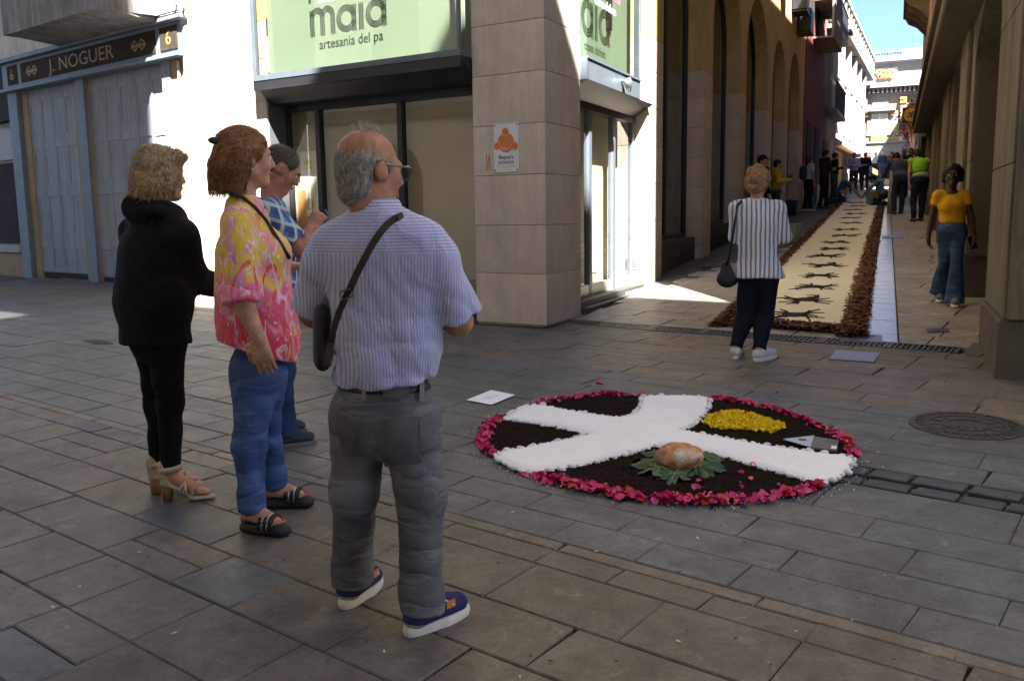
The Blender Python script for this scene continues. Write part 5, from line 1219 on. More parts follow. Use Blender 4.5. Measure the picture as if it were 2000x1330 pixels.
def hand(S,w,d,n,side_,curl=.5,s=1.,spread=.25,thumb=.6):
    d,n=nrm(d),nrm(n); n=nrm(n-d*(n@d)); sv=np.cross(d,n)*side_
    for i,(o,L) in enumerate(((.031,.068),(.0105,.076),(-.0105,.07),(-.030,.056))):
        kn=w+d*.088*s+sv*o*s; S.c(w+d*.012*s+sv*o*.55*s,kn,.0175*s,.0125*s,k=.014)
        a=curl*.5; p=kn; fd=nrm(d+sv*o*spread*12)
        for q,fr_ in enumerate((.45,.32,.23)):
            a2=a+curl*(.35+.45*q); v=nrm(fd*math.cos(a2)+n*math.sin(a2)); p2=p+v*L*fr_*s*1.12; S.c(p,p2,(.0098-.0008*q)*s,(.0092-.0009*q)*s,k=.005); p=p2
    t0=w+d*.022*s+sv*.026*s; t1=t0+nrm(d*.75+sv*.8+n*.35)*.042*s; t2=t1+nrm(d*1.0+sv*.25*thumb+n*.5)*.036*s; t3=t2+nrm(d*1.+n*.5-sv*.1)*.026*s
    S.c(t0,t1,.0165*s,.0125*s,k=.014); S.c(t1,t2,.0115*s,.0105*s,k=.006); S.c(t2,t3,.0105*s,.0085*s,k=.005)
def strands(S,n,flow,length,width,m,parent,name='hair_strands',seg=7,lift=.004,noise=.25,roots=None,seed=1,droop=0.,proj=True):
    r_=np.random.default_rng(seed); V=S.V
    if roots is not None: V=V[roots(V)]
    P=V[r_.integers(0,len(V),n)]+r_.normal(0,S.h*.6,(n,3)); pts=[P]; jit=r_.normal(0,noise,(n,3)); L=length*r_.uniform(.55,1.15,n)
    for i in range(seg):
        g=S.grad(P); d=flow(P)+jit+r_.normal(0,noise*.35,(n,3)); d=d-(g*(np.sum(d*g,1)[:,None]) if proj else 0); d/=np.linalg.norm(d,axis=1)[:,None]+1e-9
        d[:,2]-=droop*i/seg; P=P+d*(L/seg)[:,None]; dist,_=S.sample(P); tgt=lift*(.4+1.2*r_.random(n)) ; P=P+(g*(np.clip(tgt-dist,-.02,.02))[:,None]*.8 if proj else 0); pts.append(P)
    g0=[S.grad(p) for p in pts]; VV=[];FF_=[]; w_=width*r_.uniform(.6,1.3,n)
    for i,p in enumerate(pts):
        t=pts[min(i+1,seg)]-pts[max(i-1,0)]; sd=np.cross(t,g0[i]); sd/=np.linalg.norm(sd,axis=1)[:,None]+1e-9; ww=w_*(1-.75*(i/seg)**2)
        VV+= [p+sd*ww[:,None],p-sd*ww[:,None]]
    VV=np.stack(VV,1).reshape(-1,3); k=2*(seg+1); b0=np.arange(n)[:,None]*k
    FF_=np.concatenate([b0+np.array([2*i,2*i+1,2*i+3,2*i+2]) for i in range(seg)])
    return mesh_obj(name,VV,FF_,m,parent,recalc=False,smooth=True,local=True)
def shoe(P,heel,toe,mu,ms,hgt=.075,wid=.045,sole=.028,name='shoe',extra=None):
    """upper and a separate sole, heel and toe on the ground in local coordinates"""
    d=nrm(np.array(toe)-heel); L=np.linalg.norm((np.array(toe)-heel)); sd=np.array([d[1],-d[0],0]); up=np.array([0,0,1.])
    S=Sc(.006); h_=np.array(heel)
    S.c(h_+d*.05+up*(sole+hgt*.45),h_+d*.09+up*(sole+hgt*.8),wid*.85,wid*.8,k=.03); S.c(h_+d*.045+up*(sole+.022),h_+d*(L-.05)+up*(sole+.018),wid*.86,wid*.92,k=.03,sq=(up,.8)); S.c(h_+d*.09+up*(sole+hgt*.6),h_+d*(L*.62)+up*(sole+.035),wid*.75,wid*.7,k=.03)
    S.cut(h_+up*sole*.8,-up); S.cut(h_+d*.085+up*(sole+hgt*.98),up*1.+d*-.25)
    o=S.build(name,mu,P.root)
    n=26; O=[]
    for i in range(n):
        a=2*math.pi*i/n; cx=math.cos(a); x=L/2+ (L/2)*cx; ww=wid*(1.0 if cx>0 else .86)*abs(math.sin(a))**.7*(1 if math.sin(a)>0 else -1); O.append(h_+d*x+sd*ww)
    b=MB(); V=[q+up*0.0 for q in O]+[q+(q-h_-d*L/2)*.03+up*sole*.5 for q in O]+[q+up*sole for q in O]
    Fc=[list(range(n))[::-1],list(range(2*n,3*n))]+[[r*n+i,r*n+(i+1)%n,(r+1)*n+(i+1)%n,(r+1)*n+i] for r in (0,1) for i in range(n)]
    b.add(V,Fc); b.build('sole',ms,o,local=True)
    return o
def stripes_mat(name,base,stripe,freq,vec=(1,0,0),duty=.5,yoke=None,yvec=(0,0,1),soft=.15,rough=.85,bump=.12):
    M=bpy.data.materials.new(name); M.use_nodes=True; N=M.node_tree.nodes; L=M.node_tree.links; b=N['Principled BSDF']; tc=N.new('ShaderNodeTexCoord')
    def band(v):
        dp=N.new('ShaderNodeVectorMath'); dp.operation='DOT_PRODUCT'; dp.inputs[1].default_value=tuple(q*freq for q in v)
        nz=N.new('ShaderNodeTexNoise'); nz.inputs['Scale'].default_value=5; L.new(tc.outputs['Object'],nz.inputs['Vector']); ad=N.new('ShaderNodeMath'); ad.operation='MULTIPLY_ADD'; ad.inputs[1].default_value=1.3
        L.new(tc.outputs['Object'],dp.inputs[0]); L.new(nz.outputs['Fac'],ad.inputs[0]); L.new(dp.outputs['Value'],ad.inputs[2])
        sn=N.new('ShaderNodeMath'); sn.operation='PINGPONG'; sn.inputs[1].default_value=1.; L.new(ad.outputs[0],sn.inputs[0])
        rp=N.new('ShaderNodeMapRange'); rp.inputs[1].default_value=duty-soft; rp.inputs[2].default_value=duty+soft; L.new(sn.outputs[0],rp.inputs[0]); return rp.outputs[0]
    fac=band(vec)
    if yoke is not None:
        sx=N.new('ShaderNodeSeparateXYZ'); L.new(tc.outputs['Object'],sx.inputs[0]); gt=N.new('ShaderNodeMath'); gt.operation='GREATER_THAN'; gt.inputs[1].default_value=yoke; L.new(sx.outputs['Z'],gt.inputs[0])
        mx=N.new('ShaderNodeMix'); L.new(gt.outputs[0],mx.inputs[0]); L.new(fac,mx.inputs[2]); L.new(band(yvec),mx.inputs[3]); fac=mx.outputs[0]
    mc=N.new('ShaderNodeMix'); mc.data_type='RGBA'; L.new(fac,mc.inputs[0]); mc.inputs[6].default_value=(*base,1); mc.inputs[7].default_value=(*stripe,1); L.new(mc.outputs[2],b.inputs['Base Color']); b.inputs['Roughness'].default_value=rough; b.inputs['Specular IOR Level'].default_value=.2
    b.inputs['Sheen Weight'].default_value=.15
    mp=N.new('ShaderNodeMapping'); mp.inputs['Scale'].default_value=(9,9,5); mp.inputs['Rotation'].default_value=(.3,.7,.2); L.new(tc.outputs['Object'],mp.inputs[0]); n3=N.new('ShaderNodeTexNoise'); n3.inputs['Scale'].default_value=1.6; n3.inputs['Detail'].default_value=3; n3.inputs['Distortion'].default_value=1.; L.new(mp.outputs[0],n3.inputs['Vector']); bp=N.new('ShaderNodeBump'); bp.inputs['Strength'].default_value=bump*4; bp.inputs['Distance'].default_value=.03; L.new(n3.outputs['Fac'],bp.inputs['Height']); L.new(bp.outputs['Normal'],b.inputs['Normal'])
    return M
def skinm(name,c): return mat(name,c,.6,.38,22,sss=.1,bump=.22,bscale=220,spec=.3,detail=9)
sk_tan=skinm('skin_tan',(.37,.175,.105)); sk_fair=skinm('skin_fair',(.45,.24,.16)); sk_red=skinm('skin_ruddy',(.38,.17,.11)); sk_dark=skinm('skin_dark',(.075,.032,.018))
def cloth(name,c,var=.2,scale=8,bump=.25,bscale=300,rough=.9,col2=None,detail=6.,crease=0.,cdir=(4.5,4.5,14),fade=0.):
    new=name not in MATS; M=mat(name,c,rough,var,scale,col2=col2,bump=bump,bscale=bscale,spec=.15,detail=detail)
    if new and crease:
        N=M.node_tree.nodes; L=M.node_tree.links; b=N['Principled BSDF']; tc=N.new('ShaderNodeTexCoord'); mp=N.new('ShaderNodeMapping'); mp.inputs['Scale'].default_value=cdir; mp.inputs['Rotation'].default_value=(.2,.35,0); L.new(tc.outputs['Object'],mp.inputs[0])
        n=N.new('ShaderNodeTexNoise'); n.inputs['Scale'].default_value=1.; n.inputs['Detail'].default_value=1.6; n.inputs['Distortion'].default_value=.5; L.new(mp.outputs[0],n.inputs['Vector'])
        sb=N.new('ShaderNodeMath'); sb.operation='SUBTRACT'; sb.inputs[1].default_value=.5; L.new(n.outputs['Fac'],sb.inputs[0]); ab=N.new('ShaderNodeMath'); ab.operation='ABSOLUTE'; L.new(sb.outputs[0],ab.inputs[0]); pw=N.new('ShaderNodeMath'); pw.operation='POWER'; pw.inputs[1].default_value=.6; L.new(ab.outputs[0],pw.inputs[0])
        bp=N.new('ShaderNodeBump'); bp.inputs['Strength'].default_value=crease; bp.inputs['Distance'].default_value=.03; L.new(pw.outputs[0],bp.inputs['Height'])
        old=b.inputs['Normal'].links[0].from_socket if b.inputs['Normal'].links else None
        if old: L.new(old,bp.inputs['Normal'])
        L.new(bp.outputs['Normal'],b.inputs['Normal'])
        if fade:    # worn lighter along the ridges of the creases
            src=b.inputs['Base Color'].links[0].from_socket; mr=N.new('ShaderNodeMapRange'); mr.inputs[1].default_value=.42; mr.inputs[2].default_value=.66; mr.inputs[3].default_value=1-fade*.5; mr.inputs[4].default_value=1+fade; L.new(n.outputs['Fac'],mr.inputs[0])
            mx=N.new('ShaderNodeMix'); mx.data_type='RGBA'; mx.blend_type='MULTIPLY'; mx.inputs[0].default_value=1; L.new(src,mx.inputs[6]); L.new(mr.outputs[0],mx.inputs[7]); L.new(mx.outputs[2],b.inputs['Base Color'])
    return M
def hairm(name,c1,c2): return mat(name,c1,.55,.3,60,col2=c2,spec=.22,detail=3)
# ================================================================== FOREGROUND PEOPLE
# ---- man in the blue striped shirt, seen from behind
def man_shirt():
    P=Per('person','grey haired man in a blue striped shirt and grey jeans seen from behind',(780,1208)); J=P.j
    ph=math.radians(32); rv=np.array([math.cos(ph),-math.sin(ph),0]); fv=np.array([math.sin(ph),math.cos(ph),0])
    HL,TL=P.gp(668,1190),P.gp(740,1136); HR,TR=P.gp(792,1243),P.gp(912,1192)
    hd=J(722,332,.0); f=hfun(hd,math.radians(58),math.radians(-6),0,1.05)
    nk=J(738,430,-.02); shR,shL=J(855,492,-.09),J(630,500,.09); elR,elL=J(895,628,-.04),J(612,612,.16); wrR,wrL=J(845,612,.24),J(700,600,.33)
    pv=J(750,790,0); hipL,hipR=J(703,815,.05),J(800,820,-.05); knL,knR=J(694,965,.06),J(822,975,-.05); dl,dr=nrm(TL-HL),nrm(TR-HR)
    anL,anR=HL+dl*.07+[0,0,.10],HR+dr*.07+[0,0,.10]
    B=Sc(.0075); head(B,f,True); B.c(nk-[0,0,.05],hd+f.M@np.array([0,-.03,-.05]),.062,.06,k=.03)
    ch=J(745,570,0); B.e(ch,(.155,.10,.2),-ph); B.e(pv,(.15,.11,.12),-ph); B.c(shL-[-.03,0,.07],shR-[.03,0,.07],.045)
    for s_,sh,el,wr in ((1,shR,elR,wrR),(-1,shL,elL,wrL)):
        B.chain([sh-[.02*s_,0,.07],el],[.045,.043]); B.c(el,wr,.046,.031); dv=nrm(wr-el); hand(B,wr,dv,np.array([0,0,-1.])-.2*rv*s_,-s_,.7,1.02)
    for hp,kn,an in ((hipL,knL,anL),(hipR,knR,anR)): B.chain([hp,kn,an],[.07,.05,.035])
    B.build('body',sk_tan,P.root)
    # shirt
    S=Sc(.007); top=J(745,455,-.0); S.e(J(748,560,0),(.205,.135,.205),-ph,k=.05); S.e(J(752,665,.01),(.195,.155,.17),-ph,k=.06); S.e(J(752,735,.01),(.185,.15,.10),-ph,k=.05)
    S.c(J(718,455,.02),shL+[.01,0,-.025],.095,.078,k=.06); S.c(J(758,455,-.04),shR+[-.01,0,-.025],.095,.078,k=.06); S.e(J(745,500,-.03),(.17,.10,.10),-ph,k=.06); S.e(J(815,462,-.07),(.085,.075,.05),-ph,k=.06); S.e(J(665,468,.06),(.085,.075,.05),-ph,k=.06); S.c(J(738,470,-.02),J(737,428,-.01),.10,.082,k=.04,flat=1)
    for sh,el in ((shR,elR),(shL,elL)):
        e2=sh+(el-sh)*.93; S.c(sh+[0,0,-.035],e2,.068,.084,k=.03,flat=1)
    zh=J(750,748)[2]
    S.cut([0,0,zh],[0.05,0,-1])
    zs=J(750,520)[2]
    S.fold=folds(3,.0075,(18,42),lambda X,Y,Z:np.clip((f32(zs+.08)-Z)/f32(.2),f32(.15),f32(1)),(.5,0,.8),.6)
    S.build('shirt',stripes_mat('blue_striped_cotton',(.44,.45,.61),(.28,.30,.50),200,(1,.3,0),.5,J(748,492)[2],(0,0,1),.22),P.root)
    C_=Sc(.0065); C_.c(J(739,436,-.012),J(733,397,.0),.093,.079,k=.01,flat=2); C_.fold=folds(9,.002,(20,40)); C_.build('collar',stripes_mat('collar_cotton',(.48,.49,.63),(.24,.26,.46),200,(0,0,1),.5),P.root)
    # jeans and belt
    mj=cloth('grey_denim',(.17,.172,.188),.35,4,.3,220,col2=(.075,.077,.087),crease=.5,fade=.3)
    zb=J(750,757)[2]; zb2=J(750,742)[2]
    T=Sc(.007); T.e(J(752,800,0),(.178,.135,.17),-ph,k=.05); T.e(J(725,830,-.06),(.085,.075,.09),-ph,k=.04); T.e(J(785,835,-.09),(.085,.075,.09),-ph,k=.04)
    for hp,kn,an,hl in ((hipL,knL,anL,HL),(hipR,knR,anR,HR)):
        T.chain([hp,kn+[0,0,.02],an+np.array([0,0,.03])],[.105,.080,.070],k=.04); T.c(an+[0,0,.05],an-[0,0,.035],.070,.076,k=.03,flat=1)
    T.cut([0,0,zb2],[0,0,1]); zk=knL[2]; za=anL[2]
    T.fold=folds(5,.0026,(26,60),lambda X,Y,Z:np.exp(-((Z-f32(zk-.02))/f32(.13))**2)+np.exp(-((Z-f32(za+.06))/f32(.14))**2)*f32(.7)+f32(.35),(0.55,.2,.75),.55)
    tj=T.build('jeans',mj,P.root)
    Bt=Sc(.0065); Bt.e(J(752,800,0),(.186,.143,.176),-ph,k=.04); Bt.cut([0,0,zb],[0,0,-1]); Bt.cut([0,0,zb2+.012],[0,0,1]); Bt.build('belt',mat('black_leather',(.012,.011,.011),.45,.3,20),P.root)
    # back pockets, seams, loops: thin raised patches following the seat
    D_=T
    def patch(name,pxs,m,par,dep=-.25,off=.004,th=.003,res=6):
        # project the outline from the camera onto the jeans
        def hit(x,y):
            a=J(x,y,-.4); b_=J(x,y,.2)
            for t in np.linspace(0,1,240):
                p=a+(b_-a)*t
                if D_.sample(p[None])[0][0]<off: return p
            return b_
        (x0,y0),(x1,y1),(x2,y2),(x3,y3)=pxs; V=[];Fc=[]
        for i in range(res+1):
            for k in range(res+1):
                u,v=i/res,k/res; x=(x0*(1-u)+x1*u)*(1-v)+(x3*(1-u)+x2*u)*v; y=(y0*(1-u)+y1*u)*(1-v)+(y3*(1-u)+y2*u)*v; V.append(hit(x,y))
        for i in range(res):
            for k in range(res): a=i*(res+1)+k; Fc.append([a,a+res+1,a+res+2,a+1])
        return mesh_obj(name,V,Fc,m,par,recalc=False,smooth=True,local=True)
    mp_=cloth('grey_denim_pocket',(.11,.112,.123),.3,7,.3,260)
    patch('back_pocket',[(722,822),(828,812),(822,905),(752,912)],mp_,tj); patch('back_pocket',[(655,806),(682,815),(706,893),(668,885)],mp_,tj)
    ms_=cloth('seam_thread',(.15,.15,.16),.2)
    for q in ([(668,790),(842,784),(842,787),(668,793)],[(722,820),(828,811),(828,814),(722,823)],[(822,812),(828,812),(822,903),(817,903)]): patch('seam',q,ms_,tj,off=.0045,res=12)
    for x in (706,820): patch('belt_loop',[(x,745),(x+9,745),(x+9,782),(x,782)],ms_,tj,off=.016,res=4)
    patch('leather_label',[(748,752),(800,752),(800,778),(748,778)],cloth('label_grey',(.08,.078,.075),.2),tj,off=.016,res=5)
    # shoes
    mb=cloth('navy_canvas',(.03,.035,.11),.25,12); mw=mat('white_rubber',(.62,.60,.56),.6,.1,8); mt=cloth('tan_canvas',(.30,.25,.19),.2)
    for hl,to in ((HL,TL),(HR,TR)):
        sh=shoe(P,hl,to,mb,mw,.075,.047,.032); d=nrm(to-hl); sd=np.array([d[1],-d[0],0]); up=np.array([0,0,1.])
        K=Sc(.006); K.c(hl+d*.045+up*.05,hl+d*.07+up*.085,.043,.04,k=.03); K.cut(hl+up*.028,-up); K.cut(hl+d*.062,d); K.build('heel_panel',mt,sh)
        b=MB()
        for i in range(3):
            q=hl+d*(.13+.028*i)+up*(.092-.012*i); b.tube([q-sd*.03-up*.012,q+up*.004,q+sd*.03-up*.012],.004,6)
        q=hl+d*.12+up*.10; b.tube([q,q+sd*.03+d*.02-up*.01,q+sd*.045+d*.05-up*.03,q+sd*.02+d*.05-up*.02],.0035,6)
        b.build('laces',mw,sh,local=True)
        b=MB(); b.box(WF,0,.03,0,.002,0,.02); q=hl+d*.14+sd*.043+up*.062; mesh_obj('logo_patch',[q+d*(v[0]-.0)*1.2+up*v[2]*1.3+sd*v[1] for v in np.array(b.v)],b.f,mat('orange_patch',(.5,.17,.05),.7,.1),sh,local=True)
    # hair: grey fringe round a bald crown, wisp on top
    H=Sc(.0065); s=f.s; H.e(f(0,-.018,.010),np.array([.080,.0945,.078])*s,rot=f.M); H.cut(f(0,.03,0),f.M@np.array([0,1,.0])); H.cut(f(0,-.05,.055),f.M@np.array([0,.42,1])); H.e(f(0,-.05,-.06),np.array([.064,.045,.055])*s,rot=f.M,k=.04); H.cut(f(0,-.05,-.108),f.M@np.array([0,.2,-1]))
    H.e(f(.078,-.005,-.02),np.array([.03,.03,.045])*s,rot=f.M,sub=True); H.e(f(-.078,-.005,-.02),np.array([.03,.03,.045])*s,rot=f.M,sub=True)
    H.fold=folds(4,.0025,(60,120)); mh1=hairm('grey_hair',(.46,.42,.39),(.17,.155,.145)); hb=H.build('hair',hairm('grey_hair_base',(.28,.25,.235),(.13,.118,.11)),P.root)
    fl=f.M@np.array([0,-.25,-1]); strands(H,2600,lambda p:np.tile(fl,(len(p),1)),.035,.0011,mh1,hb,lift=.003,noise=.3,seed=3)
    W=Sc(.0065); W.e(f(.0,.035,.108),np.array([.032,.035,.012])*s,rot=f.M); W.V,W.F=W.mesh()
    fw_=f.M@np.array([-.15,-.3,.5]); wm=hairm('white_wisps',(.55,.46,.40),(.30,.24,.2)); 
    r_=np.random.default_rng(5); b=MB()
    for i in range(260):
        yy=-.01+r_.normal(0,.028); xx=r_.normal(0,.025); a=f(xx,yy,.035+.080*math.sqrt(max(.05,1-((yy+.014)/.095)**2-(xx/.075)**2))); L_=r_.uniform(.015,.045); e=a+f.M@np.array([r_.normal(-.1,.3),r_.normal(-.3,.35),1.])*L_*.8; m_=(a+e)/2+r_.normal(0,.004,3); b.tube([a,m_,e],[.0009,.0008,.0003],3,cap=False)
    b.build('hair_wisp',wm,P.root,local=True)
    # spectacles
    g=thing('spectacles','blue framed spectacles on the grey haired man','glasses',tuple(P.B),rz=P.root.rotation_euler[2]); mg=mat('blue_frame',(.02,.07,.12),.3,.1)
    for q in (-1,1): b=MB(); b.tube([f(q*.083,.0,.012),f(q*.08,.06,.014),f(q*.07,.105,.014)],.003,6); b.build('temple',mg,g,local=True)
    for q in (-1,1):
        b=MB(); b.tube([f(q*(.036+.032*math.cos(a)),.112-.012*abs(math.cos(a)+.3*q*0),.002+.021*math.sin(a)) for a in np.linspace(0,2*math.pi,20)],.003,6,cap=False); rm=b.build('rim',mg,g,local=True)
        b=MB(); b.add([f(q*(.036+.03*math.cos(a)),.108,.002+.019*math.sin(a)) for a in np.linspace(0,2*math.pi,17)[:-1]],[list(range(16))]); b.build('lens',glassmat('lens',(.7,.78,.82),1.4,.05),rm,recalc=False,local=True)
    # shoulder bag with strap across the back
    g=thing('shoulder_bag','black shoulder bag on the striped shirt man with a brown strap across his back','bag',tuple(P.B),rz=P.root.rotation_euler[2]); mk=mat('black_nylon',(.014,.013,.014),.6,.3,14,bump=.2,bscale=90)
    K=Sc(.008); a=J(628,655,.02); K.c(a+[0,0,.06],a-[0,0,.07],.042,.05,k=.03,sq=((1,0,0),.62)); K.c(a+[.0,.08,.06],a+[.0,.08,-.07],.045,.05,k=.05,sq=((1,0,0),.62)); K.build('pouch',mk,g)
    def hit(x,y,off):
        p0=J(x,y,-.4); p1=J(x,y,.3); bd=P
        for t in np.linspace(0,1,280):
            p=p0+(p1-p0)*t; i=((p-S.lo)/S.h)
            if (i>0).all() and (i<np.array(S.D.shape)-1).all() and S.sample(p[None])[0][0]<off: return p
        return J(x,y,-.1)
    pts=[(788,421),(778,424),(770,428),(757,438),(742,455),(727,478),(712,505),(698,532),(686,558),(673,586),(662,612),(653,640),(646,668),(641,692),(640,715)]
    V=[];Fc=[]; dirs=[]
    for i,(x,y) in enumerate(pts):
        dx,dy=np.array(pts[min(i+1,len(pts)-1)])-np.array(pts[max(i-1,0)]); l=math.hypot(dx,dy); nx,ny=-dy/l*7,dx/l*7
        c=hit(x,y,.006); L_=J(x+nx,y+ny,c[1]); R_=J(x-nx,y-ny,c[1]); nn=np.array([0,-.0035,0]); V+=[L_+nn,R_+nn,R_-nn,L_-nn]
    for i in range(len(pts)-1):
        for k in range(4): Fc.append([i*4+k,i*4+(k+1)%4,i*4+4+(k+1)%4,i*4+4+k])
    mesh_obj('strap',V,Fc,mat('brown_webbing',(.038,.022,.018),.7,.25,30,bump=.3,bscale=200),g,local=True,smooth=False)
    c=hit(676,577,.012); b=MB(); b.tube([c+[-.018,-.006,.012],c+[.014,-.006,.022],c+[.02,-.006,-.002],c+[-.012,-.006,-.014],c+[-.018,-.006,.012]],.0035,6); b.build('buckle',mat('gunmetal',(.10,.09,.085),.35,.2,metal=.7),g,local=True)
man_shirt()
# ---- woman in the pink and yellow tunic, in profile
def pink_woman():
    P=Per('person','woman with auburn bob in a pink and yellow tunic and blue jeans',(515,1015)); J=P.j
    ph=math.radians(98); fv=np.array([math.sin(ph),math.cos(ph),0]); rv=np.array([math.cos(ph),-math.sin(ph),0])
    H1,T1=P.gp(470,1036),P.gp(563,1046); H2,T2=P.gp(512,990),P.gp(600,988)
    hd=J(482,308,0); f=hfun(hd,math.radians(78),math.radians(-4),0,1.02)
    nk=J(478,388,0); shR,shL=J(463,432,-.165),J(490,430,.17); elR=J(472,585,-.235); wrR=J(505,660,-.265); elL=J(540,570,.22); wrL=J(560,520,.3)
    pv=J(505,720,0); h1,h2=J(500,735,-.085),J(512,735,.085); k1,k2=J(487,865,-.08),J(520,860,.09); d1,d2=nrm(T1-H1),nrm(T2-H2); a1,a2=H1+d1*.065+[0,0,.115],H2+d2*.065+[0,0,.115]
    B=Sc(.0075); head(B,f); B.c(nk-[0,0,.06],hd+f.M@np.array([0,-.025,-.05]),.055,.05,k=.03); B.e(J(485,500,0),(.14,.10,.18),-ph); B.e(pv,(.13,.10,.14),-ph); B.c(J(488,560,0),pv,.09); B.c(shL,shR,.045)
    B.chain([shR,elR],[.05,.043]); B.c(elR,wrR,.046,.029); hand(B,wrR,nrm(J(514,696,-.27)-wrR),np.array([.25,.95,-.1]),-1,.45,1.0,.15)
    B.chain([shL,elL,wrL],[.048,.042,.03]); hand(B,wrL,fv,np.array([0,0,-1.]),1,.6)
    for h_,k_,a_ in ((h1,k1,a1),(h2,k2,a2)): B.chain([h_,k_,a_],[.075,.052,.036])
    for H_,T_,d_ in ((H1,T1,d1),(H2,T2,d2)):
        up=np.array([0,0,1.]); sd=np.array([d_[1],-d_[0],0]); B.c(H_+d_*.04+up*.075,H_+d_*.17+up*.06,.034,.03,k=.02,sq=(up,.75)); B.c(H_+d_*.065+up*.11,H_+d_*.14+up*.075,.032,.026,k=.03)
        for i in range(5): q=H_+d_*(.178-.008*abs(i-1))+sd*(-.03+.0145*i)+up*.052; B.c(q,q+d_*(.03-.003*i),.0095 if i else .012,.008,k=.006)
    B.build('body',sk_fair,P.root); face_parts(P,f)
    b=MB()
    for H_,d_ in ((H1,d1),(H2,d2)):
        sd=np.array([d_[1],-d_[0],0])
        for i in range(5): b.ell(H_+d_*(.205-.009*abs(i-1))+sd*(-.03+.0145*i)+[0,0,.061],(.006,.006,.003),5)
    tag(b.build('toenails',mat('red_polish',(.5,.02,.03),.25,.1),P.root,local=True),kind='stuff')
    # tunic
    S=Sc(.007); S.e(J(487,505,0),(.195,.145,.20),-ph,k=.06); S.e(J(530,495,0),(.15,.085,.085),-ph,k=.06); S.e(J(500,590,0),(.185,.165,.17),-ph,k=.08); S.e(J(508,665,0),(.195,.175,.15),-ph,k=.08); S.c(J(500,640,0),J(508,712,0),.165,.17,k=.06,sq=(fv,.93))
    S.c(nk-[0,0,.05],shR+[0,.02,-.02],.07,.065,k=.04); S.c(nk-[0,0,.05],shL+[0,-.02,-.02],.07,.065,k=.04); S.c(nk-[0,0,.10],nk-[0,0,.01],.09,.066,k=.04,flat=1)
    S.c(shR,shR+(elR-shR)*.92+[0,-.0,0],.07,.076,k=.03,flat=1); S.c(shL,shL+(elL-shL)*.92,.075,.075,k=.03,flat=1)
    S.cut(J(510,688,0),nrm(np.array([-.36,0,-1.])))
    S.fold=folds(11,.007,(13,28),None,(.6,.3,.35),.7)
    # printed cloth: yellow above, pink and red below
    M=bpy.data.materials.new('printed_chiffon'); M.use_nodes=True; N=M.node_tree.nodes; L=M.node_tree.links; bs=N['Principled BSDF']; tc=N.new('ShaderNodeTexCoord'); mp=N.new('ShaderNodeMapping'); L.new(tc.outputs['Object'],mp.inputs[0]); mp.inputs['Scale'].default_value=(1,1,.55)
    def nz(s_,d=4,ds=1.5,off=0):
        n=N.new('ShaderNodeTexNoise'); n.inputs['Scale'].default_value=s_; n.inputs['Detail'].default_value=d; n.inputs['Distortion'].default_value=ds; m2=N.new('ShaderNodeVectorMath'); m2.operation='ADD'; m2.inputs[1].default_value=(off,off*.7,off*1.3); L.new(mp.outputs[0],m2.inputs[0]); L.new(m2.outputs[0],n.inputs['Vector']); return n.outputs['Fac']
    sx=N.new('ShaderNodeSeparateXYZ'); L.new(tc.outputs['Object'],sx.inputs[0]); ad=N.new('ShaderNodeMath'); ad.operation='MULTIPLY_ADD'; ad.inputs[1].default_value=.55; L.new(nz(6,4),ad.inputs[0]); L.new(sx.outputs['Z'],ad.inputs[2])
    mr=N.new('ShaderNodeMapRange'); z0,z1=J(490,690)[2]+.27,J(490,430)[2]+.27; mr.inputs[1].default_value=z0; mr.inputs[2].default_value=z1; L.new(ad.outputs[0],mr.inputs[0])
    rp=N.new('ShaderNodeValToRGB'); e=rp.color_ramp.elements; e[0].position=0; e[0].color=(.50,.035,.045,1); e[1].position=1; e[1].color=(.62,.42,.05,1)
    for p_,c_ in ((.25,(.58,.05,.10)),(.45,(.60,.09,.20)),(.56,(.62,.16,.28)),(.66,(.62,.40,.06))): q=e.new(p_); q.color=(*c_,1)
    L.new(mr.outputs[0],rp.inputs['Fac'])
    def mixc(fac,lo,hi,colr,src):
        m2=N.new('ShaderNodeMapRange'); m2.inputs[1].default_value=lo; m2.inputs[2].default_value=hi; L.new(fac,m2.inputs[0]); mx=N.new('ShaderNodeMix'); mx.data_type='RGBA'; L.new(m2.outputs[0],mx.inputs[0]); L.new(src,mx.inputs[6]); mx.inputs[7].default_value=(*colr,1); return mx.outputs[2]
    c=rp.outputs['Color']; c=mixc(nz(8,5,2,3),.52,.62,(.62,.22,.30),c); c=mixc(nz(13,5,2.5,7),.56,.63,(.66,.46,.50),c); c=mixc(nz(7,3,2,11),.58,.66,(.55,.06,.06),c); c=mixc(nz(15,4,2,17),.62,.68,(.40,.18,.44),c); c=mixc(nz(10,4,2,29),.62,.70,(.60,.36,.08),c); c=mixc(nz(34,3,2,23),.64,.70,(.72,.58,.54),c)
    L.new(c,bs.inputs['Base Color']); bs.inputs['Roughness'].default_value=.8; bs.inputs['Specular IOR Level'].default_value=.2; bs.inputs['Sheen Weight'].default_value=.2
    S.build('tunic',M,P.root)
    C_=Sc(.0075); C_.c(nk-[0,0,.045],nk+[.004,0,.012],.074,.06,k=.01,flat=2); C_.build('collar',cloth('coral_trim',(.56,.08,.11),.15),P.root)
    Q=Sc(.0075); a=shR+(elR-shR)*.86; Q.c(a,elR+(elR-shR)*.05,.0765,.0785,k=.01,flat=2); Q.c(elR+[-.02,.02,.03],elR+[.01,.0,-.075],.06,.012,k=.05); Q.fold=folds(17,.004,(25,50)); Q.build('cuff',M,P.root)
    # jeans
    T=Sc(.007); T.e(J(505,730,0),(.160,.128,.17),-ph,k=.05)
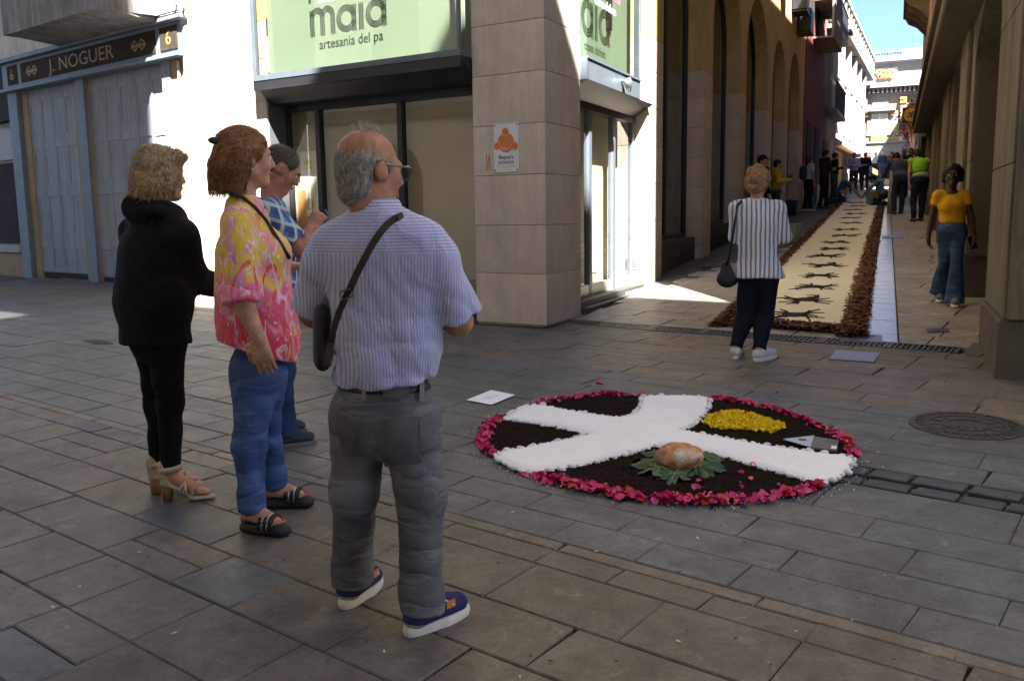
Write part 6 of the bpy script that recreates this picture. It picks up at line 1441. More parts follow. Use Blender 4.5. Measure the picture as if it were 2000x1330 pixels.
    for h_,k_,a_ in ((h1,k1,a1),(h2,k2,a2)): T.chain([h_,k_,a_+[0,0,.01]],[.098,.070,.056],k=.035); T.c(a_+[0,0,.06],a_-[0,0,.015],.058,.06,k=.02,flat=1)
    T.cut(J(505,655,0),[0,0,1]); zk=k1[2]; T.fold=folds(19,.0034,(30,66),lambda X,Y,Z:np.exp(-((Z-f32(zk))/f32(.16))**2)+f32(.5),(.7,.2,.6),.55)
    mj=cloth('blue_denim',(.075,.125,.27),.3,4,.3,260,col2=(.032,.055,.15),crease=.5,fade=.35); T.build('jeans',mj,P.root)
    # sandals
    mk=mat('black_foam',(.012,.012,.013),.7,.2); ms=mat('silver_band',(.45,.45,.47),.3,.1,metal=.7)
    for H_,T_,d_ in ((H1,T1,d1),(H2,T2,d2)):
        up=np.array([0,0,1.]); sd=np.array([d_[1],-d_[0],0]); L_=.235; K=Sc(.006); K.c(H_+d_*.045+up*.024,H_+d_*.2+up*.02,.043,.047,k=.02,sq=(up,.62)); K.cut(H_,-up); so_=K.build('sandal',mk,P.root)
        for o in (.125,.150,.175):
            b=MB(); b.tube([H_+d_*o+sd*.046*math.cos(a)*1.0+up*(.03+.052*math.sin(a)**.8) for a in np.linspace(.02,math.pi-.02,12)],.0125 if o!=.15 else .0115,6); b.build('strap',mk,so_,local=True,smooth=True)
        for o in (.138,.163):
            b=MB(); b.tube([H_+d_*o+sd*.047*math.cos(a)+up*(.032+.056*math.sin(a)**.8) for a in np.linspace(.02,math.pi-.02,12)],.0055,6); b.build('silver_strap',ms,so_,local=True,smooth=True)
        b=MB(); c=H_+d_*.06+up*.105; b.tube([c+d_*.043*math.cos(a)+sd*.043*math.sin(a)-up*.012*math.cos(a) for a in np.linspace(0,2*math.pi,18)],.009,6,cap=False); b.tube([H_+d_*.02+up*.045,H_+d_*.018+up*.11],.016,6); b.build('ankle_strap',ms,so_,local=True,smooth=True)
    # hair: chin length bob with a clip
    H=Sc(.0065); s=f.s; H.e(f(0,-.02,.038),np.array([.088,.108,.09])*s,rot=f.M); H.e(f(0,-.066,-.055),np.array([.092,.074,.085])*s,rot=f.M,k=.05); H.c(f(.062,-.03,-.0),f(.07,-.045,-.105),.036*s,.032*s,k=.03); H.c(f(-.062,-.03,-.0),f(-.07,-.045,-.105),.036*s,.032*s,k=.03); H.c(f(0,-.10,-.05),f(0,-.118,-.12),.05*s,.035*s,k=.04)
    H.e(f(0,.098,-.03),np.array([.075,.085,.105])*s,rot=f.M,sub=True); H.cut(f(0,-.05,-.137),f.M@np.array([0,.0,-1])); H.fold=folds(23,.004,(40,90)); mh=hairm('auburn_hair',(.27,.115,.048),(.09,.036,.016)); hb=H.build('hair',hairm('auburn_base',(.12,.05,.022),(.06,.025,.012)),P.root)
    ctr=f(0,-.085,.04); fd=f.M@np.array([0,-.55,-.95])
    def fl(p):
        up_=(p-np.array(f(0,0,.03)))@f.M; o=np.tile(f.M@np.array([0,-.25,-1]),(len(p),1)); top=up_[:,2]>.0; o[top]=np.tile(f.M@np.array([0,-1,-.35]),(top.sum(),1)); return o
    strands(H,3600,fl,.075,.0014,mh,hb,lift=.004,noise=.18,seed=8)
    strands(H,700,fl,.085,.0013,hairm('auburn_light',(.36,.19,.08),(.22,.10,.04)),hb,lift=.006,noise=.2,seed=12,roots=lambda V:((V-np.array(f(0,0,0)))@f.M)[:,2]>.03,name='hair_highlights')
    strands(H,900,lambda p:np.tile(f.M@np.array([0,-.12,-1]),(len(p),1)),.045,.0014,mh,hb,noise=.12,seed=18,proj=False,roots=lambda V:((V-np.array(f(0,0,0)))@f.M)[:,2]<-.10,name='hair_ends')
    b=MB(); b.ell(f(.02,-.132,.055),(.018,.03,.016),8,rot=f.M); b.build('hair_clip',mat('dark_clip',(.02,.018,.018),.3,.2),P.root,local=True,smooth=True)
    b=MB(); b.ell(f(.083,.004,-.052),(.005,.005,.006),6); b.build('earring',ms,P.root,local=True)
    # strap of her bag
    g=thing('bag_strap','thin black bag strap over the shoulder of the pink tunic woman','strap',tuple(P.B),rz=P.root.rotation_euler[2])
    pts=[(447,376,-.10),(455,377,-.13),(475,386,-.15),(498,405,-.17),(520,430,-.16),(540,462,-.14),(556,488,-.11),(566,505,-.06)]
    V=[];Fc=[]
    def hit(x,y,off,dp):
        p0=J(x,y,-.4); p1=J(x,y,.2)
        for t in np.linspace(0,1,260):
            p=p0+(p1-p0)*t; i=((p-S.lo)/S.h)
            if (i>0).all() and (i<np.array(S.D.shape)-1).all() and S.sample(p[None])[0][0]<off: return p
        return J(x,y,dp)
    b=MB(); b.tube([hit(x,y,.006,dp) for x,y,dp in pts],.008,6); b.build('band',mat('black_strap',(.016,.014,.018),.6,.2),g,local=True,smooth=True)
pink_woman()
# ---- woman in black
def black_woman():
    P=Per('person','woman with light brown hair in a black hooded cardigan and leggings',(338,965)); J=P.j
    ph=math.radians(62); fv=np.array([math.sin(ph),math.cos(ph),0]); rv=np.array([math.cos(ph),-math.sin(ph),0])
    H1,T1=P.gp(316,976),P.gp(414,973); H2,T2=P.gp(293,966),P.gp(388,946)
    hd=J(314,340,.0); f=hfun(hd,math.radians(66),math.radians(-4),0,1.02); nk=J(305,415,0); shR,shL=J(352,452,-.13),J(262,448,.13); elR=J(375,545,-.02); wrR=J(432,560,.12); elL=J(300,560,.25); wrL=J(350,520,.38)
    pv=J(310,640,0); h1,h2=J(322,650,-.07),J(298,650,.07); k1,k2=J(332,790,-.05),J(308,785,.06); d1,d2=nrm(T1-H1),nrm(T2-H2); hl_=.075; a1,a2=H1+d1*.055+[0,0,.16],H2+d2*.055+[0,0,.16]
    B=Sc(.009); head(B,f); B.c(nk-[0,0,.08],hd+f.M@np.array([0,-.02,-.05]),.055,.05,k=.03); B.e(J(305,510,0),(.14,.10,.17),-ph); B.e(pv,(.15,.12,.14),-ph); B.c(shL,shR,.045); B.chain([shR,elR,wrR],[.05,.043,.03]); hand(B,wrR,nrm(wrR-elR),np.array([0,.2,-1.]),1,.6); B.chain([shL,elL,wrL],[.05,.043,.03]); hand(B,wrL,nrm(wrL-elL),np.array([0,.2,-1.]),1,.6)
    for h_,k_,a_ in ((h1,k1,a1),(h2,k2,a2)): B.chain([h_,k_,a_],[.075,.052,.036])
    for H_,d_ in ((H1,d1),(H2,d2)):
        up=np.array([0,0,1.]); sd=np.array([d_[1],-d_[0],0]); B.c(H_+d_*.05+up*.115,H_+d_*.16+up*.055,.033,.03,k=.02); B.c(H_+d_*.16+up*.05,H_+d_*.21+up*.035,.036,.028,k=.02,sq=(up,.6))
        for i in range(5): q=H_+d_*(.205-.007*abs(i-1))+sd*(-.028+.014*i)+up*.034; B.c(q,q+d_*(.03-.003*i),.009 if i else .0115,.0075,k=.006)
    B.build('body',sk_fair,P.root)
    S=Sc(.0075); S.e(J(300,500,0),(.215,.155,.20),-ph,k=.06); S.e(J(300,580,0),(.215,.165,.18),-ph,k=.07); S.c(J(300,600,0),J(303,668,0),.19,.20,k=.07,sq=(fv,.82)); S.c(nk-[0,0,.04],shL+[0,0,-.03],.09,.075,k=.05); S.c(nk-[0,0,.04],shR+[0,0,-.03],.09,.075,k=.05); S.chain([shR+[0,0,-.03],elR,wrR-(wrR-elR)*.12],[.08,.076,.062],k=.04,flat=1); S.chain([shL,elL,wrL],[.085,.07,.05],k=.04)
    S.e(J(292,415,-.03),(.155,.10,.055),-ph,k=.05); S.c(J(262,405,.0),J(340,425,-.06),.05,.045,k=.05); S.c(J(262,405,.0),J(305,395,.06),.05,.05,k=.05)
    S.cut(J(300,672,0),nrm([-.03,0,-1.])); S.fold=folds(31,.008,(12,26),None,(.4,.3,.6),.7)
    mk=cloth('black_knit',(.0085,.008,.009),.3,6,.3,200,crease=.6,cdir=(8,8,8)); S.build('cardigan',mk,P.root)
    T=Sc(.0075); T.e(J(308,655,0),(.165,.13,.15),-ph,k=.05)
    for h_,k_,a_ in ((h1,k1,a1),(h2,k2,a2)): T.chain([h_,k_,a_-[0,0,.0]],[.095,.064,.046],k=.03,flat=1)
    T.cut(J(308,600,0),[0,0,1]); zk=k1[2]; T.fold=folds(37,.004,(30,50),lambda X,Y,Z:np.exp(-((Z-f32(zk))/f32(.2))**2)+f32(.2),(0,0,1),.3); T.build('leggings',cloth('black_jersey',(.007,.0065,.0075),.3,6,.2,200),P.root)
    mb=cloth('beige_suede',(.42,.35,.27),.2,12); mh_=mat('wood_heel',(.26,.13,.055),.6,.3,12)
    for H_,d_ in ((H1,d1),(H2,d2)):
        up=np.array([0,0,1.]); sd=np.array([d_[1],-d_[0],0]); K=Sc(.006); K.c(H_+d_*.045+up*.085,H_+d_*.17+up*.014,.036,.042,k=.02,sq=(up,.32)); K.c(H_+d_*.17+up*.013,H_+d_*.225+up*.012,.042,.036,k=.02,sq=(up,.3)); K.c(H_+d_*.035+up*.09,H_+d_*.03+up*.165,.036,.04,k=.02); K.cut(H_+d_*.062+up*.1,nrm(d_*.9+up*-.35)) if False else None
        K.e(H_+d_*.06+up*.165,(.04,.036,.09),k=.01,sub=True); K.cut(H_,-up); sn=K.build('heeled_sandal',mb,P.root)
        b=MB(); b.tube([H_+d_*.03+up*.0,H_+d_*.032+up*.085],[.024,.032],10); b.build('block_heel',mh_,sn,local=True,smooth=True)
        for o0,z0,o1,z1 in ((.10,.09,.165,.052),(.135,.075,.10,.10),(.165,.06,.19,.05)):
            b=MB(); b.tube([H_+d_*(o0+(o1-o0)*t_)+sd*.044*math.cos(math.pi*t_)+up*((z0+(z1-z0)*t_)*.55+.05*math.sin(math.pi*t_)) for t_ in np.linspace(0,1,11)],.009,6); b.build('strap',mb,sn,local=True,smooth=True)
        b=MB(); c=H_+d_*.052+up*.155; b.tube([c+d_*.043*math.cos(a)+sd*.04*math.sin(a)+up*.006*math.cos(a) for a in np.linspace(0,2*math.pi,18)],.017,6,cap=False); b.build('ankle_cuff',mb,sn,local=True,smooth=True)
    H=Sc(.007); s=f.s; H.e(f(0,-.018,.035),np.array([.096,.114,.096])*s,rot=f.M); H.e(f(0,-.06,-.045),np.array([.10,.078,.075])*s,rot=f.M,k=.05); H.c(f(-.05,-.06,-.06),f(-.07,-.10,-.10),.05*s,.03*s,k=.03); H.c(f(.06,0,.0),f(.07,.0,-.07),.04*s,.034*s,k=.03); H.e(f(.02,.06,.085),np.array([.06,.05,.03])*s,rot=f.M,k=.03)
    H.e(f(0,.11,-.035),np.array([.072,.08,.10])*s,rot=f.M,sub=True); H.cut(f(0,-.05,-.125),f.M@np.array([0,.1,-1])); H.fold=folds(41,.007,(28,60)); mh=hairm('light_brown_hair',(.50,.36,.22),(.19,.125,.07)); hb=H.build('hair',hairm('brown_base',(.24,.165,.10),(.11,.075,.045)),P.root)
    def fl(p):
        q=(p-np.array(f(0,-.0,.06)))@f.M; o=np.stack([q[:,0]*4+.3*np.sin(q[:,2]*70),q[:,1]*4-.2,-.35-8*np.maximum(0,.06-q[:,2])],1); return o@f.M.T
    strands(H,900,lambda p:np.tile(f.M@np.array([0,-.25,-.8]),(len(p),1)),.04,.0015,mh,hb,noise=.35,seed=19,proj=False,roots=lambda V:((V-np.array(f(0,0,0)))@f.M)[:,2]<-.075,name='hair_ends'); strands(H,3400,fl,.075,.0015,mh,hb,lift=.005,noise=.18,seed=9); strands(H,700,fl,.055,.0014,hairm('blond_streak',(.50,.38,.24),(.3,.2,.12)),hb,lift=.007,noise=.35,seed=14,name='hair_highlights')
black_woman()
# ---- man in the plaid shirt looking at his phone
def plaid_man():
    P=Per('person','man in a blue plaid shirt looking down at his phone',(572,868)); J=P.j
    ph=math.radians(88); fv=np.array([math.sin(ph),math.cos(ph),0])
    H1,T1=P.gp(533,874),P.gp(618,864); H2,T2=P.gp(528,850),P.gp(600,842); hd=J(549,330,.0); f=hfun(hd,math.radians(88),math.radians(-33),0,1.03); nk=J(528,395,0); shR,shL=J(528,410,-.17),J(530,410,.18); elR=J(592,490,-.20); wrR=J(606,447,-.08); elL=J(585,490,.2); wrL=J(606,450,.06)
    h1,h2=J(540,600,-.08),J(548,600,.08); k1,k2=J(545,730,-.08),J(550,725,.08); d1,d2=nrm(T1-H1),nrm(T2-H2); a1,a2=H1+d1*.07+[0,0,.1],H2+d2*.07+[0,0,.1]
    B=Sc(.009); head(B,f,True); B.c(nk-[0,0,.07],hd+f.M@np.array([0,-.035,-.045]),.06,.056,k=.03); B.e(J(530,470,0),(.15,.11,.2),-ph); B.e(J(540,590,0),(.15,.11,.14),-ph); B.c(shL-[0,0,.07],shR-[0,0,.07],.04)
    B.chain([shR-[0,0,.06],elR],[.045,.045]); B.c(elR,wrR,.046,.031); hand(B,wrR,nrm(J(620,425,-.05)-wrR),np.array([.2,.9,.25]),-1,.8,1.05); B.chain([shL-[0,0,.06],elL],[.045,.045]); B.c(elL,wrL,.045,.031); hand(B,wrL,nrm(J(620,428,.03)-wrL),np.array([.2,-.9,.3]),1,.8,1.05)
    for h_,k_,a_ in ((h1,k1,a1),(h2,k2,a2)): B.chain([h_,k_,a_],[.08,.055,.038])
    B.build('body',sk_red,P.root); face_parts(P,f)
    M=bpy.data.materials.new('blue_plaid'); M.use_nodes=True; N=M.node_tree.nodes; L=M.node_tree.links; bs=N['Principled BSDF']; tc=N.new('ShaderNodeTexCoord'); sx=N.new('ShaderNodeSeparateXYZ'); mp=N.new('ShaderNodeMapping'); mp.inputs['Rotation'].default_value=(0,math.radians(-18),0); L.new(tc.outputs['Object'],mp.inputs[0]); L.new(mp.outputs[0],sx.inputs[0])
    c=None
    def band(out,per,ph_,wd):
        a=N.new('ShaderNodeMath'); a.operation='MULTIPLY_ADD'; a.inputs[1].default_value=1/per; a.inputs[2].default_value=ph_; L.new(out,a.inputs[0]); fr=N.new('ShaderNodeMath'); fr.operation='FRACT'; L.new(a.outputs[0],fr.inputs[0]); lt=N.new('ShaderNodeMath'); lt.operation='LESS_THAN'; lt.inputs[1].default_value=wd; L.new(fr.outputs[0],lt.inputs[0]); return lt.outputs[0]
    xs=N.new('ShaderNodeMath'); xs.operation='ADD'; L.new(sx.outputs['X'],xs.inputs[0]); L.new(sx.outputs['Y'],xs.inputs[1])
    def mixc(fac,k,colr,src):
        m2=N.new('ShaderNodeMath'); m2.operation='MULTIPLY'; m2.inputs[1].default_value=k; L.new(fac,m2.inputs[0]); mx=N.new('ShaderNodeMix'); mx.data_type='RGBA'; L.new(m2.outputs[0],mx.inputs[0])
        if src is None: mx.inputs[6].default_value=(.09,.22,.46,1)
        else: L.new(src,mx.inputs[6])
        mx.inputs[7].default_value=(*colr,1); return mx.outputs[2]
    c=mixc(band(xs.outputs[0],.075,.1,.45),.6,(.02,.045,.14),None); c=mixc(band(sx.outputs['Z'],.075,.3,.45),.6,(.02,.045,.14),c); c=mixc(band(xs.outputs[0],.075,.62,.24),.8,(.55,.55,.5),c); c=mixc(band(sx.outputs['Z'],.075,.8,.24),.7,(.55,.55,.5),c)
    L.new(c,bs.inputs['Base Color']); bs.inputs['Roughness'].default_value=.88
    S=Sc(.0075); S.e(J(530,465,0),(.20,.145,.21),-ph,k=.05); S.e(J(535,545,0),(.19,.15,.16),-ph,k=.06); S.c(nk-[0,0,.04],shL+[0,-.02,-.02],.07,.065,k=.04); S.c(nk-[0,0,.04],shR+[0,.02,-.02],.07,.065,k=.04); S.c(nk-[0,0,.08],nk-[0,0,.01],.085,.066,k=.03,flat=1); S.c(shR+[0,0,-.02],shR+(elR-shR)*.80,.068,.078,k=.03,flat=1); S.c(shL,shL+(elL-shL)*.8,.076,.08,k=.03,flat=1); S.cut(J(535,590,0),[0,0,-1]); S.fold=folds(51,.006,(16,32),None,(.5,.2,.6),.6); S.build('shirt',M,P.root)
    C_=Sc(.0075); C_.c(nk-[0,0,.05],nk+[-.004,0,.012],.072,.064,k=.01,flat=2); C_.build('collar',M,P.root)
    T=Sc(.0075); T.e(J(540,600,0),(.165,.13,.16),-ph,k=.05)
    for h_,k_,a_ in ((h1,k1,a1),(h2,k2,a2)): T.chain([h_,k_,a_+[0,0,.01]],[.10,.075,.066],k=.035); T.c(a_+[0,0,.06],a_-[0,0,.04],.07,.076,k=.03,flat=1)
    T.cut(J(535,565,0),[0,0,1]); T.fold=folds(53,.006,(18,40),None,(.2,0,1),.4); T.build('jeans',cloth('dark_blue_denim',(.03,.048,.12),.3,5,.3,260),P.root)
    for H_,T_ in ((H1,T1),(H2,T2)): shoe(P,H_,T_,cloth('slate_canvas',(.05,.055,.065),.25,12),mat('grey_sole',(.13,.12,.11),.7,.1),.07,.046,.022)
    H=Sc(.0065); s=f.s; H.e(f(0,-.018,.034),np.array([.083,.102,.088])*s,rot=f.M); H.e(f(0,-.06,-.03),np.array([.068,.05,.05])*s,rot=f.M,k=.04); H.cut(f(0,.062,.05),f.M@np.array([0,1,-.25])); H.e(f(.08,.01,-.025),np.array([.035,.05,.06])*s,rot=f.M,sub=True); H.e(f(-.08,.01,-.025),np.array([.035,.05,.06])*s,rot=f.M,sub=True); H.e(f(0,.07,-.05),np.array([.09,.07,.08])*s,rot=f.M,sub=True); H.cut(f(0,-.05,-.07),f.M@np.array([0,0,-1])); H.fold=folds(57,.003,(50,90)); hb=H.build('hair',hairm('grey_brown_base',(.075,.062,.05),(.04,.034,.03)),P.root)
    d_=f.M@np.array([0,-.5,-.9]); strands(H,2200,lambda p:np.tile(d_,(len(p),1)),.032,.0012,hairm('grey_brown_hair',(.15,.125,.10),(.05,.042,.036)),hb,lift=.003,noise=.35,seed=4)
    g=thing('phone','blue cased phone held by the plaid shirt man','phone',tuple(P.B),rz=P.root.rotation_euler[2]); c=J(621,424,.0); M_=np.array(Matrix.Rotation(math.radians(-25),3,'Y')@Matrix.Rotation(math.radians(35),3,'X')); b=MB(); b.box(WF,-.055,.06,-.036,.036,-.0045,.0045); mesh_obj('case',[M_@np.array(v)+c for v in b.v],b.f,mat('blue_case',(.03,.07,.32),.4,.1),g,bevel=.003,local=True); b=MB(); b.box(WF,-.05,.055,-.032,.032,.0046,.0052); mesh_obj('screen',[M_@np.array(v)+c for v in b.v],b.f,mat('dark_screen',(.01,.01,.012),.15,.1),g,local=True)
plaid_man()
# ---- woman in the striped blazer, from behind
def blazer_woman():
    P=Per('person','woman with short fair hair in a grey and white striped blazer seen from behind',(1466,697),f=g1); J=P.j; ph=math.radians(6); fv=np.array([math.sin(ph),math.cos(ph),0])
    H1,T1=P.gp(1436,703),P.gp(1444,684); H2,T2=P.gp(1473,707),P.gp(1514,697)
    hd=J(1480,354,0); f=hfun(hd,math.radians(8),math.radians(-8),0,1.0); nk=J(1478,392,0); shL,shR=J(1441,408,0),J(1519,408,0); elL,elR=J(1436,462,.05),J(1531,462,.05); wrL,wrR=J(1462,446,.26),J(1508,446,.26)
    h1,h2=J(1463,545,0),J(1500,545,0); k1,k2=J(1456,615,.03),J(1493,618,.02); d1,d2=nrm(T1-H1),nrm(T2-H2); a1,a2=H1+d1*.06+[0,0,.09],H2+d2*.06+[0,0,.09]
    B=Sc(.011); head(B,f); B.c(nk-[0,0,.07],hd+f.M@np.array([0,-.02,-.05]),.055,.05,k=.03); B.e(J(1480,440,0),(.14,.10,.19)); B.e(J(1482,530,0),(.15,.11,.14)); B.c(shL,shR,.045)
    for s_,sh,el,wr in ((-1,shL,elL,wrL),(1,shR,elR,wrR)): B.chain([sh,el,wr],[.045,.04,.029]); hand(B,wr,np.array([-.5*s_,.7,.3]),np.array([-.4*s_,-.3,-.2]),-s_,.8)
    for h_,k_,a_ in ((h1,k1,a1),(h2,k2,a2)): B.chain([h_,k_,a_],[.07,.05,.036])
    B.build('body',sk_fair,P.root)
    S=Sc(.011); S.e(J(1480,440,0),(.185,.135,.20),k=.05); S.e(J(1480,478,0),(.15,.125,.15),k=.06); S.c(J(1480,500,0),J(1482,540,0),.15,.205,k=.06,sq=((0,1,0),.78)); S.c(nk-[0,0,.05],shL,.075,.07,k=.04); S.c(nk-[0,0,.05],shR,.075,.07,k=.04)
    for sh,el,wr in ((shL,elL,wrL),(shR,elR,wrR)): S.chain([sh,el,el+(wr-el)*.75],[.068,.062,.055],k=.03,flat=1)
    S.cut(J(1480,543,0),[0,0,-1]); S.fold=folds(61,.004,(14,26),None,(.5,.2,.5),.6); zb=1
    S.build('blazer',stripes_mat('grey_white_stripe',(.66,.65,.66),(.16,.16,.21),56,(1,.12,0),.62,soft=.2),P.root)
    C_=Sc(.009); C_.c(nk-[0,0,.05],nk+[0,0,.018],.085,.066,k=.01,flat=2); C_.build('collar',cloth('white_collar',(.6,.58,.6),.1),P.root)
    T=Sc(.011); T.e(J(1482,535,0),(.165,.125,.15),k=.05)
    for h_,k_,a_ in ((h1,k1,a1),(h2,k2,a2)): T.chain([h_,k_,a_+[0,0,.0]],[.095,.075,.06],k=.03,flat=1)
    T.cut(J(1482,500,0),[0,0,1]); T.fold=folds(63,.005,(16,34),None,(.2,0,1),.4); T.build('trousers',cloth('navy_crepe',(.009,.010,.018),.3,6),P.root)
    for H_,T_ in ((H1,T1),(H2,T2)): shoe(P,H_,T_,cloth('white_leather',(.55,.54,.50),.12,14),mat('white_rubber',(.62,.60,.56),.6,.1,8),.08,.046,.03)
    H=Sc(.008); s=f.s; H.e(f(0,-.018,.03),np.array([.094,.108,.1])*s,rot=f.M); H.e(f(0,-.05,-.04),np.array([.078,.06,.065])*s,rot=f.M,k=.05); H.e(f(0,.11,-.03),np.array([.08,.085,.10])*s,rot=f.M,sub=True); H.cut(f(0,-.05,-.1),f.M@np.array([0,0,-1])); H.fold=folds(67,.008,(36,70)); hb=H.build('hair',hairm('fair_base',(.25,.13,.06),(.13,.065,.03)),P.root)
    def fl(p):
        q=(p-np.array(f(0,-.02,.08)))@f.M; return np.stack([q[:,0]*4,q[:,1]*4,-.4-8*np.maximum(0,.05-q[:,2])],1)@f.M.T
    strands(H,2000,fl,.045,.0022,hairm('fair_hair',(.58,.36,.17),(.25,.13,.06)),hb,lift=.005,noise=.5,seed=6)
    g=thing('handbag','navy leather handbag hanging from the striped blazer woman','bag',tuple(P.B),rz=P.root.rotation_euler[2]); mk=mat('navy_leather',(.012,.013,.022),.5,.25,14,bump=.15,bscale=80)
    K=Sc(.01); K.c(J(1420,548,-.02),J(1418,520,-.02),.06,.045,k=.03,sq=((0,1,0),.6)); K.c(J(1412,545,-.02),J(1430,545,-.02),.055,.055,k=.03,sq=((0,1,0),.6)); K.build('pouch',mk,g)
    b=MB(); b.tube([J(1447,394,-.06),J(1440,402,-.1),J(1436,430,-.15),J(1430,470,-.13),J(1424,500,-.09),J(1419,520,-.03)],.012,6); b.tube([J(1447,394,-.06),J(1445,393,.02),J(1438,410,.09)],.012,6); b.build('strap',mk,g,local=True,smooth=True)
blazer_woman()
# ---- girl in the yellow t-shirt walking towards us
def girl():
    P=Per('person','girl in a yellow t-shirt and flared jeans walking with a phone',(1852,594),f=s2); J=P.j
    hd=J(1861,343,0); f=hfun(hd,math.radians(180),0,0,.98); nk=J(1860,372,0); shR,shL=J(1833,381,0),J(1886,381,0); elR,elL=J(1820,428,.03),J(1897,428,-.02); wrR,wrL=J(1813,462,.0),J(1902,462,-.05)
    hR,hL=J(1848,450,0),J(1872,450,0); kR,kL=J(1845,508,.03),J(1868,512,-.06); aR,aL=J(1835,568,.22),J(1864,588,-.12)
    B=Sc(.0115); head(B,f); B.c(nk-[0,0,.07],hd+f.M@np.array([0,-.02,-.05]),.047,.043,k=.03); B.e(J(1860,410,0),(.13,.09,.17)); B.e(J(1860,448,0),(.14,.10,.12)); B.c(shL,shR,.04)
    for s_,sh,el,wr in ((1,shR,elR,wrR),(-1,shL,elL,wrL)): B.chain([sh,el,wr],[.042,.036,.026],k=.02); hand(B,wr,np.array([.1*s_,-.25,-1.]),np.array([s_*.8,-.3,0]),s_,.5,.95)
    for h_,k_,a_ in ((hR,kR,aR),(hL,kL,aL)): B.chain([h_,k_,a_],[.065,.045,.033])
    B.build('body',sk_dark,P.root); face_parts(P,f,True)
    S=Sc(.0115); S.e(J(1860,405,0),(.145,.105,.16),k=.05); S.e(J(1860,430,0),(.13,.10,.10),k=.05); S.e(J(1851,404,-.06),(.06,.06,.06),k=.05); S.e(J(1870,404,-.06),(.06,.06,.06),k=.05); S.c(nk-[0,0,.055],shL,.055,.055,k=.03); S.c(nk-[0,0,.055],shR,.055,.055,k=.03)
    for sh,el in ((shR,elR),(shL,elL)): S.c(sh,sh+(el-sh)*.42,.058,.058,k=.025,flat=1)
    S.cut(J(1860,436,0),[0,0,-1]); S.e(nk+[0,-.05,.0],(.06,.08,.045),k=.01,sub=True); S.fold=folds(71,.003,(20,40)); S.build('t_shirt',cloth('yellow_jersey',(.62,.30,.012),.2,30,.3,150),P.root)
    T=Sc(.0115); T.e(J(1860,450,0),(.15,.115,.14),k=.04)
    for h_,k_,a_ in ((hR,kR,aR),(hL,kL,aL)): T.chain([h_,k_],[.088,.062],k=.03); T.c(k_,a_-[0,0,.03],.062,.105,k=.02,flat=1,sq=((0,1,0),.8))
    T.cut(J(1860,434,0),[0,0,1]); T.fold=folds(73,.005,(18,36),None,(.3,0,1),.4); T.build('jeans',cloth('faded_denim',(.06,.095,.17),.35,4,.3,200,col2=(.03,.05,.10),crease=.5,fade=.35),P.root)
    for a_ in (aR,aL):
        z=P.l(np.array([*(P.B+P.x*a_[0]+P.d*a_[1])[:2],0])); w_=P.B+P.x*a_[0]+P.d*a_[1]; zz=zg(w_[0],w_[1])-P.B[2]; hp=np.array([a_[0],a_[1]+.08,zz]); shoe(P,hp,hp+np.array([.015,-.25,0]),cloth('grey_trainer',(.16,.15,.15),.3,14),mat('white_rubber',(.62,.60,.56),.6,.1,8),.08,.045,.028)
    H=Sc(.0085); s=f.s; H.e(f(0,-.02,.042),np.array([.098,.112,.094])*s,rot=f.M); H.c(f(.07,-.02,.02),f(.082,-.02,-.05),.04*s,.03*s,k=.03); H.c(f(-.07,-.02,.02),f(-.082,-.02,-.05),.04*s,.03*s,k=.03); H.e(f(0,-.07,-.03),np.array([.085,.05,.06])*s,rot=f.M,k=.04); H.e(f(0,.11,-.03),np.array([.068,.08,.10])*s,rot=f.M,sub=True); H.fold=folds(77,.005,(40,80)); hb=H.build('hair',hairm('black_hair',(.012,.010,.009),(.005,.004,.004)),P.root)
    g=thing('phone','dark phone carried low by the girl in yellow','phone',tuple(P.B),rz=P.root.rotation_euler[2]); c=J(1899,474,-.08); b=MB(); b.box(WF,-.038,.038,-.005,.005,-.07,.07); M_=np.array(Matrix.Rotation(math.radians(-25),3,'Y')@Matrix.Rotation(math.radians(30),3,'Z')); mesh_obj('case',[M_@np.array(v)+c for v in b.v],b.f,mat('black_case',(.012,.012,.012),.35,.1),g,bevel=.004,local=True); b=MB(); b.box(WF,-.034,.034,-.0062,-.0052,-.066,.066); mesh_obj('screen',[M_@np.array(v)+c for v in b.v],b.f,MATS['dark_screen'],g,local=True)
girl()
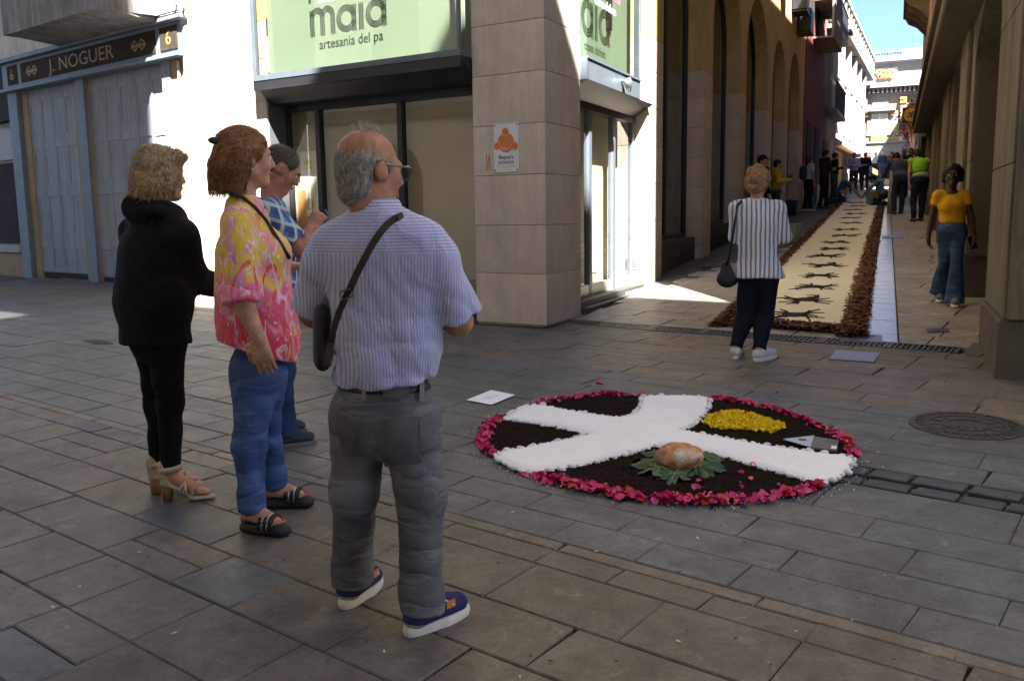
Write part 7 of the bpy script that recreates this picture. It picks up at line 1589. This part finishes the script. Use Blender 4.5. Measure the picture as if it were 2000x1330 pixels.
# ================================================================== PEOPLE further up the side street
def bg(label,px,h,face,top,bottom,hairc,skin=None,pose='stand',sleeve=.9,hh=.018,arms='down',extra=None,shoes=(.03,.03,.03),build=1.,lean=0.,group='people up the side street',cap=None,skirt=False,longhair=False):
    P=Per('person',label,px,group,f=s2); s=h/1.70; ph=math.radians(face); fv=np.array([math.sin(ph),math.cos(ph),0]); rv=np.array([math.cos(ph),-math.sin(ph),0]); up=np.array([0,0,1.]); skin=skin or sk_fair
    def L(r,f_,z): return (rv*r+fv*f_+up*z)*s
    yaw=ph; pitch=0.
    if pose=='stand':
        pel=L(0,0,.95); tilt=lean
        def T(r,f_,z): 
            dz=z-.95; return L(r,f_*math.cos(tilt)+dz*math.sin(tilt),.95+dz*math.cos(tilt)-f_*math.sin(tilt))
        legs=[(L(.09*q,0,.90),L(.10*q,.02,.49),L(.11*q,-.02+.05*q,.09)) for q in (-1,1)]; pitch=-lean*.7
    elif pose=='bend':
        pel=L(0,-.12,.93); tilt=lean or .75
        def T(r,f_,z): dz=z-.95; return L(r,-.12+f_*math.cos(tilt)+dz*math.sin(tilt),.93+dz*math.cos(tilt)-f_*math.sin(tilt))
        legs=[(L(.09*q,-.10,.88),L(.11*q,-.02,.48),L(.12*q,-.04+.08*q,.09)) for q in (-1,1)]; pitch=-.6
    else: # kneel / crouch
        pel=L(0,-.12,.36); tilt=lean or .8
        def T(r,f_,z): dz=z-.95; return L(r,-.12+f_*math.cos(tilt)+dz*math.sin(tilt),.36+dz*math.cos(tilt)-f_*math.sin(tilt))
        legs=[(L(.10*q,-.1,.33),L(.15*q,.22 if q>0 else .16,.42 if q>0 else .10),L(.13*q,.12 if q>0 else -.28,.09)) for q in (-1,1)]; pitch=-.5
    hd=T(0,.03+(.05 if pitch else 0),1.585); f=hfun(hd,yaw,pitch,0,s); bw=build
    sh=[T(.18*q*bw,0,1.405) for q in (-1,1)]
    if arms=='down': ar=[(T(.235*q*bw,-.02,1.13),T(.23*q*bw,.06,.88)) for q in (-1,1)]
    elif arms=='phone': ar=[(T(.23*q*bw,.02,1.14),T(.05*q,.28,1.20)) for q in (-1,1)]
    elif arms=='fold': ar=[(T(.24*q*bw,.03,1.14),T(-.02*q,.22,1.14)) for q in (-1,1)]
    elif arms=='reach': ar=[(sh[i]+(fv*.20-up*.18+rv*.04*q)*s,sh[i]+(fv*.40-up*.40+rv*.02*q)*s) for i,q in enumerate((-1,1))]
    B=Sc(hh); head(B,f) if hh<.03 else None; B.c(T(0,-.01,1.38),hd-up*.03*s,.055*s,k=.02); B.e(T(0,0,1.25),np.array([.13*bw,.085,.19])*s,-ph); B.e(pel,np.array([.12*bw,.08,.10])*s,-ph); B.c(T(0,0,1.),T(0,0,1.3),.075*s); B.c(sh[0],sh[1],.045*s)
    for i,q in enumerate((-1,1)):
        el,wr=ar[i]; B.chain([sh[i],el,wr],[.045*s,.038*s,.027*s]); hand(B,wr,nrm(wr-el),nrm(-rv*q+.2*fv),-q,.5,s)
        B.chain(list(legs[i]),[.075*s,.052*s,.036*s])
    B.build('body',skin,P.root)
    S=Sc(hh); S.e(T(0,.0,1.25),np.array([.185*bw,.13*bw,.22])*s,-ph,k=.05); S.e(T(0,.01,1.03),np.array([.175*bw,.135*bw,.14])*s,-ph,k=.06); S.c(sh[0],sh[1],.068*s,k=.05); S.c(T(0,-.01,1.36),T(0,-.01,1.44),.08*s,.06*s,k=.04,flat=1)
    for i in (0,1):
        el,wr=ar[i]
        if sleeve<.6: S.c(sh[i],sh[i]+(el-sh[i])*sleeve*1.6,.068*s,.066*s,k=.03,flat=1)
        else: S.chain([sh[i],el,el+(wr-el)*min(1,(sleeve))],[.068*s,.058*s,.045*s],k=.03,flat=1)
    nz=T(0,0,.90); S.cut(nz,-nrm(T(0,0,1.2)-T(0,0,.9))); S.fold=folds(int(px[0]),.006,(12,24),None,(.4,.2,.6),.6)
    so_=S.build('top',top if not isinstance(top,tuple) else cloth('top_%d_%d'%(px[0],px[1]),top,.25,6),P.root)
    Tt=Sc(hh); Tt.e(pel+up*.0,np.array([.165*bw,.125*bw,.15])*s,-ph,k=.05)
    for i in (0,1):
        hp,kn,an=legs[i]; Tt.chain([hp,kn,an-up*.02*s],[.098*s,.075*s,.062*s],k=.03,flat=1)
    if skirt: Tt.c(pel,pel-up*.35*s,.15*s,.2*s,k=.04,flat=1)
    Tt.cut(T(0,0,1.02),nrm(T(0,0,1.2)-T(0,0,.9))); Tt.fold=folds(int(px[1]),.005,(14,28),None,(.2,0,1),.4); Tt.build('trousers',cloth('bottom_%d_%d'%(px[0],px[1]),bottom,.25,6),P.root)
    ms=mat('shoe_%d'%int(shoes[0]*1000),shoes,.6,.2)
    for i in (0,1):
        an=legs[i][2]; w_=P.B+P.x*an[0]+P.d*an[1]; zz=zg(w_[0],w_[1])-P.B[2]; K=Sc(.012); a=np.array([an[0],an[1],zz+.03])
        K.c(a-fv*.05,a+fv*.15,.042*s,.04*s,k=.02,sq=(up,.75)); K.c(a+up*.03,a+up*.06,.04*s,k=.03); K.cut([0,0,zz],-up); K.build('shoe',ms,P.root)
    if hairc is not None:
        H=Sc(min(hh,.014)); H.e(f(0,-.018,.034),np.array([.092,.11,.094])*s,rot=f.M); H.e(f(0,-.06,-.03),np.array([.078,.05,.055])*s,rot=f.M,k=.04)
        if longhair: H.c(f(0,-.07,-.02),f(0,-.09,-.22),.075*s,.06*s,k=.04)
        H.e(f(0,.11,-.03),np.array([.075,.085,.10])*s,rot=f.M,sub=True); H.fold=folds(int(px[0])+3,.006,(30,60)); H.build('hair',hairm('hair_%d'%px[0],hairc,tuple(c*.5 for c in hairc)),P.root)
    if cap is not None:
        K=Sc(.012); K.e(f(0,-.012,.05),np.array([.09,.108,.08])*s,rot=f.M); K.cut(f(0,0,.035),f.M@np.array([0,0,-1])); K.c(f(0,.08,.045),f(0,.15,.035),.05*s,.045*s,k=.02,sq=(f.M@np.array([0,0,1.]),.2)); K.build('cap',cloth('cap_cloth',cap,.2),P.root)
    if extra: extra(P,T,L,s,f,so_,ar)
    return P
BLK=(.010,.009,.009); DK=(.02,.018,.018); NAVY=(.016,.022,.05)
bg('person in a dark cap and dark jacket behind the fair haired woman',(1484,462),1.68,120,(.016,.016,.02),NAVY,BLK,pose='stand',cap=(.012,.014,.02),group='people along the shop windows')
def wallet(P,T,L,s,f,so_,ar):
    b=MB(); c=(ar[0][1]+ar[1][1])/2; b.box(WF,-.04,.04,-.006,.006,-.07,.07); mesh_obj('phone',np.array(b.v)+c+[.05,0,.03],b.f,m_black,P.root,local=True)
    K=Sc(.014); K.c(T(.17,.05,.93),T(.19,-.08,.93),.07*s,.07*s,k=.03); K.build('hip_bag',cloth('grey_pouch',(.07,.065,.06),.2),P.root)
bg('woman with a dark bun in a mustard sweater tapping her phone',(1514,448),1.58,85,(.42,.30,.015),(.04,.06,.13),BLK,arms='phone',extra=wallet,group='people along the shop windows')
def pack(P,T,L,s,f,so_,ar):
    K=Sc(.016); K.c(T(0,-.2,1.3),T(0,-.2,1.1),.11,.12,k=.03); K.build('backpack',cloth('blue_pack',(.03,.05,.08),.2),P.root)
bg('woman in a white t-shirt with a blue backpack and dark trousers',(1577,413),1.62,55,(.40,.42,.47),(.016,.016,.022),(.06,.04,.03),sleeve=.45,extra=pack,shoes=(.5,.5,.5),longhair=True)
bg('tall man dressed all in dark brown watching the work',(1608,408),1.80,60,(.022,.02,.014),(.012,.012,.012),BLK,arms='fold')
bg('person in black holding a green bag beside the red house',(1627,398),1.70,70,(.012,.012,.012),(.04,.06,.05),(.035,.02,.014),arms='phone')
bg('kneeling helper in a blue t-shirt reaching over the sand carpet',(1640,396),1.66,85,(.05,.10,.16),(.05,.07,.12),BLK,pose='kneel',sleeve=.45,arms='reach',hh=.016)
bg('man in a lilac shirt standing at the far end of the carpet',(1666,377),1.68,170,(.34,.26,.40),(.035,.025,.045),(.05,.03,.025),arms='fold')
bg('woman in a black vest standing beside the lilac shirt man',(1688,373),1.68,190,(.014,.014,.018),(.025,.03,.045),BLK,arms='fold')
bg('woman all in white in the sunny square',(1646,362),1.66,170,(.55,.54,.52),(.50,.50,.50),(.12,.07,.04),arms='phone',group='people in the sunny square',shoes=(.4,.4,.4))
bg('bald man in a red shirt in the sunny square',(1697,352),1.74,20,(.36,.04,.035),(.10,.18,.32),None,group='people in the sunny square',skin=sk_red,sleeve=.45)
bg('man in a white shirt and dark shorts in the sunny square',(1708,352),1.72,10,(.55,.56,.58),(.05,.05,.06),(.30,.22,.18),group='people in the sunny square')
bg('white haired person in a navy jacket in the sunny square',(1722,352),1.70,0,(.03,.055,.10),(.06,.10,.22),(.6,.58,.55),group='people in the sunny square')
bg('person in a grey blue top behind the navy jacket',(1731,349),1.66,20,(.13,.17,.22),(.05,.05,.07),(.08,.03,.02),group='people in the sunny square')
bg('person in teal half hidden behind the lilac shirt man',(1676,362),1.66,10,(.06,.16,.17),(.03,.03,.05),BLK,group='people in the sunny square')
bg('person in pale pink half hidden behind the crowd',(1663,356),1.66,10,(.45,.33,.33),(.2,.2,.24),(.15,.09,.05),group='people in the sunny square')
for x,y,l,c,c2,hc in ((1640,356,'person in a cream blouse beside the woman in white',(.5,.45,.36),(.1,.1,.14),(.2,.12,.07)),(1654,352,'person in a sky blue shirt in the square',(.18,.28,.42),(.25,.25,.25),(.06,.04,.03)),(1684,350,'person in an orange top in the square',(.5,.2,.06),(.04,.05,.1),(.1,.06,.04)),(1702,346,'small person in a black jacket far across the square',(.02,.02,.02),(.1,.1,.1),(.05,.03,.02)),(1716,347,'person in a beige coat far across the square',(.4,.33,.24),(.05,.05,.06),(.25,.17,.1)),(1740,350,'person in a maroon sweater behind the slate blue shirt',(.18,.02,.03),(.03,.03,.05),(.04,.03,.02)),(1748,347,'person in a white blouse by the plum tree',(.5,.5,.5),(.06,.08,.16),(.08,.05,.03))):
    bg(l,(x,y),1.68,15,c,c2,hc,group='people in the sunny square')
bg('crouching helper in a pale blue shirt beside the bucket',(1719,402),1.64,268,(.09,.17,.23),(.018,.02,.03),BLK,pose='kneel',lean=.55,arms='reach',hh=.016)
bg('man in a slate blue shirt bending over with his hands down',(1752,418),1.74,338,stripes_mat('slate_stripe',(.075,.095,.15),(.04,.05,.09),60,(0,0,1)),(.022,.03,.055),DK,pose='bend',lean=.42,arms='reach',build=1.1,hh=.016)
def vest(P,T,L,s,f,so_,ar):
    for z in (1.02,1.14):
        n=nrm(T(0,0,1.2)-T(0,0,.9)); c=T(0,0,z); K=Sc(.016); K.e(T(0,.0,1.25),np.array([.212,.162,.25])*s,-math.radians(335),k=.05); K.e(T(0,.01,1.03),np.array([.208,.168,.16])*s,-math.radians(335),k=.06); K.cut(c+n*.028,n); K.cut(c-n*.028,-n); K.build('reflective_band',mat('grey_reflector',(.22,.23,.21),.5,.1),so_)
bg('man in a bright green reflective vest leaning forward',(1790,432),1.76,335,mat('lime_vest',(.28,.62,.015),.7,.1),(.016,.02,.035),(.035,.025,.02),pose='bend',lean=.32,arms='down',build=1.1,sleeve=.12,extra=vest,hh=.016)
for x,l,c in ((1762,'red faced man half hidden behind the slate blue shirt',(.2,.18,.17)),(1775,'dark haired person standing behind the green vest',(.03,.03,.04)),(1790,'person with dark hair standing next to the arcade wall',(.05,.03,.03))):
    bg(l,(x,385),1.76,190,c,NAVY,BLK if x>1765 else None,skin=sk_red,group='people standing behind the helpers')
# buckets
def bucket(label,px,h,r,m,f=s2):
    p=f(*px); t=thing('bucket',label,'bucket',tuple(p),group='buckets used for the carpets'); b=MB(); n=20
    b.lathe(p,[(r*.8,0),(r,h),(r*1.06,h),(r*1.06,h-.02),(r*1.0,h-.021),(r*.94,h-.01),(r*.74,.015)],n); b.build('tub',m,t,smooth=False)
    b=MB(); b.tube([p+np.array([r*1.05*math.cos(a),0,h-.02-.14*math.sin(a)]) for a in np.linspace(0,math.pi,10)],.005,5); b.build('handle',m_steel,t)
bucket('pale green plastic bucket on the sand carpet by the crouching helper',(1701,400),.42,.17,mat('pale_green_plastic',(.17,.25,.21),.5,.1))
bucket('pale green bucket on the paving beyond the striped blazer woman',(1546,474),.36,.17,MATS['pale_green_plastic'])
bucket('black planter tub at the foot of the arcade pier',(1541,421),.42,.24,m_black)
# rolled paper / post between the helpers
p=s2(1737,418); t=thing('cardboard_roll','tall pale cardboard roll standing beside the slate blue shirt man','roll',tuple(p)); b=MB(); b.tube([p+[0,0,0],p+[.03,0,1.15]],.07,12); b.build('tube',mat('card_pale',(.35,.30,.22),.9,.15),t,smooth=True); b=MB(); b.tube([p+[.03,0,1.151],p+[.03,0,1.153]],.05,12); b.build('end_hole',m_dark,t)
# wood sticks leaning by the wall
p=s2(1794,418); t=thing('wooden_pole','thin pale pole leaning on the arcade wall behind the vest man','pole',tuple(p)); b=MB(); b.tube([p,p+np.array([.25,.3,1.9])],.02,8); b.build('shaft',mat('pole_wood',(.4,.3,.2),.8,.2),t,smooth=True); b=MB(); b.tube([p+np.array([.25,.3,1.9]),p+np.array([.255,.305,1.95])],[.021,.012],8); b.build('tip',m_black,t)
for o in list(bpy.data.objects):
    if '_w' in o: del o['_w']
